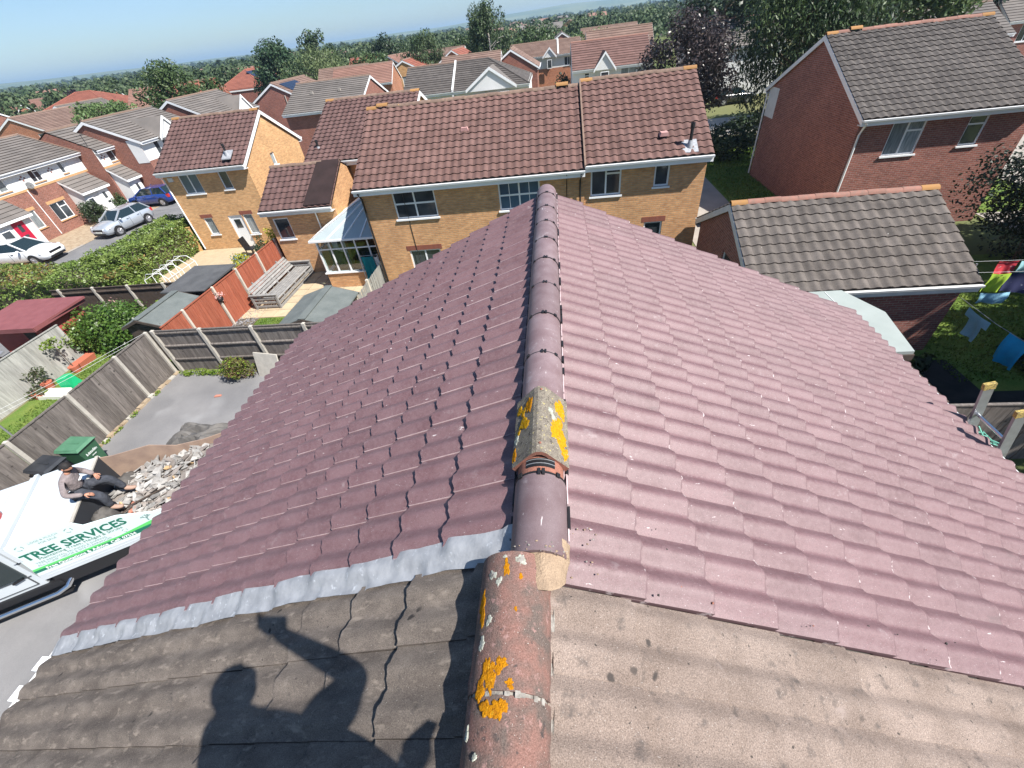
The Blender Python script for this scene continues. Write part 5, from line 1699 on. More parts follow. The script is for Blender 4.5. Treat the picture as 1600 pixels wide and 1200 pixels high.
# the row across the road
U1 = house('white upper storey terrace with red brick below and crimson door', -41.2, 28.05, 12.6, 7.6, 4.61, 6.04, rz=math.pi / 2, wall='brick_p', upper='render', split=3.26, band='stone_band', roof='rf_far_grey', ridge='rd_brown',
           wins=[('f', 29.98 - 28.05, 30.82 - 28.05, 3.46, 4.34, 'pt'), ('f', 27.0 - 28.05, 28.2 - 28.05, 3.46, 4.32, 'pp:n'), ('f', 32.38 - 28.05, 32.78 - 28.05, 3.46, 4.3, 'p'), ('f', 23.8 - 28.05, 24.8 - 28.05, 3.46, 4.3, 'pp'),
                 ('f', 29.75 - 28.05, 31.05 - 28.05, 0.8, 2.0, 'pt'), ('f', 27.95 - 28.05, 28.6 - 28.05, 0.85, 2.05, 'p:n')], sill='stone_band', lintel='stone_band', name='terraced_house')
pipe(U1, [(29.1 - 28.05, -3.85, 3.2), (29.1 - 28.05, -3.85, 0.1)], 'upvc', 0.03)
porch(U1, 31.6 - 28.05, 33.9 - 28.05, 7.6, 1.1, 2.3, 3.1, door=(32.9 - 28.05, 33.8 - 28.05), side_win=(31.75 - 28.05, 32.3 - 28.05, 0.9, 1.7, 'p'))
porch(U1, 24.6 - 28.05, 27.1 - 28.05, 7.6, 1.1, 2.3, 3.1, door=(25.75 - 28.05, 26.55 - 28.05), side_win=(24.8 - 28.05, 25.5 - 28.05, 0.9, 1.7, 'p'), dmat='door_red')
def dish(t, p, d, name='satellite_dish'):
    m = MB()
    d = Vector(d).normalized()
    q = Vector((0, 0, 1)).rotation_difference(d).to_matrix()
    vs = [Vector(p)]
    for j in (1, 2, 3):
        for k in range(12):
            a = 2 * math.pi * k / 12
            r = 0.075 * j
            vs.append(Vector(p) + q @ Vector((r * math.cos(a), r * math.sin(a), 0.35 * r * r)))
    fs = [(0, 1 + k, 1 + (k + 1) % 12) for k in range(12)] + [(1 + j * 12 + k, 13 + j * 12 + k, 13 + j * 12 + (k + 1) % 12, 1 + j * 12 + (k + 1) % 12) for j in (0, 1) for k in range(12)]
    m.add(vs, fs, 0, True)
    m.tube([Vector(p), Vector(p) + d * 0.3 - Vector((0, 0, 0.1))], 0.012, 5)
    m.tube([Vector(p) - d * 0.25, Vector(p)], 0.02, 5)
    return m.build(name, 'dish_grey', t, world=False)
dish(U1, (29.35 - 28.05, -4.05, 3.45), (-0.3, -1, 0.4))
for cx_ in (29.4 - 28.05, 31.6 - 28.05, 25.6 - 28.05):     # small brick diamonds in the render
    m = MB()
    for a, b in ((0, 0.12), (0, -0.12), (0.16, 0), (-0.16, 0)):
        m.box(cx_ + a - 0.05, cx_ + a + 0.05, -3.812, -3.8, 3.9 + b - 0.05, 3.9 + b + 0.05)
    m.build('brick_motif', 'soldier', U1, world=False)
m = MB()
m.prism([(-4.22, 4.46), (-4.22, 4.53), (0, 6.12), (0, 6.04)], 'x', 34.3 - 28.05, 34.46 - 28.05)
m.build('party_verge', 'rd_brown', U1, world=False)
U2 = house('white rendered end terrace with brown roof and brick below by the blue car', -38.8, 35.85, 2.9, 5.8, 4.6, 6.0, rz=math.pi / 2, wall='brick_p', upper='render', split=3.26, band='stone_band', roof='rf_far_grey', ridge='rd_brown',
           wins=[('f', 35.4 - 35.85, 36.62 - 35.85, 3.44, 4.32, 'pp'), ('f', 36.1 - 35.85, 36.95 - 35.85, 1.05, 1.88, 'pp')], sill='stone_band', end_l=False, name='terraced_house')
porch(U2, -1.3, 0.0, 5.8, 1.0, 2.35, 3.1, door=(-1.0, -0.1))
pipe(U2, [(1.4, -2.96, 4.3), (1.4, -2.94, 0.1)], 'upvc', 0.035)
m = MB()
for a, b in ((0, 0.12), (0, -0.14), (0.16, 0), (-0.16, 0), (0.0, 0.26)):
    m.box(-0.95 + a - 0.05, -0.95 + a + 0.05, -2.912, -2.9, 3.9 + b - 0.05, 3.9 + b + 0.05)
m.build('brick_motif', 'soldier', U2, world=False)
an = MB(); an.tube([(-1.3, -2.6, 4.6), (-1.3, -2.6, 5.6)], 0.02, 5); an.tube([(-1.7, -2.6, 5.5), (-0.9, -2.6, 5.6)], 0.012, 5)
for k in range(5):
    an.tube([(-1.65 + k * 0.18, -2.85, 5.52), (-1.65 + k * 0.18, -2.35, 5.52)], 0.008, 4)
an.build('tv_aerial', 'black_pipe', U2, world=False)
HA = house('brown roofed house with a white front gable behind the terrace end', -36.9, 39.8, 7.4, 7.3, 4.65, 6.25, rz=math.pi / 2, wall='brick_p', upper='render', split=3.1, roof='rf_far_grey', ridge='rd_brown', name='detached_house',
           wins=[('f', -2.3, -1.7, 3.3, 4.3, 'p'), ('f', -1.3, -0.7, 3.3, 4.2, 'p')])
cross_gable(HA, -0.6, 2.3, 7.3, 4.65, 0.44, 1.15, proj=0.3, roof='rf_far_grey')
mb = MB(); mb.box(-3.72, -3.7, -3.63, -2.6, 3.0, 4.66); mb.build('corner_render', 'render', HA, world=False)
H15 = house('grey brown roof with white gable beyond the plum roofed house', -36.9, 50.0, 8.0, 7.3, 4.65, 6.4, rz=math.pi / 2, wall='brick_p', upper='render', split=3.1, roof='rf_far_grey', ridge='rd_brown', name='detached_house')
cross_gable(H15, 1.2, 2.4, 7.3, 4.65, 0.47, 1.2, proj=0.3, roof='rf_far_grey')
H6 = house('dark red brick house with solar panels on a grey brown roof', -33.3, 63.5, 9.0, 5.8, 4.6, 6.1, rz=math.pi / 2, wall='brick_r', upper='brick_r', split=3.1, roof='rf_far_brown', ridge='rd_brown', name='detached_house',
           wins=[('f', -3.4, -2.5, 3.2, 4.2, 'pp'), ('f', -1.8, -1.4, 3.2, 4.2, 'p'), ('f', -0.6, -0.2, 3.2, 4.2, 'p')])
mb = MB(); mb.box(-4.5, 4.5, -2.93, -2.905, 3.0, 4.5); mb.build('front_render', 'render', H6, world=False)
porch(H6, -4.4, -1.6, 5.8, 1.2, 2.3, 3.0)
pipe(H6, [(-4.53, -1.2, 4.8), (-4.53, -1.1, 0.5)], 'pavement', 0.06)
def solar(t, x0, x1, nx, ny, D, ze, zr, t0, t1, ov=0.3):
    s = (zr - ze) / (D / 2)
    for i in range(nx):
        for j in range(ny):
            a, b = x0 + (x1 - x0) * i / nx, x0 + (x1 - x0) * (i + 1) / nx - 0.03
            p, q = t0 + (t1 - t0) * j / ny, t0 + (t1 - t0) * (j + 1) / ny - 0.006
            P = lambda x, k, h: (x, -D / 2 * (1 - k), ze + (zr - ze) * k + h)
            m = MB()
            m.hexa([P(a, p, 0.06), P(b, p, 0.06), P(b, q, 0.06), P(a, q, 0.06), P(a, p, 0.1), P(b, p, 0.1), P(b, q, 0.1), P(a, q, 0.1)])
            m.build('solar_panel', 'solar', t, world=False)
solar(H6, -3.6, 0.6, 4, 2, 5.8, 4.6, 6.1, 0.15, 0.82)
H5 = house('red hipped roof carrying a large dark solar array', -57.0, 95.0, 11.0, 9.0, 4.5, 7.0, rz=math.pi / 2, wall='brick_r', roof='rf_far_red', hip='l', name='detached_house')
solar(H5, -2.2, 4.6, 5, 3, 9.0, 4.5, 7.0, 0.1, 0.85)
H7 = house('taupe tiled house with a pinkish brick gable end', -20.7, 47.7, 7.2, 8.6, 4.6, 6.33, wall='brick_p', roof='rf_far_grey', ridge='rd_brown', name='detached_house')
for x in (-1.5, 1.2):
    m = MB(); m.box(x - 0.12, x + 0.12, -2.1, -1.9, 5.55, 5.75); m.build('roof_vent', 'pavement', H7, world=False)
H8 = house('golden brick gable end with one narrow white window', -22.0, 81.0, 8.0, 6.4, 4.5, 6.05, rz=math.pi / 2, wall='brick_y2', roof='rf_far_red', barge='upvc', wins=[('l', -0.1, 0.55, 2.9, 4.1, 'p:n')], name='detached_house')
H9 = house('left half of the grey tiled pair with white party wall', -11.5, 50.0, 4.6, 7.2, 4.6, 6.35, wall='render', roof='rf_grey', ridge='rd_brown', name='semi_detached_house', barge=None,
           wins=[('f', 0.4, 0.9, 3.4, 4.0, 'p'), ('f', 1.1, 1.6, 3.4, 4.0, 'p')])
m = MB()
for q in (-1,):
    m.prism([(q * 3.95, 3.9), (q * 3.95, 4.62), (0, 6.52), (0, 6.3)], 'x', 2.3, 2.45)
m.build('party_wall', 'render', H9, world=False)
H9b = house('right half of the grey tiled pair with a white arched front gable', -5.6, 50.0, 6.9, 7.2, 4.6, 6.35, wall='render', roof='rf_grey', ridge='rd_brown', hip='r', name='semi_detached_house',
            wins=[('f', -2.6, -2.2, 3.3, 4.0, 'p'), ('f', 1.6, 2.2, 3.2, 4.1, 'p:b'), ('f', 2.7, 3.1, 3.4, 4.1, 'p:b')])
cross_gable(H9b, 0.1, 4.2, 7.2, 4.6, 0.48, 1.35, proj=0.5, roof='rf_far_grey', win=(0.9, 1.7, 3.3, 4.1, 'p:b'))
mb = MB()
mb.prism([(-1.7, 2.5), (1.3, 2.5), (1.3, 3.3), (0.4, 3.9), (-0.6, 4.1), (-1.2, 3.7), (-1.7, 3.2)], 'y', -5.2, -4.6)
mb.build('bay_front', 'render', H9b, world=False)
H10 = house('long white and orange brick terrace with small gablets in the distance', -0.9, 78.0, 9.8, 7.4, 4.75, 6.1, wall='brick_o', upper='render', split=3.2, roof='rf_far_brown', ridge='rd_brown', name='terraced_house',
            wins=[('f', -3.6, -3.0, 3.4, 4.3, 'p'), ('f', -1.8, -1.2, 3.4, 4.3, 'p'), ('f', 2.6, 3.6, 3.3, 4.3, 'pp')])
cross_gable(H10, 0.6, 1.5, 7.4, 4.75, 0.37, 0.8, win=(0.25, 0.9, 3.2, 4.2, 'p'))
m = MB()
m.prism([(-4.0, 4.6), (-4.0, 4.8), (0, 6.22), (0, 6.05)], 'x', 1.7, 1.9)
m.build('party_verge', 'render', H10, world=False)
H11 = house('white rendered house with red brown roof and a pointed gablet', 5.75, 55.0, 7.4, 6.8, 4.65, 6.5, wall='render', roof='rf_brown', ridge='rd_red', name='detached_house',
            wins=[('f', -2.6, -2.1, 3.3, 4.2, 't'), ('f', 0.9, 3.2, 3.3, 4.5, 'ppp:n')])
cross_gable(H11, -0.7, 1.7, 6.8, 4.65, 0.54, 1.1, proj=0.5, roof='rf_brown', win=(-1.1, -0.3, 3.0, 4.2, 't'))
H12 = house('white walled house with grey tiles behind the copper beech', 19.3, 61.0, 9.0, 7.0, 4.6, 6.6, wall='render', roof='rf_far_grey', ridge='rd_red', name='detached_house', wins=[('f', -2.5, -1.5, 3.2, 4.2, 'pp')])
H13 = house('brown roof glimpsed left of the copper beech top', 9.5, 92.0, 9.0, 7.0, 4.6, 6.6, wall='brick_p', roof='rf_far_brown', name='detached_house')
H13b = house('second brown ridge just behind the white house', 8.0, 66.0, 7.5, 6.0, 4.6, 6.9, wall='brick_p', roof='rf_far_brown', name='detached_house')
H14 = house('grey roof ridge showing over the tall brick house', 31.5, 48.0, 7.0, 7.0, 4.4, 6.1, wall='brick_r', roof='rf_far_grey', name='detached_house')
HT = house('dark brick house with grey roof at the top right corner', 47.0, 57.0, 12.0, 8.0, 4.4, 6.9, wall='brick_r', roof='rf_far_grey', name='detached_house', wins=[('f', -4.6, -3.4, 2.6, 4.0, 'pp')])
H1 = house('large orange red hipped roof behind the pale green tree', -86.0, 88.0, 15.0, 12.0, 4.4, 7.0, rz=0.2, wall='brick_r', roof='rf_far_red', hip=True, name='detached_house')
pipe(H1, [(-7.45, -6.05, 4.3), (-7.45, -6.05, 0.2)], 'upvc', 0.18)
H1b = house('brown pink roof with brick gable left of the big round tree', -66.0, 82.0, 9.0, 7.0, 4.5, 6.6, rz=0.3, wall='brick_o', roof='rf_far_pink', name='detached_house')
H1c = house('orange red roof slope right of the big round tree', -58.0, 79.0, 8.0, 8.0, 4.4, 6.7, rz=0.9, wall='brick_o', roof='rf_far_red', name='detached_house')
H2 = house('orange brick gable with white boards above the terrace roof', -68.4, 62.0, 9.0, 7.4, 4.4, 6.0, rz=math.pi / 2, wall='brick_o', roof='rf_far_brown', name='detached_house', wins=[('l', -3.2, -2.4, 3.0, 4.0, 'p')])
H3 = house('grey roofed house with a small white edged gable', -77.0, 77.0, 9.0, 6.4, 4.4, 6.0, rz=math.pi / 2, wall='brick_o', roof='rf_far_grey', name='detached_house')
FARH = [(-104, 86, 10, 7, 0.2, 'rf_far_pink', 'pink tiled roof at the far left edge'), (-96, 74, 9, 7, 1.4, 'rf_far_brown', 'brown roof low at the left edge'),
        (-123, 100, 11, 8, 0.1, 'rf_far_grey', 'pale grey roof with skylights at the far left'), (-116, 112, 12, 8, 0.5, 'rf_far_pink', 'salmon roofs with brick gable left of the red hip'),
        (-101, 105, 10, 8, 0.3, 'rf_far_pink', 'salmon roof partly behind a purple tree'), (-84, 66, 9, 7, 0.0, 'rf_far_brown', 'dusty brown roof left of the orange gable'),
        (-28, 98, 8, 7, 1.2, 'rf_far_pink', 'pink roof between the trees behind the golden gable'), (-37, 108, 9, 7, 0.1, 'rf_far_red', 'orange roof peeping between two trees'),
        (-25.5, 70, 8, 7, 0.1, 'rf_far_pink', 'salmon roof left of the golden gable end'), (-29.5, 73, 7, 6, 0.1, 'rf_far_brown', 'tan roof below the willow'),
        (-15.5, 88, 8, 6, 1.5, 'rf_far_red', 'bright brick gable in front of the tall birch'), (-20, 96, 9, 7, 0.0, 'rf_far_brown', 'brown roofs under the drooping birch'),
        (-4.8, 66, 6, 6, 1.57, 'rf_far_brown', 'brown hipped roof beside the white terrace'), (-9.5, 63, 7, 6, 0.0, 'rf_far_brown', 'tan roof ridge behind the grey tiled pair'),
        (2, 104, 8, 6, 1.57, 'rf_far_grey', 'small slate roof with pale gable in the distance'), (-2.5, 108, 7, 6, 1.57, 'rf_far_pink', 'small pink roof in the distance')]
for x, y, l, d, rz, rf, lab in FARH:
    house(lab, x, y, l, d, 4.5, 6.3, rz=rz, wall='brick_o' if 'pink' in rf or 'red' in rf else 'brick_p', roof=rf, name='detached_house', tiles='plain')
# ================================================================== fences and garden things
def fence(label, p, q, posts, h, board, post, side=1, rails=True, gb=0.0, bw=0.125, group=None, post_h=None, pw=0.1, name='fence', picket=False, jit=0.006, capr=True, panel_top=None):
    """boards along p->q; side: which way the rails face (left normal * side)"""
    p, q = Vector((*p, 0)), Vector((*q, 0))
    L = (q - p).length
    d = (q - p) / L
    ang = math.atan2(d.y, d.x)
    t = thing(name, label, 'fence', p, ang, group)
    rr = random.Random(int(L * 100))
    key = ('bd', board, h, gb, bw)
    if key not in TILE_CACHE:
        m = MB()
        w = bw * (0.62 if picket else 1.08)
        m.hexa([(0, -0.006, gb), (w, -0.002, gb), (w, 0.004, gb), (0, 0.012, gb), (0, -0.006, h - 0.03), (w, -0.002, h - 0.03), (w, 0.004, h - 0.03), (0, 0.012, h - 0.03)])
        TILE_CACHE[key] = m.mesh('board', board)
    n = int(L / bw)
    for i in range(n):
        x = i * bw
        if any(abs(x + bw / 2 - s) < pw * 0.45 for s in posts):
            continue
        put('board', TILE_CACHE[key], t, world=False, mat=Matrix.Translation((x, rr.uniform(-1, 1) * jit, rr.uniform(-0.012, 0.006))) @ Matrix.Rotation(rr.uniform(-0.008, 0.008), 4, 'Y'))
    ph = post_h or h + 0.06
    pm = MB()
    pm.box(-pw / 2, pw / 2, -pw / 2, pw / 2, -0.02, ph - 0.04)
    pm.add([(-pw / 2, -pw / 2, ph - 0.04), (pw / 2, -pw / 2, ph - 0.04), (pw / 2, pw / 2, ph - 0.04), (-pw / 2, pw / 2, ph - 0.04), (0, 0, ph)], [(0, 1, 4), (1, 2, 4), (2, 3, 4), (3, 0, 4)])
    pme = pm.mesh('post', post)
    for s in posts:
        put('post', pme, t, world=False, mat=Matrix.Translation((s, side * 0.03, 0)))
    if rails:
        for z in rails if isinstance(rails, (list, tuple)) else (0.35, h * 0.55, h - 0.12):
            m = MB()
            m.hexa([(0, side * 0.012, z - 0.04), (L, side * 0.012, z - 0.04), (L, side * 0.055, z - 0.03), (0, side * 0.055, z - 0.03), (0, side * 0.012, z + 0.04), (L, side * 0.012, z + 0.04), (L, side * 0.055, z + 0.01), (0, side * 0.055, z + 0.01)])
            m.build('rail', board, t, world=False)
    if capr:
        m = MB(); m.box(0, L, -0.028, 0.034, h - 0.032, h)
        m.build('capping', board, t, world=False)
    if gb:
        m = MB(); m.box(0, L, -0.02, 0.025, 0, gb)
        m.build('gravel_board', 'concrete', t, world=False)
    return t

fence('weathered grey close board fence with pale posts along the driveway', (-14.65, -3.2), (-14.65, 11.5), [14.7 - 0.05 + 0.0, 13.25, 11.42, 9.57, 7.72, 5.87, 4.02, 2.17, 0.3], 1.78, 'wood_grey', 'concrete', side=-1, rails=False, gb=0.0)
fence('weathered grey fence with exposed rails at the end of the driveway', (-14.5, 11.55), (-6.5, 11.55), [0.12, 1.96, 3.92, 5.86, 7.8], 1.8, 'wood_grey', 'concrete', side=-1, rails=(0.55, 1.15, 1.7), gb=0.0, pw=0.11)
fence('red stained board fence with pale concrete posts between two gardens', (-14.25, 11.75), (-14.0, 22.4), [1.15, 2.94, 4.59, 6.23, 7.88, 9.6, 10.6], 1.8, 'wood_red', 'concrete_w', side=-1, rails=False, gb=0.0, pw=0.085, bw=0.11)
fence('bleached pale board fence behind the potted saplings', (-19.75, 3.0), (-19.75, 12.75), [], 1.6, 'wood_pale', 'concrete', side=-1, rails=False, bw=0.13)
fence('whitish picket fence beside the grey garden shed', (-7.9, 13.2), (-7.8, 17.3), [0.9, 2.2, 3.9], 1.35, 'wood_pale', 'concrete_w', side=1, rails=(0.3, 1.0), bw=0.075, picket=True, capr=False)
fence('grey lapped fence with a white top edge behind the ladder', (4.4, 6.95), (15.0, 6.95), [3.6, 6.4, 9.2], 1.8, 'wood_grey', 'upvc_grey', side=1, rails=False, bw=0.15)
fence('dark fence stub in the shaded right hand garden', (8.1, 7.05), (8.1, 10.2), [0.05, 1.5], 1.78, 'wood_dark', 'wood_dark', side=1, rails=False, bw=0.15)
fence('dark brown fence behind the maroon shed', (-23.5, 16.0), (-16.3, 16.0), [0.5, 2.3, 4.1, 5.9], 1.55, 'wood_dark', 'concrete', side=-1, rails=(1.35,), bw=0.13)
fence('small new pine gate fence at the corner of the detached house', (-22.6, 23.4), (-21.75, 23.6), [0.05], 1.5, 'wood_new', 'wood_new', side=1, rails=False, bw=0.14)
mb = MB()
rr = random.Random(9)
kerb = thing('edging', 'strip of broken sandy edging at the foot of the driveway fence', 'edging', (-14.5, 4.0, 0))
for k in range(46):
    m = MB()
    y = -0.5 + k * 0.26
    m.box(-14.56, -14.43 + rr.uniform(-0.02, 0.03), y + rr.uniform(0, 0.03), y + 0.24, 0.0, 0.07 + rr.uniform(-0.02, 0.03))
    m.build('edging_block', 'stone_chip' if k % 4 else 'concrete', kerb)

# sheds
def gable_shed(label, x0, x1, y0, y1, xr, ze, zr, felt, wall, name='shed'):
    t = thing(name, label, 'shed', ((x0 + x1) / 2, (y0 + y1) / 2, 0))
    w = MB()
    a, b, c, d = x0 + 0.1, x1 - 0.1, y0 + 0.1, y1 - 0.1
    for y in (c, d):
        w.add([(a, y, 0), (b, y, 0), (b, y, ze), (xr, y, zr - 0.05), (a, y, ze)], [(0, 1, 2, 3, 4)])
    w.box(a, a + 0.02, c, d, 0, ze); w.box(b - 0.02, b, c, d, 0, ze)
    for k in range(int(zr / 0.13)):
        z = k * 0.13
        if z < ze:
            w.box(a, b, c - 0.016, c - 0.002, z, z + 0.12)
    w.build('wall', wall, t)
    for q, x in ((0, x0), (1, x1)):
        r = MB()
        n = 6
        vs = []
        for j in range(n + 1):
            yy = y0 + (y1 - y0) * j / n
            for (xx, zz) in ((x, ze), ((x + xr) / 2, (ze + zr) / 2 - 0.008), (xr, zr)):
                vs.append((xx, yy, zz + 0.015 + rr.uniform(-0.006, 0.006)))
        fs = [(j * 3 + k, j * 3 + k + 1, j * 3 + k + 4, j * 3 + k + 3) for j in range(n) for k in (0, 1)]
        r.add(vs, fs)
        r.prism([(x, ze - 0.03), (x, ze + 0.008), (xr, zr + 0.004), (xr, zr - 0.04)], 'y', y0, y1)
        r.build('roof_felt', felt, t)
    for y in (y0 - 0.02, y1 + 0.02):
        f = MB()
        for x in (x0, x1):
            f.prism([(x, ze - 0.1), (x, ze), (xr, zr), (xr, zr - 0.1)], 'y', y - 0.012, y + 0.012)
        f.build('bargeboard', 'wood_dark', t)
    c_ = MB(); c_.box(xr - 0.14, xr + 0.14, y0, y1, zr + 0.004, zr + 0.022)
    c_.build('ridge_felt', felt, t)
    return t
gable_shed('grey felt roofed low shed beside the plum roof edge', -9.95, -7.7, 11.72, 14.1, -8.78, 1.5, 1.85, 'shed_felt', 'wood_dark')
gable_shed('greenish felt roofed shed tucked behind the red fence', -16.3, -14.6, 12.15, 14.35, -15.5, 1.62, 1.92, 'shed_felt', 'wood_dark')
t = thing('shed', 'flat charcoal felt roofed shed between trellis and red fence', 'shed', (-15.5, 15.8, 0))
m = MB(); m.box(-16.3, -14.65, 14.75, 16.8, 0, 1.7); m.build('wall', 'wood_dark', t)
m = MB(); m.hexa([(-16.5, 14.6, 1.7), (-14.5, 14.6, 1.7), (-14.5, 16.95, 1.72), (-16.5, 16.95, 1.72), (-16.5, 14.6, 1.76), (-14.5, 14.6, 1.74), (-14.5, 16.95, 1.8), (-16.5, 16.95, 1.84)]); m.build('roof_felt', 'shed_felt_dk', t)
t = thing('shed', 'red walled shed with smooth maroon sheet roof', 'shed', (-21.2, 13.2, 0))
m = MB(); m.box(-22.4, -20.0, 12.35, 14.1, 0, 1.78)
m.build('wall', 'red_shed', t)
m = MB()
m.hexa([(-22.9, 12.05, 1.80), (-19.8, 12.05, 1.80), (-19.65, 14.3, 1.9), (-22.9, 14.3, 1.9), (-22.9, 12.05, 1.88), (-19.8, 12.05, 1.88), (-19.65, 14.3, 1.98), (-22.9, 14.3, 1.98)])
m.build('roof_sheet', 'red_metal', t)
m = MB(); m.box(-22.92, -19.78, 12.02, 12.045, 1.72, 1.9); m.box(-19.79, -19.765, 12.05, 14.3, 1.74, 1.9); m.build('fascia', 'red_metal', t)
m = MB(); m.box(-20.9, -20.4, 12.33, 12.345, 0.1, 1.7); m.build('door', 'wood_dark', t)
t = thing('log_store', 'pine log store with a small grey lid left of the red shed', 'store', (-21.9, 10.9, 0))
m = MB(); m.box(-22.6, -21.2, 10.6, 11.4, 0, 1.1); m.build('crate', 'wood_new', t)
m = MB(); m.hexa([(-22.7, 10.4, 1.1), (-20.9, 10.4, 1.1), (-20.9, 11.4, 1.3), (-22.7, 11.4, 1.3), (-22.7, 10.4, 1.16), (-20.9, 10.4, 1.16), (-20.9, 11.4, 1.36), (-22.7, 11.4, 1.36)]); m.build('lid', 'metal_grey', t)

# pallet bench
t = thing('garden_bench', 'long grey slatted timber bench in front of the red fence', 'bench', (-13.3, 17.6, 0))
y0, y1 = 15.9, 19.3
slat = MB(); slat.box(-0.05, 0.05, y0, y1, -0.014, 0.014); slat_me = slat.mesh('slat', 'wood_pallet')
for k in range(6):
    put('slat', slat_me, t, mat=None).matrix_basis = Matrix.Translation((-12.62 - k * 0.135, 0, 0.44 + (0.004 if k % 2 else 0)))
for k in range(5):
    put('slat', slat_me, t).matrix_basis = Matrix.Translation((-13.47 - k * 0.066, 0, 0.55 + k * 0.105)) @ Matrix.Rotation(R_(58), 4, 'Y')
for y in (y0 - 0.02, y1 + 0.02):
    a = MB()
    for z in (0.14, 0.34, 0.52, 0.66):
        a.box(-13.75, -12.5, y - 0.02, y + 0.02, z - 0.045, z + 0.045)
    for x in (-13.7, -12.55):
        a.box(x - 0.045, x + 0.045, y - 0.045, y + 0.045, 0, 0.70)
    a.box(-13.8, -12.48, y - 0.07, y + 0.07, 0.705, 0.735)
    a.build('armrest', 'wood_pallet', t)
a = MB()
for z in (0.1, 0.3):
    a.box(-12.56, -12.53, y0, y1, z - 0.06, z + 0.06)
a.build('front_board', 'wood_pallet', t)
for y in (y0 + 0.6, (y0 + y1) / 2, y1 - 0.6):
    a = MB(); a.beam((-13.4, y, 0.42), (-13.85, y, 1.05), 0.05, 0.07); a.box(-13.5, -12.55, y - 0.03, y + 0.03, 0.36, 0.425); a.box(-13.0, -12.94, y - 0.03, y + 0.03, 0, 0.36)
    a.build('support', 'wood_pallet', t)

# conservatory
t = thing('conservatory', 'white framed conservatory with polycarbonate roof beside the buff house', 'conservatory', (-9.3, 19.3, 0))
cx0, cx1, cy0, cy1 = -10.75, -7.72, 17.55, 20.9
m = MB()
m.box(cx0, cx1, cy0, cy0 + 0.12, 0, 0.75); m.box(cx0, cx0 + 0.12, cy0 + 0.121, cy1, 0, 0.75)
m.build('dwarf_wall', 'brick_y', t)
m = MB(); m.box(cx0 - 0.06, cx1, cy0 - 0.06, cy0 + 0.14, 0.752, 0.80); m.box(cx0 - 0.06, cx0 + 0.14, cy0 + 0.141, cy1, 0.752, 0.80); m.build('sill', 'upvc', t)
fr = MB()
for k in range(6):
    x = cx0 + 0.03 + (cx1 - cx0 - 0.06) * k / 5
    fr.box(x - 0.03, x + 0.03, cy0 + 0.03, cy0 + 0.09, 0.80, 2.32)
fr.box(cx0, cx1, cy0 + 0.028, cy0 + 0.092, 1.86, 1.91); fr.box(cx0, cx1, cy0 + 0.025, cy0 + 0.095, 2.25, 2.38)
for k in range(5):
    y = cy0 + 0.1 + (cy1 - cy0 - 0.1) * k / 4
    fr.box(cx0 + 0.03, cx0 + 0.09, y - 0.03, y + 0.03, 0.80, 2.32)
fr.box(cx0 + 0.028, cx0 + 0.092, cy0 + 0.1, cy1, 1.86, 1.91); fr.box(cx0 + 0.025, cx0 + 0.095, cy0 + 0.1, cy1, 2.25, 2.38)
fr.build('frame', 'upvc', t)
for k in range(5):
    a, b = cx0 + 0.06 + (cx1 - cx0 - 0.06) * k / 5, cx0 + (cx1 - cx0 - 0.06) * (k + 1) / 5
    for z0_, z1_ in ((0.80, 1.86), (1.91, 2.25)):
        g = MB(); g.box(a, b, cy0 + 0.055, cy0 + 0.06, z0_, z1_); g.build('pane', 'glass', t)
for k in range(4):
    a, b = cy0 + 0.13 + (cy1 - cy0 - 0.1) * k / 4, cy0 + 0.07 + (cy1 - cy0 - 0.1) * (k + 1) / 4
    g = MB(); g.box(cx0 + 0.055, cx0 + 0.06, a, b, 0.80, 1.86); g.build('pane', 'glass', t)
ax, ay, az = -8.55, 18.9, 3.55
e = 0.12
cFL, cFR, cBL = Vector((cx0 - e, cy0 - e, 2.38)), Vector((cx1, cy0 - e, 2.38)), Vector((cx0 - e, cy1, 2.38))
apx, apw = Vector((ax, ay, az)), Vector((cx1, ay, az))
apb = Vector((ax, cy1, az))
def facet_panels(corners, n, mat, t):
    a, b, c, d = corners
    for k in range(n):
        p, q = k / n, (k + 1) / n
        m = MB(); m.add([a.lerp(b, p), a.lerp(b, q), d.lerp(c, q), d.lerp(c, p)], [(0, 1, 2, 3)]); m.build('roof_sheet', mat, t)
    for k in range(n + 1):
        m = MB(); m.beam(a.lerp(b, k / n) + Vector((0, 0, 0.01)), d.lerp(c, k / n) + Vector((0, 0, 0.01)), 0.05, 0.05); m.build('roof_bar', 'upvc', t)
facet_panels((cFL, cFR, apw, apx), 4, 'poly_b', t)
facet_panels((cBL, cFL, apx, apb), 4, 'poly_w', t)
m = MB(); m.beam(apx, apw, 0.1, 0.1); m.beam(apx, apb, 0.1, 0.1); m.ell(apx + Vector((0, 0, 0.1)), (0.09, 0.12, 0.12), 8, 5); m.build('ridge_cap', 'metal_grey', t)
m = MB(); m.box(cx0 - e - 0.05, cx1, cy0 - e - 0.06, cy0 - e, 2.30, 2.38); m.box(cx0 - e - 0.06, cx0 - e, cy0 - e, cy1, 2.30, 2.38); m.build('gutter', 'upvc', t)
t = thing('armchair', 'dark armchair seen through the conservatory glass', 'chair', (-9.3, 18.6, 0))
m = MB(); m.box(-9.8, -8.9, 18.3, 19.0, 0, 0.5); m.build('seat', 'bed_dark', t)
m = MB(); m.box(-9.8, -8.9, 19.0, 19.2, 0.0, 1.2); m.build('backrest', 'bed_dark', t)
t = thing('clothes_airer', 'dark laundry on an airer inside the conservatory', 'airer', (-10.2, 18.3, 0))
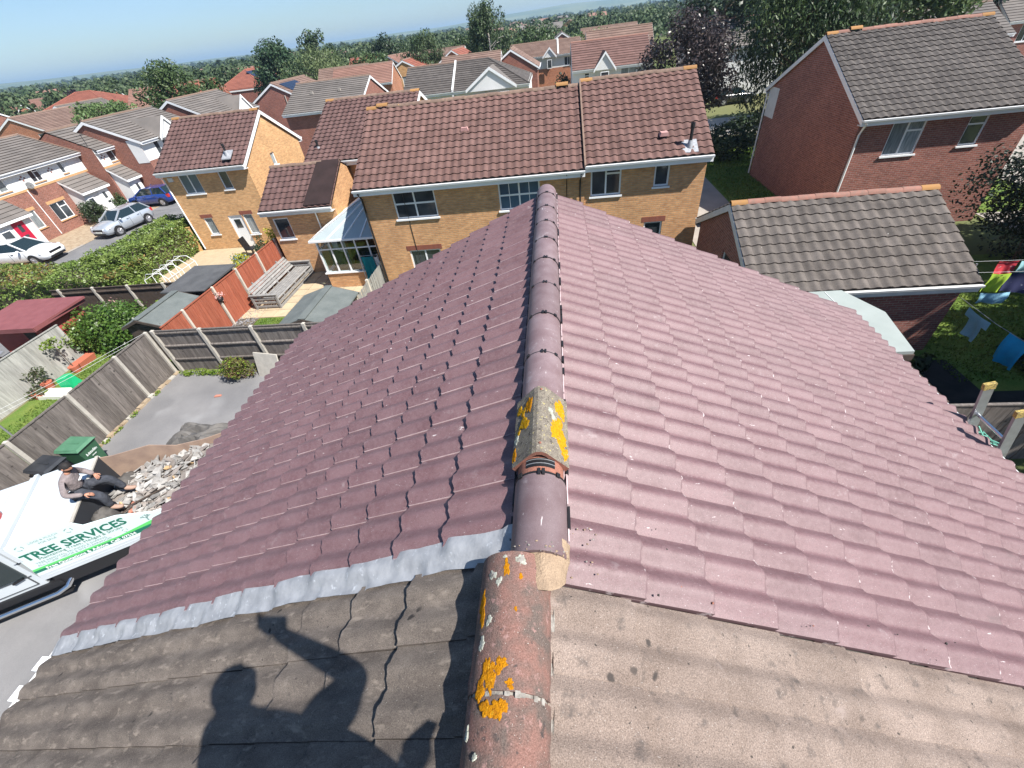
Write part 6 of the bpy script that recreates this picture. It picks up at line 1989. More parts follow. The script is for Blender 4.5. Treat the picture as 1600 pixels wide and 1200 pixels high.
m = MB(); m.hexa([(-10.5, 18.0, 0.9), (-9.9, 18.0, 0.8), (-9.85, 18.1, 0.8), (-10.45, 18.1, 0.9), (-10.5, 18.0, 1.75), (-9.9, 18.0, 1.5), (-9.85, 18.1, 1.5), (-10.45, 18.1, 1.75)]); m.build('cloth', 'bed_dark', t)
m = MB(); m.tube([(-10.5, 18.05, 0), (-10.45, 18.05, 1.0)], 0.015, 5); m.tube([(-9.9, 18.05, 0), (-9.9, 18.05, 1.0)], 0.015, 5); m.build('frame', 'upvc', t)

def cloth(name, label, cat, p, ux, w, h, mat, seed=1, shape=None, group=None, amp=0.055, parent=None):
    """hanging cloth: p top corner, ux direction of the top edge, shape a keep(u,v) test"""
    rr = random.Random(seed)
    ux = Vector(ux).normalized()
    nn = ux.cross(Vector((0, 0, 1)))
    nx, nz = 14, 12
    vs, fs = [], []
    a, b, c = rr.uniform(0, 6), rr.uniform(5, 9), rr.uniform(0, 6)
    for j in range(nz + 1):
        for i in range(nx + 1):
            u, v = i / nx, j / nz
            o = amp * v * (math.sin(u * b + a) + 0.5 * math.sin(u * 2.3 * b + c)) + amp * 0.6 * math.sin(v * 4 + c)
            vs.append(Vector(p) + ux * (u * w) - Vector((0, 0, 1)) * (v * h - 0.03 * math.sin(u * math.pi) * -1) + nn * o)
    for j in range(nz):
        for i in range(nx):
            if shape and not shape((i + 0.5) / nx, (j + 0.5) / nz):
                continue
            k = j * (nx + 1) + i
            fs.append((k, k + 1, k + nx + 2, k + nx + 1))
    m = MB(); m.add(vs, fs, 0, True)
    o = m.build(name, mat, parent)
    if parent is None:
        tag(o, label, cat, group)
    return o
tee = lambda u, v: (0.18 < u < 0.82) or v > 0.66
cloth('towel', 'teal towel hanging in front of the conservatory window', 'towel', (-8.75, 17.35, 1.55), (1, 0.02, 0), 0.55, 1.1, 'teal', 3)
cloth('towel', 'narrow pale cloth hanging right of the teal towel', 'towel', (-8.18, 17.4, 1.5), (1, 0.02, 0), 0.16, 0.9, 'white_cloth', 4)
an = thing('washing_pole', 'thin line pole carrying the teal towel', 'pole', (-8.4, 17.42, 0))
m = MB(); m.tube([(-8.85, 17.38, 0), (-8.85, 17.38, 1.6)], 0.02, 6); m.tube([(-8.0, 17.42, 0), (-8.0, 17.42, 1.6)], 0.02, 6); m.tube([(-8.85, 17.38, 1.56), (-8.0, 17.42, 1.56)], 0.01, 5); m.build('pole', 'wire', an)
# garden sofa
t = thing('rattan_sofa', 'grey rattan sofa at the far end of the patio', 'sofa', (-13.4, 20.6, 0))
m = MB(); m.box(-13.85, -13.0, 19.95, 21.5, 0.05, 0.38); m.build('seat', 'rattan', t)
m = MB(); m.box(-13.85, -13.6, 19.95, 21.5, 0.381, 0.85); m.build('backrest', 'rattan', t)
for y in (19.9, 21.4):
    m = MB(); m.box(-13.85, -12.95, y, y + 0.16, 0.02, 0.68); m.build('armrest', 'rattan', t)
m = MB(); m.box(-13.58, -13.02, 20.07, 21.38, 0.39, 0.5); m.build('cushion', 'wood_pallet', t)
t = thing('side_table', 'low pale table on the patio by the conservatory', 'table', (-12.2, 20.0, 0.04))
m = MB(); m.box(-12.6, -11.9, 19.7, 20.2, 0.38, 0.42); m.build('tabletop', 'plastic_white', t)
for x in (-12.5, -12.0):
    for y in (19.78, 20.12):
        m = MB(); m.box(x - 0.02, x + 0.02, y - 0.02, y + 0.02, 0.04, 0.38); m.build('leg', 'plastic_white', t)
# chiminea and little things in the far garden
t = thing('garden_chair', 'black garden chair by the white back door', 'chair', (-17.6, 22.4, 0.02))
m = MB(); m.box(-17.85, -17.35, 22.1, 22.6, 0.4, 0.46); m.build('seat', 'clip', t)
m = MB(); m.hexa([(-17.85, 22.1, 0.46), (-17.8, 22.1, 0.46), (-17.8, 22.6, 0.46), (-17.85, 22.6, 0.46), (-17.98, 22.1, 1.05), (-17.93, 22.1, 1.05), (-17.93, 22.6, 1.05), (-17.98, 22.6, 1.05)]); m.build('backrest', 'clip', t)
for x in (-17.82, -17.38):
    for y in (22.12, 22.58):
        m = MB(); m.box(x - 0.02, x + 0.02, y - 0.02, y + 0.02, 0.02, 0.4); m.build('leg', 'clip', t)
t = thing('garden_arch', 'white tubular garden arch standing by the trellis path', 'arch', (-19.3, 18.3, 0))
for k in range(5):
    y = 17.4 + k * 0.5
    m = MB()
    m.tube([(-20.0, y, 0), (-20.0, y, 1.1), (-19.7, y, 1.4), (-19.0, y, 1.4), (-18.7, y, 1.1), (-18.7, y, 0)], 0.014, 5); m.build('hoop', 'upvc', t)
for x, z in ((-20.0, 0.5), (-20.0, 1.1), (-19.35, 1.4), (-18.7, 1.1), (-18.7, 0.5)):
    m = MB(); m.tube([(x, 17.4, z), (x, 19.4, z)], 0.011, 5); m.build('crossbar', 'upvc', t)
t = thing('hanging_pot', 'dark hanging pot with pink flowers on the red fence', 'planter', (-14.15, 14.7, 1.25))
m = MB(); m.ell((-14.1, 14.7, 1.25), (0.11, 0.14, 0.13), 8, 6); m.build('pot', 'clip', t)
rng = np.random.default_rng(8)
pp = rng.normal(0, 0.08, (60, 3)) + np.array([-14.08, 14.72, 1.42])
put('flowers', leaf_mesh('flowers', pp, rng.normal(0, 1, (60, 3)), 0.08, LF['flower'], rng), t)
# potted saplings, can, tray, line
def potted(label, x, y, h, cr, mat, seed, pot='pot', stem=True):
    t = thing('potted_tree', label, 'pot plant', (x, y, 0))
    m = MB(); m.tube([(0, 0, 0.0), (0, 0, 0.28)], [0.13, 0.19], 10); m.build('pot', pot, t, world=False)
    m = MB(); m.tube([(0, 0, 0.2), (0.02, 0, h * 0.6), (0, 0.02, h)], [0.018, 0.014, 0.006], 5); m.build('stem', 'bark', t, world=False)
    rng = np.random.default_rng(seed)
    p, nr, cc = crown_pts(rng, 170, (0, 0, h - cr * 0.6), (cr, cr, cr * 0.8), 9, 0.5)
    put('foliage', leaf_mesh('foliage', p, nr, 0.11, mat, rng), t, world=False)
potted('small lime leaved standard in a terracotta pot before the pale fence', -19.2, 11.75, 1.55, 0.34, 'weed', 1)
potted('straggly grey green potted plant before the pale fence', -19.4, 10.75, 0.9, 0.4, 'rose', 2)
potted('low grey leaved plant in a terracotta pot on the lawn', -19.3, 10.2, 0.5, 0.32, 'rose', 3)
t = thing('plant_trough', 'long terracotta trough at the foot of the pale fence', 'planter', (-19.1, 11.9, 0))
m = MB(); m.hexa([(-19.45, 11.9, 0), (-19.15, 11.9, 0), (-19.15, 12.6, 0), (-19.45, 12.6, 0), (-19.5, 11.85, 0.25), (-19.1, 11.85, 0.25), (-19.1, 12.65, 0.25), (-19.5, 12.65, 0.25)]); m.build('trough', 'pot', t)
t = thing('garden_sack', 'bright green plastic sack standing on the lawn strip', 'sack', (-18.5, 10.85, 0))
m = MB(); m.hexa([(-18.75, 10.6, 0.014), (-18.3, 10.65, 0.014), (-18.35, 11.1, 0.014), (-18.75, 11.05, 0.014), (-18.72, 10.65, 0.46), (-18.34, 10.7, 0.48), (-18.4, 11.0, 0.5), (-18.7, 11.0, 0.45)]); m.build('sack_body', 'plastic_green', t)
t = thing('storage_tray', 'cream plastic tray lying on the lawn strip', 'tray', (-18.8, 10.25, 0))
m = MB(); m.box(-19.2, -18.2, 10.05, 10.55, 0.014, 0.1); m.box(-19.2, -18.2, 10.05, 10.08, 0.1, 0.16); m.box(-19.2, -18.2, 10.52, 10.55, 0.1, 0.16); m.build('tray_body', 'plastic_white', t)
t = thing('washing_line', 'pair of thin washing lines strung over the lawn strip', 'washing line', (-16.5, 9.0, 0))
m = MB(); m.tube([(-16.8, 7.6, 1.62), (-15.9, 9.5, 1.6), (-14.75, 11.45, 1.75)], 0.005, 5); m.tube([(-16.7, 7.5, 1.55), (-15.85, 9.45, 1.52), (-14.72, 11.4, 1.68)], 0.005, 5); m.build('line', 'wire', t)
m = MB(); m.tube([(-16.75, 7.55, 0), (-16.75, 7.55, 1.7)], 0.03, 6); m.build('pole', 'metal_grey', t)
# things on the driveway
def wheelie(label, x, y, rz, bodym, lidm, num=False):
    t = thing('wheelie_bin', label, 'bin', (x, y, 0.012), rz)
    m = MB()
    m.hexa([(-0.24, -0.21, 0.06), (0.22, -0.21, 0.06), (0.22, 0.21, 0.06), (-0.24, 0.21, 0.06), (-0.30, -0.28, 0.94), (0.34, -0.28, 0.94), (0.34, 0.28, 0.94), (-0.30, 0.28, 0.94)])
    m.box(-0.32, 0.37, -0.3, 0.3, 0.941, 0.975)
    m.build('bin_body', bodym, t, world=False)
    l = MB()
    l.hexa([(-0.37, -0.31, 0.976), (0.40, -0.31, 0.976), (0.40, 0.31, 0.976), (-0.37, 0.31, 0.976), (-0.33, -0.27, 1.05), (0.33, -0.25, 1.03), (0.33, 0.25, 1.03), (-0.33, 0.27, 1.05)])
    l.tube([(-0.38, -0.25, 1.0), (-0.38, 0.25, 1.0)], 0.025, 8)
    l.box(-0.2, 0.2, -0.02, 0.02, 1.03, 1.055)
    l.build('lid', lidm, t, world=False)
    for q in (-1, 1):
        w = MB(); w.tube([(-0.26, q * 0.2, 0.11), (-0.26, q * 0.25, 0.11)], 0.1, 12); w.build('wheel', 'tyre', t, world=False)
    return t
def flat_text(body, size, mat, parent, M_, name='lettering', bold=0.0, sx=1.0, align='LEFT', world=False):
    cu = bpy.data.curves.new(name, 'FONT')
    cu.body = body
    cu.size = size
    cu.align_x = align
    cu.offset = bold
    cu.resolution_u = 2
    ob = bpy.data.objects.new(name, cu)
    COL.objects.link(ob)
    dg = bpy.context.evaluated_depsgraph_get()
    me = bpy.data.meshes.new_from_object(ob.evaluated_get(dg))
    me.name = name
    bpy.data.objects.remove(ob)
    bpy.data.curves.remove(cu)
    me.materials.clear()
    me.materials.append(MT[mat])
    return put(name, me, parent, world=world, mat=M_ @ Matrix.Diagonal((sx, 1, 1, 1)))
bg_ = wheelie('green wheelie bin with a white number by the driveway fence', -13.80, 6.95, 0.0, 'bin_green', 'bin_lid')
# the print on the sloping front of the bin
TF = Matrix.Translation((0.237, 0, 0.06)) @ Matrix(((0.0, 0.135, 0.99, 0), (1, 0, 0, 0), (0, 0.99, -0.135, 0), (0, 0, 0, 1)))
flat_text('8', 0.24, 'white_print', bg_, TF @ Matrix.Translation((-0.07, 0.22, 0.006)), bold=0.012)
mk = MB()
rr = random.Random(2)
for k in range(11):
    w = rr.uniform(0.012, 0.022)
    mk.box(-0.17 + k * 0.032, -0.17 + k * 0.032 + w, 0.62, 0.62 + rr.uniform(0.05, 0.09), 0.005, 0.008)
for k in range(5):
    mk.box(-0.06 + k * 0.028, -0.06 + k * 0.028 + 0.018, 0.52, 0.55, 0.005, 0.008)
put('faded_print', mk.mesh('faded_print', 'white_print'), bg_, world=False, mat=TF)
wheelie('black wheelie bin behind the seated man', -14.05, 6.25, -0.1, 'bin_black', 'bin_black')

def crumple(name, label, cat, c, rx, ry, h, mat, seed, n=22, rz=0.0):
    rng = np.random.default_rng(seed)
    m = MB()
    vs, fs = [], []
    ph = rng.uniform(0, 6.28, (8, 3))
    fr_ = rng.normal(0, 1, (8, 2)) * 4.5
    for j in range(n + 1):
        for i in range(n + 1):
            u, v = 2 * i / n - 1, 2 * j / n - 1
            r = max(abs(u), abs(v))
            k = 1 - 0.22 * (u * v) ** 2
            z = sum(abs(math.sin(fr_[q][0] * u + fr_[q][1] * v + ph[q][0])) for q in range(8)) / 8
            z = h * (1 - r ** 2.2) * (0.25 + z) + 0.02 * z
            a, b = u * rx * k + 0.06 * math.sin(7 * v + ph[0][0]), v * ry * k + 0.06 * math.sin(6 * u + ph[1][1])
            vs.append((c[0] + a * math.cos(rz) - b * math.sin(rz), c[1] + a * math.sin(rz) + b * math.cos(rz), c[2] + max(0.004, z)))
    for j in range(n):
        for i in range(n):
            k = j * (n + 1) + i
            fs.append((k, k + 1, k + n + 2, k + n + 1))
    m.add(vs, fs, 0, False)
    o = m.build(name, mat)
    return tag(o, label, cat)
crumple('tarpaulin', 'crumpled dark sheet heaped on the driveway beyond the truck', 'tarpaulin', (-10.9, 7.78, 0.012), 1.15, 0.72, 0.62, 'tarp', 4)
t = thing('fence_panel_offcut', 'grey board leaning beside the shrub at the driveway end', 'board', (-10.6, 11.3, 0))
m = MB(); m.hexa([(-10.9, 11.0, 0.012), (-9.9, 10.8, 0.012), (-9.88, 10.84, 0.012), (-10.88, 11.04, 0.012), (-10.9, 11.3, 0.85), (-9.9, 11.1, 0.85), (-9.88, 11.14, 0.85), (-10.88, 11.34, 0.85)]); m.build('panel', 'concrete', t)
o = MB().hexa([(-11.98, 9.9, 0.013), (-11.76, 9.94, 0.013), (-11.77, 10.02, 0.013), (-11.97, 10.0, 0.013), (-11.98, 9.9, 0.05), (-11.76, 9.94, 0.045), (-11.77, 10.02, 0.05), (-11.97, 10.0, 0.05)]).build('tile_shard', 'rub_c')
tag(o, 'single red tile shard lying alone on the empty driveway', 'shard')
# ladder against the right eaves
t = thing('ladder', 'aluminium ladder with yellow tipped stiles leaning on the right gutter', 'ladder', (5.4, 3.12, 0))
lad = lambda s, y: Vector((5.62 - 1.58 * s, y, 5.72 * s))
for y in (2.93, 3.30):
    m = MB(); m.beam(lad(0, y), lad(1, y), 0.026, 0.085, up=(1, 0, 0.3)); m.build('stile', 'alu', t)
    m = MB(); m.beam(lad(0.994, y), lad(1.006, y), 0.034, 0.094, up=(1, 0, 0.3)); m.build('end_cap', 'cap_yellow', t)
for k in range(20):
    s = 0.045 + k * 0.0468
    m = MB(); m.tube([lad(s, 2.94), lad(s, 3.29)], 0.016, 8); m.build('rung', 'chrome' if k > 17 else 'alu', t)
rp = MB()
rr = random.Random(6)
for k in range(7):
    p = lad(0.90, 3.1 + rr.uniform(-0.07, 0.07)) + Vector((-0.02, 0, 0.03))
    rp.tube([p, p + Vector((rr.uniform(-0.06, 0.08), rr.uniform(-0.12, 0.12), rr.uniform(-0.02, 0.07))), p + Vector((rr.uniform(-0.09, 0.1), rr.uniform(-0.2, 0.16), rr.uniform(-0.06, 0.05)))], 0.006, 5)
o = rp.build('rope', 'rope'); tag(o, 'green rope lashing the ladder to the gutter', 'rope')
# laundry in the right garden
t = thing('washing_line', 'thin washing line over the shaded yard carrying the blue t-shirts', 'washing line', (10.75, 9.5, 0))
m = MB(); m.tube([(10.7, 11.2, 2.0), (10.74, 9.6, 1.92), (10.85, 7.0, 1.98)], 0.007, 4); m.build('line', 'metal_grey', t)
m = MB(); m.tube([(10.85, 7.05, 0), (10.85, 7.05, 2.02)], 0.03, 6); m.build('pole', 'wood_dark', t)
tee2 = lambda u, v: (0.2 < u < 0.8) or (v < 0.3)
cloth('shirt', 'pale blue t-shirt hanging nearer the brick garage', 'shirt', (10.72, 9.68, 1.9), (0.05, 1, 0), 0.78, 0.68, 'shirt_lb', 5, tee2)
cloth('shirt', 'vivid blue t-shirt hanging at the right edge', 'shirt', (10.86, 8.72, 1.9), (-0.08, 1, 0), 0.56, 0.74, 'shirt_b', 6, None)
cloth('towel', 'red patterned towel hung on the back line', 'towel', (13.05, 12.75, 1.95), (1, -0.06, 0), 0.5, 0.62, 'towel_r', 7)
cloth('towel', 'aqua patterned towel right of the red one', 'towel', (13.57, 12.72, 1.95), (1, -0.06, 0), 0.6, 0.62, 'towel_c', 8)
cloth('towel', 'lime green patterned towel below the red one', 'towel', (12.42, 12.14, 1.92), (1, -0.08, 0), 0.46, 0.6, 'towel_g', 9)
cloth('towel', 'navy patterned towel right of the lime one', 'towel', (12.9, 12.1, 1.92), (1, -0.08, 0), 0.9, 0.6, 'towel_n', 10)
cloth('towel', 'pale blue cloth folded low by the garage eaves', 'towel', (12.1, 11.75, 1.5), (1, -0.03, 0), 0.75, 0.32, 'shirt_lb', 11)
t = thing('washing_post', 'metal washing post by the patterned towels', 'post', (12.9, 12.4, 0))
m = MB(); m.tube([(12.2, 12.5, 0), (12.2, 12.5, 2.05)], 0.025, 6); m.tube([(11.0, 12.9, 1.97), (12.2, 12.8, 1.97), (14.6, 12.66, 1.97)], 0.005, 4); m.tube([(11.5, 12.22, 1.94), (12.4, 12.15, 1.94), (14.2, 12.03, 1.94)], 0.005, 4); m.build('post_and_line', 'metal_grey', t)
# ================================================================== vehicles
def car(label, x, y, ang, paint, L=4.2, hatch=True, wbase=2.5, h=1.45, plate='plastic_white'):
    t = thing('parked_car', label, 'car', (x, y, 0.02), ang, 'cars parked by the terrace')
    k = L / 4.2
    hk = h / 1.45
    st = [(-2.08, .62, .42, .70, .74), (-2.03, .78, .30, .86, .90), (-1.75, .845, .24, .94, .96), (-0.9, .87, .22, .95, .97), (0.3, .87, .21, .93, .96), (0.95, .86, .22, .90, .95),
          (1.4, .85, .23, .84, .91), (1.8, .83, .24, .77, .84), (2.0, .79, .26, .70, .76), (2.09, .72, .30, .60, .66), (2.12, .60, .36, .52, .55)]
    vs, fs = [], []
    for (sx, w, zb, zl, zt) in st:
        ring = [(-w * .86, zb), (-w, zb + .16), (-w * 1.01, (zb + zl) / 2 + .08), (-w * .965, zl), (-w * .5, zt), (0, zt + .01), (w * .5, zt), (w * .965, zl), (w * 1.01, (zb + zl) / 2 + .08), (w, zb + .16), (w * .86, zb)]
        vs += [(sx * k, a, b * hk) for a, b in ring]
    n = 11
    for i in range(len(st) - 1):
        for j in range(n):
            a, b = i * n + j, i * n + (j + 1) % n
            fs.append((a, a + n, b + n, b))
    fs += [tuple(range(n)), tuple(reversed(range((len(st) - 1) * n, len(st) * n)))]
    m = MB(); m.add(vs, fs, 0, True)
    bo = m.build('body', paint, t, world=False)
    # greenhouse: glass volume, roof skin and pillars
    xb0, xb1 = (-1.98 if hatch else -1.55) * k, 1.08 * k
    xt0, xt1 = (-1.55 if hatch else -1.05) * k, 0.22 * k
    zb, zt = .93 * hk, h
    B = [(xb0, -.80, zb), (xb1, -.78, zb - .02), (xb1, .78, zb - .02), (xb0, .80, zb)]
    Tt = [(xt0, -.60, zt - .05), (xt1, -.60, zt - .05), (xt1, .60, zt - .05), (xt0, .60, zt - .05)]
    m = MB(); m.hexa([Vector(p) for p in B] + [Vector(p) for p in Tt]); m.build('window_glass', 'car_glass', t, world=False)
    m = MB()
    rv, rf = [], []
    for i in range(7):
        u = i / 6
        for j in range(7):
            v = j / 6 * 2 - 1
            rv.append((xt0 - .03 + (xt1 - xt0 + .06) * u, .62 * v, zt - .055 + .055 * (1 - (2 * u - 1) ** 4) * (1 - v ** 4)))
    for i in range(6):
        for j in range(6):
            a = i * 7 + j
            rf.append((a, a + 7, a + 8, a + 1))
    m.add(rv, rf, 0, True)
    for q in (0, 1):
        for a, b in ((B[1 if q else 2], Tt[1 if q else 2]), (B[0 if q else 3], Tt[0 if q else 3])):
            m.beam(a, b, 0.075, 0.075)
        s = -1 if q else 1
        for f in ((0.42, 0.5),):
            pb = Vector((xb0 + (xb1 - xb0) * f[0], s * .80, zb)); pt = Vector((xt0 + (xt1 - xt0) * f[1], s * .605, zt - .06))
            m.beam(pb, pt, 0.06, 0.03)
    m.build('roof', paint, t, world=False)
    for fx in (-wbase / 2 * k - 0.05, wbase / 2 * k):
        for q in (-1, 1):
            a = MB(); a.tube([(fx, q * .70, .31), (fx, q * .878, .31)], .365, 18); a.build('wheel_arch', 'clip', t, world=False)
            w = MB(); w.tube([(fx, q * .72, .305), (fx, q * .895, .305)], .305, 20)
            wo = w.build('wheel', 'tyre', t, world=False)
            r = MB()
            for s5 in range(5):
                aa = s5 * 2 * math.pi / 5
                r.beam((fx, q * .899, .305), (fx + .2 * math.cos(aa), q * .899, .305 + .2 * math.sin(aa)), .012, .07, up=(0, 1, 0))
            r.tube([(fx, q * .893, .305), (fx, q * .898, .305)], .205, 16)
            r.build('rim', 'alloy', wo, world=False)
    for q in (-1, 1):
        m = MB(); m.hexa([(1.75 * k, q * .855, .63 * hk), (2.06 * k, q * .48, .56 * hk), (2.125 * k, q * .50, .57 * hk), (1.86 * k, q * .87, .64 * hk), (1.72 * k, q * .80, .80 * hk), (1.98 * k, q * .46, .725 * hk), (2.105 * k, q * .48, .68 * hk), (1.84 * k, q * .85, .775 * hk)])
        m.build('headlight', 'lamp_clear', t, world=False)
        m = MB(); m.box(-2.09 * k, -1.9 * k, *sorted((q * .60, q * .80)), .66 * hk, .90 * hk); m.build('tail_light', 'lamp_red', t, world=False)
        m = MB(); m.ell((.78 * k, q * .97, .98 * hk), (.09, .11, .07), 8, 6); m.build('wing_mirror', paint, t, world=False)
        m = MB()
        for dx in (-.95, .02, .92):
            m.box(dx * k - .008, dx * k + .008, *sorted((q * .872, q * .884)), .34, .90 * hk)
        for dx in (-.75, .2):
            m.box(dx * k - .08, dx * k + .08, *sorted((q * .87, q * .892)), .80 * hk, .825 * hk)
        m.build('door_seam', 'van_line', t, world=False)
    m = MB(); m.box(2.0 * k, 2.135 * k, -.55, .55, .27 * hk, .40 * hk); m.box(1.98 * k, 2.13 * k, -.45, .45, .54 * hk, .66 * hk); m.build('grille', 'clip', t, world=False)
    m = MB(); m.box(2.09 * k, 2.142 * k, -.26, .26, .42 * hk, .52 * hk); m.build('number_plate', 'plastic_white', t, world=False)
    m = MB(); m.box(-2.11 * k, -2.07 * k, -.26, .26, .50 * hk, .62 * hk); m.build('number_plate', 'plastic_white', t, world=False)
    return t
car('white hatchback with black grille parked below the crimson door', -34.65, 24.0, R_(5), 'car_white', 4.4)
car('pale ice blue car with only its nose in view at the left edge', -35.95, 21.1, R_(2), 'car_pale', 4.2)
car('silver three door hatchback parked between shrub and long hedge', -31.75, 29.15, math.atan2(-3.2, -.5), 'car_silver', 3.95)
car('blue hatchback parked by the end terrace with its tail to the buff house', -33.9, 35.15, math.pi, 'car_blue', 4.1)
t1 = car('dark car half hidden under the copper beech', 18.4, 53.6, 0.15, 'car_dark', 4.2)
t2 = car('white van partly hidden between the beech and big dark tree', 21.4, 61.5, 1.3, 'car_white', 4.6, h=1.9)
t3 = car('dark estate car in shade behind the copper beech', 19.6, 70.0, 0.2, 'car_dark', 4.3)
for q in (t1, t2, t3):
    q['group'] = 'cars parked beyond the copper beech'

# the tipper truck
TR = thing('tipper_truck', 'white tipper truck lettered TREE SERVICES with a bed full of broken tiles', 'truck', (-10.05, 3.92, 0.012), R_(30))
def tp(mb, name, mat, label=None):
    return mb.build(name, mat, TR, world=False, label=label)
# near side panel (faces -y), far side panel, pod, bed
prof = [(-1.22, 0.99), (-1.12, 1.97), (0.0, 1.97), (0.10, 1.80), (0.64, 1.73), (1.18, 1.46), (1.9, 1.40), (2.7, 1.40), (2.7, 0.99)]
m = MB(); m.prism(prof, 'y', 0.0, 0.05); sidep = tp(m, 'side_panel', 'sign_white')
prof2 = [(0.03, 0.99), (0.03, 1.92), (0.25, 1.86), (1.0, 1.80), (1.45, 1.52), (2.0, 1.42), (2.7, 1.40), (2.7, 0.99)]
m = MB(); m.prism(prof2, 'y', 2.02, 2.045); tp(m, 'far_board', 'ply')
m = MB(); m.box(-1.12, -0.02, 0.052, 2.05, 1.0, 1.955); tp(m, 'tool_pod', 'van_white')
m = MB(); m.box(-0.018, 0.025, 0.053, 2.05, 1.0, 1.945); tp(m, 'headboard', 'bed_dark')
m = MB(); m.box(-0.03, 0.035, 0.053, 2.05, 1.956, 1.985); tp(m, 'headboard_rail', 'concrete')
m = MB(); m.box(-1.2, -1.125, -0.005, 2.07, 1.5, 2.03); m.box(-1.30, -1.24, 0.0, 2.06, 1.5, 1.99); tp(m, 'pod_rail', 'van_white')
m = MB(); m.box(0.0, 2.7, 0.051, 2.019, 0.93, 1.0); m.box(2.66, 2.71, 0.051, 2.019, 1.0, 1.38); tp(m, 'bed_floor', 'bed_dark')
m = MB(); m.prism([(-1.24, 0.80), (-1.22, 0.985), (2.7, 0.985), (2.7, 0.80)], 'y', -0.02, 0.045); m.box(-1.1, 2.7, -0.028, -0.021, 0.90, 0.905); tp(m, 'side_rave', 'van_white')
m = MB(); m.box(-0.9, 2.7, 0.1, 1.95, 0.45, 0.79); tp(m, 'chassis', 'bed_dark')
m = MB(); m.box(-1.15, 2.6, 0.02, 0.1, 0.42, 0.78); tp(m, 'side_skirt', 'clip')
for x in (1.35,):
    for y in (0.12, 1.72):
        w = MB(); w.tube([(x, y, 0.36), (x, y + 0.22, 0.36)], 0.36, 20); wo = tp(w, 'wheel', 'tyre')
        r = MB(); r.tube([(x, y - 0.005, 0.36), (x, y + 0.0, 0.36)], 0.2, 16); r.build('rim', 'alloy', wo, world=False)
# cab
cab = [(-1.30, 0.62), (-1.30, 1.98), (-2.75, 1.98), (-3.0, 1.90), (-3.75, 1.12), (-4.55, 0.95), (-4.7, 0.62)]
m = MB(); m.prism(cab, 'y', 0.05, 2.0); cabo = tp(m, 'cab', 'van_white')
m = MB(); m.box(-2.62, -1.40, 0.02, 0.05, 1.05, 1.88); m.prism([(-2.9, 1.05), (-2.68, 1.86), (-2.62, 1.86), (-2.62, 1.05)], 'y', 0.02, 0.05); tp(m, 'door_window', 'car_glass')
m = MB(); m.hexa([(-3.03, 0.12, 1.86), (-3.72, 0.12, 1.14), (-3.72, 1.93, 1.14), (-3.03, 1.93, 1.86), (-3.06, 0.12, 1.90), (-3.76, 0.12, 1.17), (-3.76, 1.93, 1.17), (-3.06, 1.93, 1.90)]); tp(m, 'windscreen', 'car_glass')
m = MB()
for q in ((-1.42, 0.70, 1.95), (-2.60, 0.70, 1.95)):
    m.box(q[0] - .008, q[0] + .008, 0.03, 0.052, q[1], q[2])
m.box(-2.6, -1.42, 0.03, 0.052, 0.70, 0.71); m.box(-2.6, -1.35, 0.028, 0.05, 1.0, 1.012)
tp(m, 'door_seam', 'van_line')
m = MB(); m.beam((-1.66, 0.015, 0.99), (-1.46, 0.015, 1.04), 0.05, 0.035); tp(m, 'door_handle', 'clip')
m = MB(); m.box(-4.3, -1.08, 0.0, 0.09, 0.44, 0.615); tp(m, 'cab_sill', 'clip')
m = MB(); m.tube([(-4.2, -0.09, 0.36), (-1.25, -0.09, 0.36), (-1.05, -0.06, 0.42), (-0.96, 0.06, 0.5)], 0.055, 10); tp(m, 'step_bar', 'chrome')
m = MB(); m.box(-4.2, -1.1, -0.06, 0.06, 0.2, 0.28); tp(m, 'lower_sill', 'clip')
for y in (0.06, 1.76):
    w = MB(); w.tube([(-3.6, y, 0.36), (-3.6, y + 0.22, 0.36)], 0.36, 20); wo = tp(w, 'wheel', 'tyre')
m = MB(); m.ell((-1.62, 1.0, 2.01), (0.14, 0.24, 0.15), 12, 8); tp(m, 'beacon', 'lamp_red')
m = MB()
for x in (-1.6, -2.0, -2.4):
    m.box(x - .02, x + .02, 0.2, 1.85, 1.981, 1.99)
tp(m, 'roof_rib', 'van_white')
m = MB(); m.box(-1.3, -0.9, 2.055, 2.35, 1.7, 1.78); tp(m, 'pod_bracket', 'van_white')
# print on the side: green stripes, lettering, emblems
SP = Matrix.Translation((0, -0.004, 0)) @ Matrix.Rotation(math.pi / 2, 4, 'X')
def stripe(pts, mat, d=0.002):
    m = MB(); m.add([(x, -d, z) for x, z in pts], [tuple(range(len(pts)))]); m.build('painted_stripe', mat, sidep, world=False)
stripe([(-1.215, 1.115), (-1.2, 1.175), (0.4, 1.185), (1.3, 1.31), (2.5, 1.34), (2.5, 1.24), (1.3, 1.19), (0.2, 1.13)], 'sign_lt', 0.0025)
stripe([(-1.225, 1.045), (-1.215, 1.118), (0.2, 1.132), (1.3, 1.195), (2.5, 1.24), (2.5, 1.06), (1.0, 1.045)], 'sign_dk', 0.0035)
flat_text('TREE SERVICES', 0.285, 'sign_dk', sidep, SP @ Matrix.Translation((-1.1, 1.455, 0.002)), bold=0.009, sx=0.97)
flat_text('Maintaining Trees, Hedges & Shrubs', 0.105, 'sign_dk', sidep, SP @ Matrix.Translation((-0.93, 1.365, 0.002)), sx=0.98)
flat_text('TREE REMOVAL, PRUNING & SHAPING', 0.075, 'sign_gr', sidep, SP @ Matrix.Translation((-1.04, 1.275, 0.002)), sx=0.98)
flat_text('ALL STUMP, HEDGE & SITE CLEARANCES', 0.075, 'sign_gr', sidep, SP @ Matrix.Translation((-1.06, 1.205, 0.002)), sx=0.98)
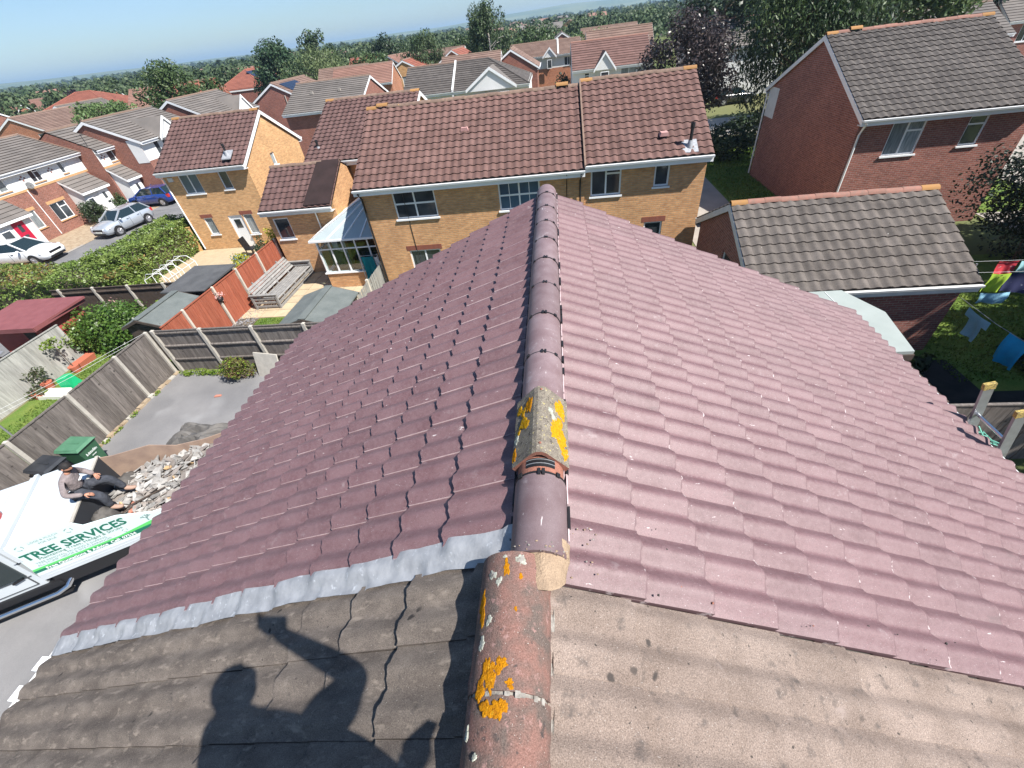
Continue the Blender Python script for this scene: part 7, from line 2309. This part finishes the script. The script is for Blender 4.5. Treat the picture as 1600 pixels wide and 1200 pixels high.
flat_text('Free Quotations & Advice  Call: 07534', 0.105, 'white_print', sidep, SP @ Matrix.Translation((-1.0, 1.062, 0.006)), sx=1.0, bold=0.003)
flat_text('LOGS & MULCH', 0.07, 'sign_gr', sidep, SP @ Matrix.Translation((-0.78, 1.86, 0.002)))
flat_text('FOR SALE', 0.07, 'sign_gr', sidep, SP @ Matrix.Translation((-0.66, 1.775, 0.002)))
def recycle(x, z, r):
    m = MB()
    for k in range(3):
        a0 = R_(90 + 120 * k)
        pts = []
        for j in range(7):
            a = a0 + R_(12 * j)
            w = 0.22 * r if j < 5 else (0.42 * r if j == 5 else 0.02)
            pts.append((a, w))
        vs = []
        for a, w in pts:
            vs += [(x + (r - w / 2) * math.cos(a), -0.003, z + (r - w / 2) * math.sin(a)), (x + (r + w / 2) * math.cos(a), -0.003, z + (r + w / 2) * math.sin(a))]
        m.add(vs, [(2 * j, 2 * j + 1, 2 * j + 3, 2 * j + 2) for j in range(6)])
    m.build('recycling_emblem', 'sign_gr', sidep, world=False)
recycle(-0.95, 1.84, 0.06); recycle(-0.12, 1.84, 0.06); recycle(0.55, 1.27, 0.045)
m = MB()
rr = random.Random(21)
def twig(p, a, l, d):
    q = (p[0] + l * math.cos(a), p[1] + l * math.sin(a))
    w = 0.004 + 0.004 * d
    nx, nz = -math.sin(a) * w, math.cos(a) * w
    m.add([(p[0] - nx, -0.003, p[1] - nz), (p[0] + nx, -0.003, p[1] + nz), (q[0] + nx * .6, -0.003, q[1] + nz * .6), (q[0] - nx * .6, -0.003, q[1] - nz * .6)], [(0, 1, 2, 3)])
    if d:
        for k in (-1, 0, 1):
            twig(q, a + k * 0.55 + rr.uniform(-.2, .2), l * 0.72, d - 1)
twig((1.03, 1.3), 1.5, 0.075, 3)
m.build('tree_emblem', 'sign_gr', sidep, world=False)
# rubble in the bed: a rough heap with loose pieces lying on it
TM = Matrix.LocRotScale(TR.location, TR.rotation_euler, None)
def heap(x, y):
    return 1.22 + 0.23 * math.exp(-((x - 1.3) / 0.8) ** 2 - ((y - 1.1) / 0.8) ** 2) + 0.05 * math.sin(5 * x + 1) * math.sin(6 * y)
m = MB()
vs, fs = [], []
rr = random.Random(31)
NXh, NYh = 40, 32
for i in range(NXh + 1):
    for j in range(NYh + 1):
        x, y = 0.04 + 2.6 * i / NXh, 0.06 + 1.95 * j / NYh
        vs.append(TM @ Vector((x, y, heap(x, y) - 0.03 + rr.uniform(-0.035, 0.02))))
for i in range(NXh):
    for j in range(NYh):
        a = i * (NYh + 1) + j
        fs.append((a, a + NYh + 1, a + NYh + 2, a + 1))
m.add(vs, fs)
o = m.build('rubble', 'rub_b', kind='stuff')
o['label'] = 'fine broken tile rubble filling the truck bed'
def shard(seed, w, l, th, curved, mat):
    r = random.Random(seed)
    n = r.choice((4, 5, 5, 6))
    pts = []
    for k in range(n):
        a = 2 * math.pi * (k + r.uniform(-0.25, 0.25)) / n
        pts.append((w * math.cos(a) * r.uniform(0.75, 1.1), l * math.sin(a) * r.uniform(0.75, 1.1)))
    bend = lambda x, y: curved * (x * x) / (w * w) * 0.03
    m = MB()
    m.add([(x, y, th + bend(x, y)) for x, y in pts] + [(x, y, bend(x, y)) for x, y in pts] + [(0, 0, th - curved * 0.012), (0, 0, -curved * 0.012)],
          [(k, (k + 1) % n, 2 * n) for k in range(n)] + [((k + 1) % n + n, k + n, 2 * n + 1) for k in range(n)] + [(k + n, (k + 1) % n + n, (k + 1) % n, k) for k in range(n)])
    return m.mesh('broken_tile', mat)
kinds = [shard(k, 0.06 + 0.012 * (k % 5), 0.10 + 0.012 * (k % 7), 0.022, k % 3, 'rub_a' if k % 4 else 'rub_b') for k in range(22)]
reds = [shard(50 + k, 0.07, 0.10, 0.025, 1, 'rub_c') for k in range(5)]
ochs = [shard(60 + k, 0.06, 0.09, 0.022, 1, 'rub_o') for k in range(3)]
cnt = 0
rr = random.Random(77)
labs = {'a': ('broken concrete roof tile lying in the heap in the truck bed', 'broken grey tiles in the truck'), 'c': ('broken red ridge tile piece in the truck bed beside the dark bag', 'broken red tiles in the truck'),
        'o': ('ochre stained broken tile piece in the truck bed', 'ochre broken tiles in the truck')}
grid = []
for i in range(20):
    for j in range(14):
        grid.append((0.12 + 2.0 * i / 20 + rr.uniform(-.05, .05), 0.12 + 1.85 * j / 14 + rr.uniform(-.06, .06)))
for x, y in grid:
    if (x < 0.62 and 0.45 < y < 1.15 and rr.random() < 0.7) or x > 2.2:
        continue
    red = 0.2 < x < 0.75 and y < 0.72 and rr.random() < 0.5
    och = not red and rr.random() < 0.02
    me = rr.choice(reds if red else ochs if och else kinds)
    kx = 'c' if red else 'o' if och else 'a'
    for layer in range(1):
        z = heap(x, y) + rr.uniform(-0.01, 0.05)
        M_ = TM @ Matrix.Translation((x, y, z)) @ Euler((rr.gauss(0, 0.38), rr.gauss(0, 0.38), rr.uniform(0, 6.28))).to_matrix().to_4x4() @ Matrix.Diagonal((1, rr.uniform(0.7, 1.5), 1, 1))
        o = put('broken_tile', me, None, mat=M_)
        tag(o, labs[kx][0], 'tile piece', labs[kx][1])
        cnt += 1
# bag and dark sheets against the headboard
bg = MB()
rng = np.random.default_rng(14)
bg.ell((0.24, 0.34, 1.34), (0.22, 0.34, 0.36), 16, 12, jit=0.16, seed=5)
bg.v = [tuple(TM @ Vector(p)) for p in bg.v]
o = bg.build('rubble_sack', 'sack'); tag(o, 'charcoal rubble sack slumped against the truck headboard', 'sack')
bg = MB(); bg.ell((0.26, 1.62, 1.28), (0.2, 0.3, 0.16), 12, 8, jit=0.2, seed=6)
bg.v = [tuple(TM @ Vector(p)) for p in bg.v]
o = bg.build('dark_sheet', 'sack'); tag(o, 'crumpled dark roofing felt behind the seated man', 'sheet')
bg = MB(); bg.ell((0.34, 0.16, 1.36), (0.12, 0.1, 0.1), 10, 7, jit=0.25, seed=8)
bg.v = [tuple(TM @ Vector(p)) for p in bg.v]
o = bg.build('plastic_bag', 'white_cloth'); tag(o, 'white plastic bag tucked beside the charcoal sack', 'bag')
for k, (x, y, a) in enumerate(((0.75, 0.35, 0.3), (0.95, 0.62, 0.15), (0.6, 0.5, 0.5))):
    b = MB(); b.beam((x - 0.35, y - 0.1, heap(x, y) + 0.07), (x + 0.4, y + a * 0.4, heap(x, y) + 0.09), 0.035, 0.02)
    b.v = [tuple(TM @ Vector(p)) for p in b.v]
    o = b.build('batten', 'wood_dark'); tag(o, ('dark batten lying across the rubble near the red shards', 'short dark batten in the middle of the rubble', 'dark batten end by the man\'s boot')[k], 'batten')

# man sitting on the headboard
mp = Vector((0.0, 0.86, 1.99))
man = thing('person', 'bearded man in mauve grey sweatshirt and dark trousers sitting on the truck headboard', 'person', TM @ mp, R_(30))
Q = lambda x, y, z: Vector((x, y, z)) - mp
pv_ = Q(.02, .86, 2.10)
skin_person('sweatshirt', [Q(.02, .86, 2.13), Q(.05, .86, 2.30), Q(.09, .86, 2.48), Q(.13, .86, 2.585), Q(.08, 1.06, 2.51), Q(.14, 1.20, 2.29), Q(.33, 1.06, 2.22), Q(.07, .66, 2.51), Q(.0, .49, 2.31), Q(.24, .52, 2.17)],
            [(0, 1), (1, 2), (2, 3), (2, 4), (4, 5), (5, 6), (2, 7), (7, 8), (8, 9)], [.155, .15, .155, .065, .085, .065, .045, .085, .065, .045], 'sweater', man, 0, 2)
skin_person('trousers', [Q(.0, .86, 2.08), Q(.04, .98, 2.07), Q(.44, 1.07, 1.99), Q(.56, 1.04, 1.58), Q(.04, .74, 2.07), Q(.40, .58, 1.96), Q(.36, .60, 1.56)],
            [(0, 1), (1, 2), (2, 3), (0, 4), (4, 5), (5, 6)], [.15, .12, .095, .07, .12, .095, .07], 'trouser', man, 0, 2)
skin_person('neck', [Q(.12, .86, 2.55), Q(.165, .86, 2.66)], [(0, 1)], [.06, .055], 'skin', man, 0, 1)
head_mesh('head', Q(.20, .865, 2.735), 0.108, (0.86, -0.25, -0.42), (0.42, 0, 0.9), 'skin', man, beard='beard')
hand_mesh('hand', Q(.33, 1.05, 2.22), (0.55, -0.75, -0.25), (0, -0.3, -1), 0.18, 'skin', man, 0.6, 1)
hand_mesh('hand', Q(.24, .52, 2.17), (0.8, 0.1, -0.45), (0, 0.2, -1), 0.18, 'skin', man, 0.5, -1)
for a, b in ((Q(.55, 1.04, 1.56), Q(.74, 1.03, 1.50)), (Q(.355, .60, 1.53), Q(.55, .57, 1.47))):
    skin_person('boot', [a + Vector((-.03, 0, 0.03)), (a + b) / 2 + Vector((0, 0, -0.03)), b], [(0, 1), (1, 2)], [.062, .055, .045], 'boot', man, 0, 1)
m = MB(); m.box(.20, .245, .80, .92, 2.36, 2.37)
m.v = [tuple(Vector(p) - mp) for p in m.v]
m.build('neck_tag', 'white_cloth', man, world=False)
# ================================================================== planting
def hedge(label, x0, x1, y0, y1, h, n, leaf, mat, seed, mat2=None, wob=0.25):
    t = thing('hedge', label, 'hedge', ((x0 + x1) / 2, (y0 + y1) / 2, 0))
    rng = np.random.default_rng(seed)
    pts, nr = [], []
    L, W = x1 - x0, y1 - y0
    wv = rng.uniform(0, 6.28, 6)
    def bulge(x, y):
        return wob * (math.sin(x * 1.3 + wv[0]) * 0.4 + math.sin(y * 1.7 + wv[1]) * 0.4 + math.sin(x * 3.1 + y * 2.3 + wv[2]) * 0.35)
    areas = np.array([L * W, L * h, L * h, W * h, W * h])
    face = rng.choice(5, n, p=areas / areas.sum())
    a, b = rng.uniform(0, 1, n), rng.uniform(0, 1, n)
    dpt = np.abs(rng.normal(0, 0.14, n))
    for i in range(n):
        f = face[i]
        if f == 0:
            x, y = x0 + L * a[i], y0 + W * b[i]
            z = h + bulge(x, y) - dpt[i]; q = (0, 0, 1)
        elif f in (1, 2):
            x, z = x0 + L * a[i], h * b[i] ** 0.8
            s = -1 if f == 1 else 1
            y = (y0 if f == 1 else y1) + s * (bulge(x, z * 1.5) * 0.9 - dpt[i]); q = (0, s, 0.3)
        else:
            y, z = y0 + W * a[i], h * b[i] ** 0.8
            s = -1 if f == 3 else 1
            x = (x0 if f == 3 else x1) + s * (bulge(y, z * 1.5) * 0.9 - dpt[i]); q = (s, 0, 0.3)
        pts.append((x, y, z)); nr.append(q)
    pts, nr = np.array(pts), np.array(nr, float)
    if mat2:
        k = (pts[:, 2] > h - 0.25) & (rng.uniform(0, 1, n) < 0.4) & (np.sin(pts[:, 0] * 0.9 + 1) > 0.1)
        put('russet_foliage', leaf_mesh('russet_foliage', pts[k], nr[k], leaf, LF[mat2], rng, 0.75), t)
        pts, nr = pts[~k], nr[~k]
    put('foliage', leaf_mesh('foliage', pts, nr, leaf, LF[mat], rng, 0.75), t)
    m = MB()
    nx, ny = max(2, int(L / 0.8)), max(2, int(W / 0.8))
    for i in range(nx):
        for j in range(ny):
            x, y = x0 + L * (i + 0.5) / nx, y0 + W * (j + 0.5) / ny
            m.tube([(x, y, 0), (x + 0.05, y + 0.04, h * 0.6), (x - 0.1, y, h * 0.85)], [0.03, 0.02, 0.01], 5, cap=False)
    m.box(x0 + 0.4, x1 - 0.4, y0 + 0.35, y1 - 0.35, 0.05, h - 0.45)
    m.build('stems', 'bark', t)
    return t
hedge('long clipped hedge between the silver car and the trellis path', -24.1, -21.9, 18.6, 25.0, 1.95, 15000, 0.13, 'hedge', 1)
hedge('broad hedge with russet leaf tips along the pavement at left', -33.0, -21.6, 17.1, 19.6, 1.55, 20000, 0.13, 'hedge', 2, 'hedge_red', 0.32)
shrub('laurel_bush', 'large round green laurel bush behind the bleached fence', -18.35, 13.45, (2.35, 1.35, 0.98), 'laurel', 9000, 0.12, seed=3, nclump=60, cr=0.34)
shrub('laurel_bush', 'bright leaved bush at the left end of the laurel', -20.1, 13.15, (0.95, 0.8, 0.8), 'hedge', 2200, 0.11, seed=13)
shrub('shrub', 'yellow green shrub end nearest the greenish shed', -16.6, 14.3, (0.7, 0.7, 0.85), 'weed', 1800, 0.10, seed=14)
shrub('rose_bush', 'rose bush with pale pink blooms above the maroon shed', -19.9, 15.1, (1.0, 0.7, 0.75), 'rose', 1300, 0.11, seed=4, mat2='flower', frac2=0.12)
shrub('leafy_shrub', 'green leafy shrub at the far left above the shed roof', -23.6, 14.6, (1.3, 0.9, 0.95), 'laurel', 2200, 0.14, seed=15)
shrub('shrub', 'loose yellowish plants below the garden arch', -20.7, 17.4, (1.0, 0.8, 0.6), 'weed', 1400, 0.11, seed=16, mat2='hedge', frac2=0.5)
shrub('shrub', 'bronze tipped shrub at the end of the driveway', -11.45, 10.95, (0.72, 0.48, 0.48), 'bronze', 2400, 0.075, seed=5, mat2='weed', frac2=0.35)
for k, (x, y, r) in enumerate(((-13.9, 11.25, .35), (-13.3, 11.25, .4), (-12.7, 11.2, .42), (-12.2, 11.15, .3))):
    shrub('weed_clump', ('lime weeds in the corner of the driveway fences', 'lime weeds second from the fence corner', 'lime weeds third from the fence corner', 'lime weeds next to the bronze shrub')[k], x, y, (r, .17, .13), 'weed', 350, 0.06, seed=20 + k, stems=False, cat='weeds')
rr = random.Random(40)
for k, y in enumerate((10.2, 8.4, 7.9, 9.1, 7.55)):
    shrub('weed_tuft', ('weed tuft near the far corner of the driveway fence', 'weed tuft beside the second fence post', 'weed tuft just nearer than the second post', 'weed tuft midway along the far fence panel', 'weed tuft beside the green bin')[k], -14.4, y, (.09, .18 + .04 * (k % 2), .07), 'weed', 90, 0.05, seed=30 + k, stems=False, cat='weeds')
shrub('golden_shrub', 'golden yellow shrub in front of the linking garage', -15.6, 22.6, (0.95, 0.75, 0.85), 'yellow', 2200, 0.10, seed=6)
shrub('shrub', 'dark green climber under the golden shrub', -16.3, 21.6, (0.55, 0.5, 0.7), 'dark', 900, 0.10, seed=17)
shrub('flowering_plant', 'yellow and blue potted flowers by the garden path', -17.0, 20.5, (0.75, 0.65, 0.5), 'yellow', 1300, 0.10, seed=7, mat2='flower_b', frac2=0.2)
t = thing('climbing_plant', 'dark ivy climbing over the red fence near the sofa', 'climber', (-14.0, 20.2, 0.7))
rng = np.random.default_rng(9)
p = np.stack([rng.normal(-13.93, 0.08, 450), rng.normal(20.2, 0.22, 450), rng.uniform(0.5, 2.0, 450)], 1)
nr = np.tile([1, -0.3, 0.3], (450, 1)).astype(float)
put('foliage', leaf_mesh('foliage', p, nr, 0.12, LF['laurel'], rng), t)
m = MB(); m.tube([(-13.98, 20.2, 0.0), (-13.97, 20.25, 1.0), (-13.97, 20.1, 1.9)], 0.012, 5); m.build('stem', 'bark', t)
shrub('dark_shrub', 'dense dark round shrub in front of the white porch', -36.1, 31.4, (0.95, 0.95, 0.95), 'dark', 2600, 0.13, seed=8, z0=0.0)
shrub('shrub', 'rambling green shrub beside the blue car bonnet', -36.0, 33.9, (0.6, 0.7, 0.8), 'mid', 1300, 0.13, seed=18)
shrub('hedge_bush', 'dark round shrub in front of the long distant terrace', 1.2, 58.0, (1.7, 1.4, 2.0), 'dark', 1800, 0.3, seed=19)
shrub('shrub', 'shaded dark hedge at the foot of the buff end house', 11.6, 33.5, (2.4, 2.6, 1.1), 'dark', 3500, 0.2, seed=41)
shrub('shrub', 'dark hedge under the big tree by the path', 15.0, 37.0, (3.0, 1.8, 1.2), 'dark', 3500, 0.2, seed=42)
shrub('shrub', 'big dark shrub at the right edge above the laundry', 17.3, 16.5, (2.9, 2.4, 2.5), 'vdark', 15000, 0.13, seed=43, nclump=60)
shrub('shrub', 'low dark bush on the shaded lawn beneath the towels', 13.4, 10.2, (1.1, 0.8, 0.5), 'dark', 1500, 0.13, seed=44)
shrub('shrub', 'spiky dark plant between garage corner and lawn', 9.9, 10.0, (0.35, 0.3, 0.4), 'dark', 260, 0.22, seed=45)

T = tree
T('round_tree', 'big round dark green tree behind the brown roofed houses', -45.2, 58, 9.7, (3.9, 3.9, 3.4), 'mid', 8000, 0.32, seed=1, nclump=85, cr=0.27)
T('spreading_tree', 'low pale green spreading tree in front of the red hipped roof', -53.6, 56, 7.0, (4.2, 3.6, 2.0), 'light', 4200, 0.34, seed=2, nclump=55)
T('conifer_tree', 'dark green conifer left of the pale willow', -45.0, 85, 11.0, (5.2, 5.0, 5.0), 'conifer', 11000, 0.42, seed=3, nclump=70, cr=0.24, top=0.35)
T('willow_tree', 'pale yellow green willow beside the dark conifer', -37.0, 80, 9.0, (6.0, 4.8, 4.0), 'willow', 10000, 0.42, seed=4, nclump=60, droop=0.6, aspect=0.3)
T('birch_tree', 'wispy birch rising behind the pale willow', -42.5, 96, 11.8, (3.9, 3.8, 4.4), 'birch', 4200, 0.5, seed=5, nclump=34, cr=0.3, bark='bark_birch')
T('bushy_tree', 'mid green bushy tree right of the willow', -30.4, 86, 8.0, (3.6, 3.2, 3.0), 'mid', 3200, 0.42, seed=6)
T('dark_tree', 'nearly black round tree in the middle of the skyline', -33.4, 110, 9.8, (4.6, 4.4, 4.3), 'dark', 6000, 0.5, seed=7)
T('birch_tree', 'drooping birch left of the tallest birch', -20.6, 85, 9.9, (4.2, 3.8, 4.2), 'birch', 7500, 0.42, seed=8, nclump=46, droop=0.9, aspect=0.32, bark='bark_birch')
T('birch_tree', 'tallest birch standing well above the skyline', -8.6, 75, 11.7, (3.4, 3.2, 4.7), 'birch', 9500, 0.38, seed=9, nclump=52, cr=0.26, top=0.25, droop=0.7, aspect=0.35, bark='bark_birch')
T('bushy_tree', 'dark tree between the two birches', -17.5, 104, 8.6, (4.0, 3.5, 3.4), 'mid', 3000, 0.48, seed=10)
T('bushy_tree', 'rounded tree right of the tallest birch', -2.8, 92, 8.0, (4.6, 3.5, 3.2), 'mid', 3200, 0.48, seed=11)
T('copper_beech', 'dark purple brown copper beech behind the buff end house', 9.15, 37, 8.35, (3.6, 3.4, 3.6), 'copper', 17000, 0.2, seed=12, nclump=90, cr=0.27, cat='tree')
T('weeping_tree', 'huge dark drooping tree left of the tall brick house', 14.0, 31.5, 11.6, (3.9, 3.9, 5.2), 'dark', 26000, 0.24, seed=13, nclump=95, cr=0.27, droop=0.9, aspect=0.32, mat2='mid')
T('broad_tree', 'broad dark tree rising behind the tall brick house', 23.5, 42, 11.3, (6.4, 5.0, 5.4), 'mid', 16000, 0.34, seed=14, nclump=75, cr=0.25)
T('dark_tree', 'dark tree mass at the top edge right of the beech', 18.6, 61.5, 12.5, (5.5, 4.0, 5.2), 'dark', 6500, 0.42, seed=15)
T('dark_tree', 'dark tree band above the tall brick roof', 37.0, 57, 11.5, (7.5, 4.0, 4.8), 'dark', 7000, 0.42, seed=16)
T('small_tree', 'small green tree right of the round dark tree', -43.6, 63, 7.5, (2.4, 2.2, 2.2), 'mid', 2000, 0.34, seed=17)
T('purple_tree', 'small purple tree left of the red hipped roof', -104.0, 103, 7.6, (3.2, 3.0, 2.6), 'purple', 1100, 0.6, seed=18)
T('bushy_tree', 'grey green tree below the drooping birch', -24.5, 74, 6.6, (2.6, 2.2, 2.4), 'birch', 2200, 0.36, seed=19)
T('bushy_tree', 'pale tree in front of the distant orange terrace', 7.0, 86, 7.2, (4.4, 3.0, 2.8), 'light', 2600, 0.42, seed=20)
T('garden_tree', 'tall dark tree shading the right hand garden', 17.6, 4.6, 10.8, (2.9, 3.0, 4.2), 'dark', 7000, 0.3, seed=21, trunk=0.25)
T('garden_tree', 'second dark tree shading the right hand garden', 16.2, 8.4, 8.6, (2.2, 2.3, 3.4), 'dark', 5500, 0.28, seed=22, trunk=0.22)
T('garden_tree', 'broad dark tree between the two shading the right hand garden', 16.7, 6.4, 11.8, (2.9, 2.9, 4.6), 'dark', 9000, 0.3, seed=24, trunk=0.25)
hedge('tall dark hedge along the right hand garden', 16.0, 18.2, 9.0, 11.6, 4.9, 9000, 0.3, 'dark', 25)
T('garden_tree', 'tall dark tree east of the big dark shrub', 21.5, 12.3, 11.0, (3.0, 3.0, 4.4), 'dark', 6500, 0.32, seed=26, trunk=0.25)
T('garden_tree', 'furthest of the dark trees along the right boundary', 24.0, 15.6, 10.5, (3.0, 3.0, 4.2), 'dark', 6500, 0.32, seed=27, trunk=0.25)
T('garden_tree', 'third dark tree beyond the fence on the right', 18.5, 0.2, 11.5, (3.2, 3.0, 4.6), 'dark', 6500, 0.32, seed=23, trunk=0.25)

# woodland beyond the estate: far off, reads as one mass
rng = np.random.default_rng(77)
P_, N_, S_ = [], [], []
def belt(d0, d1, a0, a1, n, k, sz, hr):
    a = rng.uniform(a0, a1, n)
    d = np.sqrt(rng.uniform(d0 ** 2, d1 ** 2, n))
    for i in range(n):
        cx_, cy_ = d[i] * math.sin(a[i]), d[i] * math.cos(a[i])
        h = rng.uniform(*hr)
        r = rng.uniform(0.45, 0.7) * h * 0.8
        e = rng.normal(0, 1, (k, 3)); e /= np.linalg.norm(e, axis=1, keepdims=True)
        e[:, 2] = np.abs(e[:, 2]) * 1.1 - 0.25
        q = e * rng.uniform(0.6, 1.0, (k, 1)) * np.array([r, r, h * 0.5]) + np.array([cx_, cy_, h * 0.5])
        P_.append(q); N_.append(e); S_.append(np.full(k, sz * (0.8 + 0.4 * rng.random())))
belt(118, 190, -1.02, 0.75, 330, 340, 0.62, (6.0, 8.9))
belt(190, 420, -1.02, 0.75, 620, 150, 1.25, (6.0, 9.2))
belt(420, 1200, -1.02, 0.75, 900, 26, 4.2, (6.0, 10.0))
belt(1200, 3000, -1.02, 0.75, 900, 12, 9.0, (7.0, 12.0))
Pm, Nm, Sm = np.concatenate(P_), np.concatenate(N_), np.concatenate(S_)
me = leaf_mesh('woodland', Pm, Nm, 1.0, LF['wood_a'], rng, 0.5, 0.8)
co = np.empty(len(me.vertices) * 3, np.float32); me.vertices.foreach_get('co', co)
co = co.reshape(-1, 4, 3)
co = Pm[:, None] + (co - Pm[:, None]) * Sm[:, None, None]
me.vertices.foreach_set('co', co.reshape(-1).astype(np.float32)); me.update()
o = put('woodland', me, kind='stuff'); o['label'] = 'tree belts stretching to the horizon'
# far houses sprinkled through the trees
rr = random.Random(15)
k = 0
for i in range(40):
    a = rr.uniform(-0.98, 0.12) if i < 16 else rr.uniform(-0.13, 0.03)
    d = rr.uniform(170, 330) if i % 3 else rr.uniform(330, 700)
    x, y = d * math.sin(a), d * math.cos(a)
    L, D, ze, zr = rr.uniform(7, 12), 7.0, 4.6, 6.4 + (d > 330) * 0.9
    t = thing('distant_house', 'small house far off among the tree belts', 'house', (x, y, 0), rr.choice((0, 0.2, 1.5, 1.3)), 'far houses among the tree belts')
    m = MB(); m.box(-L / 2, L / 2, -D / 2, D / 2, 0, ze)
    for q in (-L / 2, L / 2):
        m.add([(q, -D / 2, ze), (q, D / 2, ze), (q, 0, zr)], [(0, 1, 2)])
    m.build('wall', rr.choice(('render', 'brick_o', 'brick_p', 'brick_y2')), t, world=False)
    m = MB()
    for q in (-1, 1):
        m.prism([(q * (D / 2 + 0.3), ze - 0.15), (0, zr), (0, zr + 0.15), (q * (D / 2 + 0.3), ze)], 'x', -L / 2 - 0.2, L / 2 + 0.2)
    m.build('roof', rr.choice(('rf_far_pink', 'rf_far_brown', 'rf_far_grey', 'rf_far_brown')), t, world=False)
# hills
def hills(d, a0, a1, hf, back, name):
    vs, fs = [], []
    n = 120
    for i in range(n + 1):
        a = a0 + (a1 - a0) * i / n
        h = hf(a)
        for q, (dd, hh) in enumerate(((d, -1.0), (d * 1.12, h * 0.55), (d * 1.3, h), (d * 1.7, h * 0.8), (d * 2.0, -1.0))):
            vs.append((dd * math.sin(a), dd * math.cos(a), hh))
    for i in range(n):
        for q in range(4):
            k = i * 5 + q
            fs.append((k, k + 5, k + 6, k + 1))
    m = MB(); m.add(vs, fs, 0, True)
    return struct(name, m, 'hill')
hills(3100, -1.1, 0.8, lambda a: 26 + 10 * math.sin(a * 5 + 1) + 5 * math.sin(a * 13) + 2 * math.sin(a * 41) + 22 * math.exp(-((a + 0.02) / 0.14) ** 2) + 8 * math.exp(-((a + 0.62) / 0.1) ** 2), 1, 'hills')
# ------------------------------------------------------------------ the air
hz = MB(); hz.box(-9300, 9300, -3300, 9300, -1.0, 70.0)
ho = hz.build('haze', []) if False else None
hm = bpy.data.materials.new('haze_air')
hm.use_nodes = True
nt = hm.node_tree
nt.nodes.clear()
out = nt.nodes.new('ShaderNodeOutputMaterial')
pv2 = nt.nodes.new('ShaderNodeVolumePrincipled')
pv2.inputs['Color'].default_value = (0.55, 0.78, 1.0, 1)
pv2.inputs['Density'].default_value = 0.00026
pv2.inputs['Anisotropy'].default_value = 0.2
nt.links.new(pv2.outputs[0], out.inputs['Volume'])
me = hz.mesh('haze', [])
me.materials.append(hm)
o = put('haze', me, kind='stuff')
